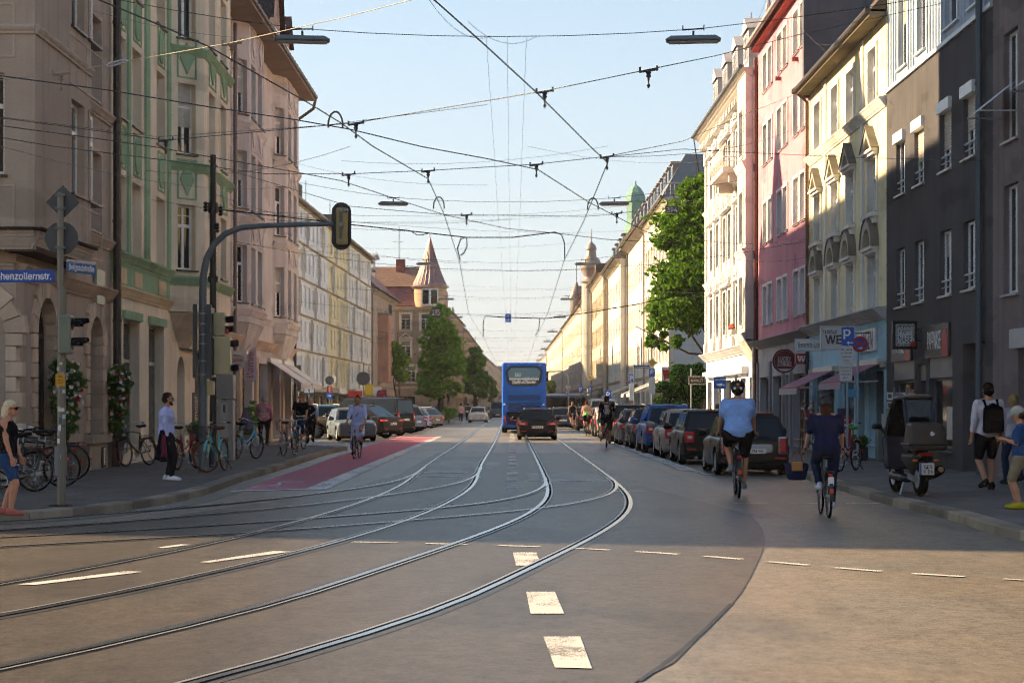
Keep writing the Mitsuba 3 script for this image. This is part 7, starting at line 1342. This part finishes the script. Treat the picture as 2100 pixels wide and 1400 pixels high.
q = gr(1482, 905, .118); k = thing('parking_meter', 'dark parking ticket machine with blue symbol under the ticket sign', 'parking meter'); x, y = at(1474, 900, 76)[:2]; add(k, 'cabinet', m2t(rbox(x - .16, x + .16, 76, 76.3, .12, 1.65, .03, 6)), 'paint:#2c3036', 40); add(k, 'display', bx(x - .1, x + .1, 75.98, 76, 1.25, 1.45), 'paint:#3a78c0'); add(k, 'panel', bx(x - .08, x + .08, 75.985, 76, .8, 1.1), 'paint:#55595f')
Y = 90.; q = at(1429, 780, Y); k = thing('shop_sign', 'small black sign with pale script on a slim grey pole', 'sign'); pole(k, at(1417, 780, Y), q[2] + .6, .035, 'paint:#8a8d92'); M = FRONT(q[0], Y - .05, q[2]); plate(k, 'panel', M, .84, .42, '#b5b0ac', .01); a = plate(k, 'field', M @ tr(0, 0, .013), .78, .36, '#1c191a', .01, .006); letters(a, 'Amatsu 22', M, .13, '#a8a09a', 0, 0, .6, bold=False, o=.02)
k, M, w, h = psign('pharmacy_sign', 'red and white chevron sign partly hidden by the ivy', 1357, 1374, 752, 802, 108, '#c9c9c9', .12); add(k, 'chevron', MB().ext([(-.2, .6), (.24, .6), (.24, .1), (-.1, -.0)], .004, M @ tr(0, -.05, .001)), 'paint:#a82030'); add(k, 'red_square', MB().ext(sg.box(.05, -.62, .22, -.45), .004, M @ tr(0, 0, .001)), 'paint:#a82030')
def prio(px, py, Y, lb, d=.24):
    q = at(px, py, Y); k = thing('road_sign', lb, 'road sign'); pole(k, q, q[2] + .1, .035, 'paint:#8d9194'); M = FRONT(q[0], Y - .05, q[2]); D = lambda a: [(0, -a), (a, 0), (0, a), (-a, 0)]; a = add(k, 'diamond', MB().ext(D(d * 1.35), .012, M), 'paint:#c9c9c6'); add(a, 'yellow_field', MB().ext(D(d * .9), .004, M @ tr(0, 0, .013)), 'paint:#d9a010'); return k, q, M
k, q, M = prio(1337, 744, 112, 'yellow priority road sign over a blue parking plate beside the ivy'); M = FRONT(q[0], 111.95, q[2] - .62); a = plate(k, 'parking_plate', M, .36, .52, '#1a55b4', .03); letters(a, 'P', M, .28, '#e2e4e6', 0, .06); M = FRONT(q[0], 111.95, q[2] - 1.45); plate(k, 'text_plate', M, .38, 1.0, '#c4c6c8', .01)
q = at(1316, 752, 113); M = FRONT(q[0], 113, q[2]); k = thing('street_name_sign', 'long dark blue street name plate beside the yellow priority sign', 'sign'); plate(k, 'panel', M, .98, .17, '#2a3f6c', .01); letters(k, 'Fallmerayerstraße', M, .09, '#c9ccd2', wmax=.86); pole(k, (q[0] - .48, 113.03), q[2] + .1, .03)
k = thing('parking_sign', 'blue parking sign edge-on with white plates beside the street name plate', 'road sign'); q = at(1295, 775, 116); M = FRONT(q[0], 116, q[2], .5); a = plate(k, 'parking_plate', M, .34, .5, '#1a55b4', .03); letters(a, 'P', M, .28, '#e2e4e6'); M = FRONT(q[0], 116, q[2] - .9, .5); plate(k, 'text_plate', M, .32, 1.1, '#b9c2c8', .01); pole(k, (q[0], 116.05), q[2] + .3, .03)
prio(1210, 774, 170, 'yellow priority road sign in the middle distance over a street name plate')[0]
prio(1165, 793, 200, 'small yellow priority road sign far off by the traffic lights')[0]
for px, py, Y, lb in ((1191, 798, 175, 'blue parking plate in the middle distance, first of two'), (1210, 798, 172, 'blue parking plate in the middle distance below the priority sign'), (1164, 803, 198, 'blue square road sign near the far traffic lights'), (1247, 809, 120, 'blue parking ticket sign above the lettered cyclist')):
    q = at(px, py, Y); k = thing('parking_sign', lb, 'road sign'); M = FRONT(q[0], Y, q[2]); a = plate(k, 'plate', M, .42, .6 if Y < 180 else .5, '#1d5cb8', .03); letters(a, 'P', M, .34, '#e2e4e6'); pole(k, (q[0], Y + .03), q[2] + .2, .03, z0=.0)
def tl(px, py, Y, lb, gl, arm=None):
    q = at(px, py, Y); k = thing('traffic_light', lb, 'traffic light'); head_signal(k, FRONT(q[0], Y - .1, q[2]), 3, ['#3a1414', '#3a3014', '#143a2a'], '#1e2124', visor=False, glow=gl, s=1.15)
    if arm: add(k, 'arm', MB().tube([(q[0], Y, q[2] + .5), (q[0] + arm * .7, Y, q[2] + .55), (q[0] + arm * .95, Y, q[2] + .1), (q[0] + arm, Y, q[2] - 1.0), (q[0] + arm, Y, .1)], .07, 8), 'paint:#a8aaa8', 40)
    else: pole(k, (q[0], Y + .05), q[2] + .4, .06, 'paint:#7d8082', z0=0.)
GR, RD = (None, None, 'glow_green'), ('glow_red', None, None)
tl(1122, 772, 185, 'traffic light showing green on a curved arm right of the bus', GR, 2.2); tl(1163, 828, 186, 'traffic light showing green low on its post by the cyclists', GR); tl(910, 806, 176, 'traffic light showing red beside the trunk of the dense tree', RD); tl(919, 818, 178, 'traffic light showing green beside the trunk of the dense tree', GR); tl(955, 822, 215, 'traffic light showing green behind the dense tree', GR); tl(977, 826, 240, 'small traffic light showing green near the darker tree', GR)
# ------------------------------------------------------------------ shop displays
q = gr(1660, 932, .118); k = thing('shoe_rack', 'wooden ladder rack with shoes beside the light blue shop', 'shoe rack'); x, y = q[0], q[1]; WD = 'matte:#7a4a30'; m = MB()
for sx in (-.20, .20): add(k, 'upright', MB().bar((x + sx, y, .118), (x + sx * .8, y + .28, 1.72), .04), WD); add(k, 'rear_leg', MB().bar((x + sx, y + .62, .118), (x + sx * .8, y + .32, 1.7), .035), WD)
for i, z in enumerate((.42, .78, 1.12, 1.42)): e = (z - .1) * .17; add(k, 'shelf', bx(x - .24 + i * .012, x + .24 - i * .012, y + e - .04, y + e + .26, z, z + .025), WD)
add(k, 'top_bar', bx(x - .17, x + .17, y + .26, y + .30, 1.62, 1.66), WD)
rs = random.Random(6)
for i, z in enumerate((.42, .78, 1.12, 1.42)):
    for j in range(4): e = (z - .1) * .17; X = x - .16 + j * .105; add(thing('shoe', f'{("dark", "pale", "grey", "white")[(i + j) % 4]} shoe on the wooden rack, {("lowest", "second", "third", "top")[i]} shelf, place {("one", "two", "three", "four")[j]}', 'shoe', 'shoes on the wooden rack'), 'upper', m2t(hull(sph((X, y + e - .0, z + .06), .035, 6), sph((X, y + e + .14, z + .07), .045, 6), sph((X, y + e + .16, z + .10), .03, 6))), 'cloth:' + ('#22242a', '#b8b4b0', '#5c616a', '#cfcfd2')[(i + j) % 4], 40)
add(thing('price_card', 'red card standing on the wooden shoe rack', 'card'), 'sheet', bx(x - .07, x + .12, y + .2, y + .21, 1.16, 1.36), 'paint:#a81c2c')
Y = 47.5; q = at(1731, 868, Y); k = thing('poster_stand', 'red election poster with white text in front of the wine shop', 'poster'); M = FRONT(q[0], Y, q[2] - .1); plate(k, 'sheet', M, .36, 1.0, '#8c1a22', .005, .02); add(k, 'blue_top', MB().ext(sg.box(-.18, .32, .18, .5), .003, M @ tr(0, 0, .021)), 'paint:#23284a')
for i, t in enumerate(('Für ein', 'vereintes', 'Europa', 'SPD')): letters(k, t, M, .075, '#d2c4c6', -.02, .2 - i * .14, .29, o=.022)
pole(k, (q[0], Y + .05), q[2], .025)
Y = 47.; q = at(1752, 806, Y); add(thing('shop_sign', 'light blue ice cream sign with white disc on the shop window', 'sign'), 'panel', bx(q[0] - .16, q[0] + .16, Y, Y + .04, q[2] - .1, q[2] + .1), 'paint:#3a9cc8')
for px, lb in ((1843, 'postcard carousel at the toy shop window'), (1868, 'second postcard carousel close to the shop door')):
    Y = 41.5; q = at(px, 840, Y); x = q[0] - .1; k = thing('postcard_stand', lb, 'postcard stand'); pole(k, (x, Y), 2.0, .025); rs = random.Random(px)
    for i in range(6):
        for a in range(6):
            t = a * PI / 3 + .3; c = (x + .19 * math.sin(t), Y - .19 * math.cos(t), .75 + i * .21); M = FRONT(*c, t); kk = add(k, 'card', lambda: MB().ext(sg.box(-.075, -.085, .075, .085), .006), 'paint:' + rs.choice(['#b8b8ba', '#a8aab0', '#c4bfb8', '#8a92a0', '#9a8a80']), M=M, ck='card'); 
            if a in (0, 5, 1): add(kk, 'picture', lambda: MB().ext(sg.box(-.05, -.05, .05, .05), .003), 'paint:' + rs.choice(['#2c3a5c', '#7a2c2c', '#3a3a3c', '#4a6a4a', '#a8802c']), M=M @ tr(0, 0, .0065), ck='cardp')
k = thing('plant_pot', 'dark planter box with green plant in front of the light blue shop', 'plant pot'); q = gr(1765, 944, .118); add(k, 'box', m2t(rbox(q[0] - .2, q[0] + .2, q[1], q[1] + .35, .118, .48, .02, 4)), 'paint:#26282b', 40); add(k, 'foliage', leaves([(q[0], q[1] + .17, .62, .22, .18, .2)], 900, .05, 41), 'leaf:#3f6a2c')
k = thing('plant_pot', 'green plant in a low pot behind the bent mast', 'plant pot'); q = at(403, 880, 52); add(k, 'pot', m2t(rbox(q[0] - .16, q[0] + .16, 52, 52.3, .118, .5, .02, 4)), 'matte:#6a4a3c', 40); add(k, 'foliage', leaves([(q[0], 52.1, .85, .25, .2, .35)], 1200, .06, 42), 'leaf:#4a7a34')
k = thing('plant_pot', 'tall leafy plant beside the banner shop entrance', 'plant pot'); q = at(508, 880, 66); add(k, 'pot', m2t(rbox(q[0] - .2, q[0] + .2, 66, 66.4, .118, .5, .02, 4)), 'matte:#8d7f70', 40); add(k, 'foliage', leaves([(q[0], 66.2, .95, .28, .25, .5), (q[0] + .1, 66.1, 1.5, .16, .15, .3)], 1600, .07, 43), 'leaf:#5a8a34')
k = thing('utility_box', 'low grey-green box at the corner of the charcoal house', 'cabinet'); q = at(1812, 900, 47.6); add(k, 'box', m2t(rbox(9.72, 9.98, 47.9, 48.3, .118, 1.0, .02, 4)), 'paint:#6b7370', 40)
# ------------------------------------------------------------------ roofed scooter
q = gr(1896, 1019, .118); k = thing('scooter', 'black roofed motor scooter with big top case parked on the pavement', 'scooter'); M = place(q[0] + .0, q[1] + .28, .118, math.radians(3))
A = lambda n, m, mt, par=None, sm=40, MM=None: add(par or k, n, m, mt, sm, M if MM is None else M @ MM)
for y in (.0, 1.48):
    w = A('wheel', MB().lathe([(.15, -.06), (.22, -.075), (.262, -.05), (.275, 0), (.262, .05), (.22, .075), (.15, .06)], 26, tr(0, y, .275) @ ry(PI / 2)), 'cloth:#121213'); A('rim', MB().lathe([(.001, .05), (.05, .05), (.06, .03), (.14, .035), (.155, .06)], 20, tr(0, y, .275) @ ry(PI / 2)).lathe([(.001, .05), (.05, .05), (.06, .03), (.14, .035), (.155, .06)], 20, tr(0, y, .275) @ ry(-PI / 2)), 'steeldull', w)
S_ = lambda *p: smooth(hull(*[sph(c, r, 8) for c, r in p]), 3, .04)
A('rear_fairing', S_(((-.12, -.10, .62), .06), ((.12, -.10, .62), .06), ((-.14, .45, .62), .07), ((.14, .45, .62), .07), ((0, -.22, .70), .06), ((0, .3, .42), .10)), 'carpaint:#15171c', None, True)
A('floor_pan', S_(((-.17, .35, .28), .07), ((.17, .35, .28), .07), ((-.18, 1.1, .30), .07), ((.18, 1.1, .30), .07)), 'carpaint:#17191f', None, True)
A('leg_shield', S_(((-.26, 1.12, .45), .05), ((.26, 1.12, .45), .05), ((-.27, 1.2, .92), .06), ((.27, 1.2, .92), .06), ((0, 1.42, .6), .08)), 'carpaint:#1a2233', None, True)
A('seat', S_(((-.13, .1, .76), .05), ((.13, .1, .76), .05), ((0, .55, .74), .07)), 'cloth:#141518', None, True); A('backrest', S_(((-.14, .12, .85), .05), ((.14, .12, .85), .05), ((-.13, .05, 1.25), .05), ((.13, .05, 1.25), .05)), 'cloth:#141518', None, True)
for sx in (-1, 1): A('roof_pillar', MB().tube([(sx * .27, 1.2, .9), (sx * .27, 1.0, 1.25), (sx * .24, .72, 1.58), (sx * .22, .35, 1.64)], .028, 8), 'carpaint:#15171c'); A('roof_pillar', MB().tube([(sx * .20, .02, .95), (sx * .23, .06, 1.3), (sx * .22, .2, 1.6), (sx * .22, .4, 1.64)], .03, 8), 'carpaint:#1a2438')
A('roof', S_(((-.22, .12, 1.60), .03), ((.22, .12, 1.60), .03), ((-.24, .72, 1.58), .03), ((.24, .72, 1.58), .03), ((0, .4, 1.66), .02)), 'carpaint:#1c1e24', None, True); A('windscreen', MB().raw([(-.26, 1.2, .95), (.26, 1.2, .95), (.23, .76, 1.56), (-.23, .76, 1.56)], [[0, 1, 2, 3], [3, 2, 1, 0]]), 'glass', None, False); A('rear_screen', MB().raw([(-.19, .0, 1.0), (.19, .0, 1.0), (.2, .14, 1.57), (-.2, .14, 1.57)], [[0, 1, 2, 3], [3, 2, 1, 0]]), 'glass', None, False)
tc_ = A('top_case', S_(((-.27, -.42, .80), .05), ((.27, -.42, .80), .05), ((-.25, -.02, .80), .05), ((.25, -.02, .80), .05), ((-.22, -.36, 1.14), .05), ((.22, -.36, 1.14), .05), ((-.2, -.04, 1.16), .05), ((.2, -.04, 1.16), .05)), 'paint:#23201f', None, True); A('case_rim', m2t(rbox(-.325, .325, -.48, .03, .83, .87, .02, 6)), 'paint:#161617', tc_); A('emblem', MB().lathe([(.001, .006), (.032, .005), (.034, 0)], 20, mat4([1, 0, 0], [0, .2, .98], [0, -.98, .2], [.06, -.462, 1.02])), 'paint:#c9ccd2', tc_); A('emblem_quarter', MB().ext(sg.Point(0, 0).buffer(.022).intersection(sg.MultiPolygon([sg.box(0, 0, 1, 1), sg.box(-1, -1, 0, 0)])), .002, mat4([1, 0, 0], [0, .2, .98], [0, -.98, .2], [.06, -.4685, 1.0212])), 'paint:#2a62b8', tc_, False)
A('tail_lamp', m2t(rbox(-.11, .11, -.33, -.27, .66, .72, .02, 6)), 'paint:#a01820')
for sx in (-1, 1): A('indicator', m2t(rbox(sx * .17 - .04, sx * .17 + .04, -.32, -.27, .57, .61, .015, 6)), 'paint:#c4641c'); A('mirror', m2t(hull(sph((sx * .38, 1.15, 1.12), .05, 8), sph((sx * .47, 1.13, 1.12), .05, 8)).scale([1, .999, 1])), 'paint:#15171a'); A('mirror_arm', MB().tube([(sx * .24, 1.18, .95), (sx * .36, 1.16, 1.1)], .015, 6), 'cloth:#141414')
A('mudguard', S_(((-.06, -.26, .5), .02), ((.06, -.26, .5), .02), ((-.07, -.1, .58), .03), ((.07, -.1, .58), .03)), 'cloth:#121213', None, True); pk = A('number_plate', m2t(rbox(-.12, .12, -.375, -.36, .36, .55, .006, 4)), 'paint:#c4c4c4', None, False)
A('plate_text', MB().text('FFB', .055, mat4([1, 0, 0], [0, 0, 1], [0, -1, 0], [.02, -.376, .465]), .002, True, .17).text('R 56', .055, mat4([1, 0, 0], [0, 0, 1], [0, -1, 0], [.02, -.376, .385]), .002, True, .17), 'paint:#141518', pk, False); A('plate_strip', bx(-.117, -.088, -.377, -.375, .365, .545), 'paint:#1f4aa0', pk, False); A('plate_arm', MB().bar((0, -.3, .6), (0, -.36, .45), .05), 'cloth:#121213')
A('exhaust', MB().tube([(.20, .25, .30), (.22, .0, .36), (.24, -.30, .44)], [.05, .075, .075], 12), 'cloth:#1b1a1a'); A('exhaust_tip', MB().tube([(.24, -.29, .438), (.24, -.33, .45)], [.05, .045], 12), 'paint:#8a6a3a'); A('swing_arm', MB().bar((-.1, 0, .275), (-.1, .5, .34), .07).bar((.1, 0, .275), (.1, .5, .34), .06), 'steeldull', None, False); A('stand', MB().tube([(-.16, .42, .25), (-.24, .36, .01)], .016, 6).tube([(.16, .42, .25), (.20, .36, .01)], .016, 6), 'steeldull')
A('handlebar', MB().tube([(-.32, 1.0, 1.0), (0, 1.15, .98), (.32, 1.0, 1.0)], .016, 8), 'cloth:#161616'); A('front_fork', MB().tube([(-.08, 1.48, .275), (-.06, 1.3, .8)], .025, 8).tube([(.08, 1.48, .275), (.06, 1.3, .8)], .025, 8), 'steeldull')
# ------------------------------------------------------------------ overhead wires and street lamps
WC = 'paint:#3a393b'
def wire(label, pts, r=.010, mat=WC, name='overhead_wire'):
    return one(name, label, 'wire', MB().tube(pts, r * .78, 5), mat, True)
G = lambda l, z: [gr(x, y, z) for x, y in l]
def sag(a, b, d=.25, n=9): a, b = np.array(a, float), np.array(b, float); t = np.linspace(0, 1, n)[:, None]; return a + (b - a) * t - np.array([0, 0, 1.]) * d * 4 * t * (1 - t)
ZC = 5.5
wire('contact wire of the far track swinging away to the upper corner', np.vstack([[(-1.45, 330, ZC), (-1.5, 160, ZC)], G([(994, 697), (961, 643), (943, 540), (911, 440), (878, 367), (764, 300), (700, 253), (630, 210), (430, 97), (340, 57), (203, 0), (60, -60)], ZC)]), .011)
wire('contact wire of the near track crossing the sky to the top edge', np.vstack([[(1.45, 330, ZC), (1.42, 160, ZC)], G([(1097, 697), (1123, 643), (1157, 534), (1197, 454), (1246, 334), (1215, 305), (1100, 190), (1000, 98), (890, 0), (790, -90)], ZC)]), .011)
wire('upper branch contact wire sweeping across the whole crossing', G([(-60, 148), (0, 156), (220, 185), (430, 220), (600, 245), (720, 266), (864, 301), (1000, 326), (1103, 348), (1206, 414), (1300, 463), (1420, 520)], ZC), .011)
wire('lower branch contact wire passing behind the bent mast', G([(-60, 250), (0, 258), (187, 283), (320, 302), (430, 322), (600, 352), (700, 371), (814, 409), (909, 440), (957, 451), (1040, 469), (1146, 479), (1243, 491), (1400, 500)], ZC), .010)
wire('span wire with hangers over the front of the crossing', np.vstack([G([(-80, 232), (0, 242), (187, 267), (340, 288), (730, 252), (1117, 187), (1330, 143)], 5.85), [at(1467, 115, 30), at(1637, 72, 36), at(1933, 7, 41.5)]]), .009)
wire('span wire from the brown house to the yellow house', np.vstack([G([(-80, 268), (0, 282), (107, 300), (333, 328), (547, 357), (715, 357), (878, 350), (1100, 337), (1245, 321)], 5.85), [at(1400, 290, 40), at(1540, 230, 54), at(1637, 192, 62)]]), .009)
wire('sunlit span wire with turnbuckle crossing the upper corner', G([(-80, 181), (0, 165), (125, 150), (240, 130), (475, 88), (700, 37), (860, -4), (960, -30)], 6.), .008, 'paint:#8f8576')
wire('span wire level with the loop jumpers', np.vstack([[(xm, 43, 7.3)], G([(717, 423), (791, 430), (908, 440), (974, 441), (1197, 444), (1257, 440)], 5.85), [at(1340, 428, 60), at(1446, 405, 92)]]), .009)
wire('thin wire anchored on the dark house beside its roller shutters', [at(1246, 322, 29.2), at(1400, 306, 34), at(1550, 314, 38), at(1767, 324, 42), at(2017, 330, 38)], .008)
wire('stay wire from the upper corner to the lamp span', [at(-40, 235, 30), at(323, 281, 30), at(660, 258, 32), at(1000, 215, 33)], .006)
for i, (a, b, lb) in enumerate((((560, 440, 43.2), (1330, 470, 95), 'long feeder stay rising past the copper turret'), ((310, 410, 43), (1050, 450, 52), 'twin stay leaving the black mast at bracket height'), ((444, 430, 43), (1300, 420, 75), 'stay from the black mast to the far eaves'), ((560, 500, 82), (1180, 498, 100), 'thin span beyond the black mast'), ((610, 545, 110), (1448, 545, 95), 'thin span across the cone roof'), ((640, 560, 118), (1440, 600, 95), 'slack span before the ornate white house'), ((1448, 500, 80), (1660, 488, 61), 'double wire across the pink house'), ((1448, 515, 80), (1660, 527, 61), 'lower wire across the pink house'), ((1540, 60, 74), (1580, -30, 73), 'stay at the finial of the pink house'), ((1530, 55, 74), (1810, 90, 52), 'stay running to the yellow house cornice'), ((1630, 45, 60), (1960, 290, 42), 'slanting wire over the charcoal house front'), ((600, 455, 85), (1448, 420, 90), 'thin span rising to the eaves of the ornate white house'), ((560, 470, 70), (960, 540, 70), 'thin stay dropping towards the feeder loop'), ((0, 300, 32), (560, 385, 62), 'thin wire along the shady fronts above the street name plates'), ((620, 590, 130), (1300, 585, 130), 'thin span just above the turreted house windows'), ((690, 610, 150), (1260, 605, 150), 'thin span above the dense street tree'), ((444, 400, 43), (840, 470, 58), 'upper of two stays behind the signal tip'), ((444, 418, 43), (700, 440, 50), 'lower of two stays behind the signal tip'), ((1246, 322, 29.2), (1660, 250, 60), 'stay from the near contact wire bend to the yellow house gutter'), ((1300, 463, 39), (1660, 488, 61), 'anchor wire across the ornate white house'), ((180, 20, 40), (640, 75, 60), 'thin wire under the eaves of the green house'), ((300, 350, 45), (720, 300, 40), 'thin stay from the green house bay to the branch wire'), ((590, 330, 78), (1000, 380, 62), 'thin span from the mauve gutter over the lamp'), ((1080, 300, 60), (1450, 330, 85), 'thin span towards the white house balcony'), ((700, 330, 60), (1246, 300, 60), 'thin span between the contact wire bends'), ((880, 0, 38), (1005, 76, 41), 'short thin stay down to the lamp span'), ((960, 45, 40), (1100, 76, 41.3), 'second short thin stay down to the lamp span'))):
    wire(lb, sag(at(*a), at(*b), .3), .007)
k = thing('feeder_cable', 'thick black feeder cable with loops hanging across the near tracks', 'cable'); add(k, 'cable', MB().tube([at(x, y, 48) for x, y in ((437, 428), (560, 442), (721, 461), (843, 474), (957, 487), (1050, 487), (1100, 481), (1138, 476), (1152, 482), (1158, 500), (1158, 531))], .016, 6), 'cloth:#18181a', True); add(k, 'loop', MB().tube([at(x, y, 48) for x, y in ((944, 535), (938, 510), (945, 490), (957, 487), (958, 505), (952, 518), (945, 524))], .018, 6), 'cloth:#18181a', True); add(k, 'slack_loop', MB().tube([at(x, y, 48) for x, y in ((843, 474), (855, 482), (866, 482), (878, 479))], .012, 5), 'cloth:#18181a', True)
k = thing('feeder_cable', 'thick black feeder cable sagging far across the street below the hanging blue sign', 'cable'); add(k, 'cable', MB().tube([at(x, y, 82) for x, y in ((991, 690), (991, 660), (995, 648), (1040, 651), (1120, 653), (1200, 642), (1300, 625), (1446, 596))], .024, 6), 'cloth:#1a1a1c', True); add(k, 'drop', MB().tube([at(x, y, 82) for x, y in ((1107, 652), (1105, 675), (1098, 688))], .02, 6), 'cloth:#1a1a1c', True)
for i, (x0, px) in enumerate(((-.59, 997), (-.11, 1040), (.33, 1080))): wire(f'{("first", "middle", "last")[i]} of the three thin cables running along the street axis', [(x0, 41.3, 10.0)] + [(x0, y, 10.0 - (.45 if j % 2 else 0)) for j, y in enumerate((58, 75, 91, 107, 125, 142, 157, 172, 206, 330)) for _ in (0,)], .006)
for i, Y in enumerate((62, 92, 125, 158, 190)): wire(f'span wire between the fronts, {("first", "second", "third", "fourth", "fifth")[i]} of the far spans', sag((-9.5 if Y < 80 else -13, Y, 7.2), (10, Y, 7.2), 1.0), .010)
for i, (px, py, z, dy) in enumerate(((125, 152, 6., .0), (475, 90, 6., 0), (340, 288, 5.85, 0), (730, 254, 5.85, 0), (1117, 188, 5.85, 0), (1330, 145, 5.85, 0), (715, 358, 5.85, 0), (878, 351, 5.85, 0), (1100, 338, 5.85, 0), (1245, 322, 5.85, 0), (957, 441, 5.85, 0), (1265, 438, 5.85, 0))):
    q = gr(px, py, z); k = thing('wire_hanger', ('tan sunlit bell insulator on the bright span wire, beside the brown house', 'tan sunlit bell insulator on the bright span wire, beyond its turnbuckle', 'dark bell insulator on the front span wire, before the green house', 'dark bell insulator on the front span wire, at the looped jumper', 'dark bell insulator on the front span wire, where the near contact wire crosses', 'dark bell insulator on the front span wire, towards the yellow house', 'dark bell insulator on the yellow house span wire, nearest the mauve house', 'dark bell insulator where the far contact wire bends on the yellow house span wire', 'dark bell insulator on the yellow house span wire, over the bus', 'dark bell insulator where the near contact wire bends on the yellow house span wire', 'dark bell insulator on the span wire level with the loops, over the cone roof', 'dark bell insulator on the span wire level with the loops, by the copper turret')[i], 'insulator', 'hangers under the span wires'); M = tr(*q) @ rz(.15) @ np.diag([.8, .8, .8, 1.]); c = 'paint:#7d6a58' if i < 2 else 'paint:#242226'
    add(k, 'bracket', MB().bar((-.14, 0, -.03), (.14, 0, .02), .026, .03).tube([(-.14, 0, -.04), (-.14, 0, .05)], .018, 6).tube([(.14, 0, 0), (.14, 0, .08)], .018, 6), c, M=M); add(k, 'insulator', MB().lathe([(.012, .02), (.03, 0), (.045, -.04), (.03, -.06), (.045, -.09), (.02, -.12), (.012, -.2), (.03, -.24), (.01, -.28)], 10, M), c, 40)
for i, (px, py, lb) in enumerate(((900, 418, 'looped jumper where the far contact wires cross'), (1216, 420, 'looped jumper where the near contact wires cross'), (688, 250, 'looped jumper on the upper branch wire'))):
    q = gr(px, py + 5, ZC); rr = 11 * q[1] / F if i < 2 else 15 * q[1] / F; one('jumper_loop', lb, 'cable', MB().tube([q + np.array([rr * math.cos(t), 0, rr * 1.9 * math.sin(t) - .02]) for t in np.linspace(-.15, PI + .15, 14)], .014, 6), WC, True)
q = gr(240, 130, 6.); one('turnbuckle', 'bright open turnbuckle in the sunlit span wire', 'turnbuckle', MB().tube([q + np.array([-.13, 0, -.03]), q + np.array([-.1, 0, .0]), q + np.array([.1, 0, .05]), q + np.array([.13, 0, .04]), q + np.array([.1, 0, .01]), q + np.array([-.1, 0, -.05])], .012, 6, closed=True), 'steel', True)
LY = (41.3, 75, 107, 142.6, 172, 206, 238, 270, 305, 340); ords = ('first', 'second', 'third', 'fourth', 'fifth', 'sixth', 'seventh', 'eighth', 'ninth', 'tenth')
for i, Y in enumerate(LY):
    xa, xb = (-9.2, 10) if Y < 80 else (-14 if Y < 200 else -8, 9.6); Z = 10.2
    wire(f'lamp span wire across the street, {ords[i]} from the crossing', np.vstack([sag((xa, Y, Z + .7), (-4.8, Y, Z), .05, 4), sag((-4.8, Y, Z), (4.3, Y, Z), .18, 7)[1:], sag((4.3, Y, Z), (xb, Y, Z + .8), .05, 4)[1:]]), .012)
    for x, sd in ((-4.8 - (Y - 41) * .004, 'shady'), (4.15 + (Y - 41) * .003, 'sunny')):
        k = thing('street_lamp', f'long grey street lamp hung over the {sd} lane, {ords[i]} from the crossing', 'street lamp', 'lamps hung over the street'); M = tr(x, Y, Z) @ rz(.12 if sd == 'shady' else -.1)
        sh_ = [(-.66, -.20), (-.62, -.13), (-.2, -.09), (.2, -.09), (.62, -.13), (.66, -.20)]
        add(k, 'housing', lambda: m2t(hull(*[sph((sx * .60, sy * .13, z), .03, 6) for sx in (-1, 1) for sy in (-1, 1) for z in (-.26,)], *[sph((sx * .5, sy * .07, -.19), .03, 6) for sx in (-1, 1) for sy in (-1, 1)])), 'paint:#6d7476', 40, M, ck='lamph'); add(k, 'diffuser', lambda: m2t(rbox(-.57, .57, -.12, .12, -.33, -.285, .02, 4)), 'paint:#a8a59c', 40, M, ck='lampd'); add(k, 'hanger', lambda: MB().tube([(0, 0, -.18), (0, 0, -.05)], .03, 6).bar((-.24, 0, -.02), (.24, 0, .0), .03).tube([(-.24, 0, -.04), (-.24, 0, .08)], .014, 5).tube([(.24, 0, -.04), (.24, 0, .08)], .014, 5), 'paint:#2c2c2e', M=M, ck='lampg')
def hung(px, py, Y, w, h, col, txt, lb, tc):
    q = at(px, py, Y); k = thing('hanging_plate', lb, 'sign'); M = FRONT(q[0], Y, q[2]); plate(k, 'plate', M, w, h, col, .01, .02); 
    if txt: letters(k, txt, M, h * .62, tc, 0, 0, w * .8, bold=False, o=.021)
    add(k, 'hook', MB().bar((q[0] - w * .35, Y, q[2] + h / 2), (q[0] - w * .35, Y, q[2] + h / 2 + .25), .015).bar((q[0] + w * .35, Y, q[2] + h / 2), (q[0] + w * .35, Y, q[2] + h / 2 + .25), .015), WC)
    return k, M
hung(1378, 431, 62, .46, .24, '#4a4d58', '394', 'grey hanging plate with white number before the big tree', '#c9ccd4'); hung(894, 641, 92, .46, .46, '#33363f', '295', 'dark hanging plate with number before the dense tree', '#c9ccd4')
k, M = hung(1042, 652, 106, .34, .5, '#1d5cb8', '1', 'small blue plate hung over the street axis', '#dfe2e6')
# ------------------------------------------------------------------ thin summer haze between us and the far end
scene['haze_medium'] = {'type': 'homogeneous', 'albedo': {'type': 'rgb', 'value': [.95, .95, .95]}, 'sigma_t': {'type': 'rgb', 'value': [.00016, .00016, .00016]}}
scene['haze'] = {'type': 'cube', 'to_world': T().translate([0, 1000, 20]).scale([905, 1265, 22]), 'bsdf': {'type': 'null'}, 'interior': {'type': 'ref', 'id': 'haze_medium'}}
labels['haze'] = {'kind': 'stuff'}
scene['camera']['medium'] = {'type': 'ref', 'id': 'haze_medium'}
NPAL = len(PAL); assert NPAL <= NP, NPAL
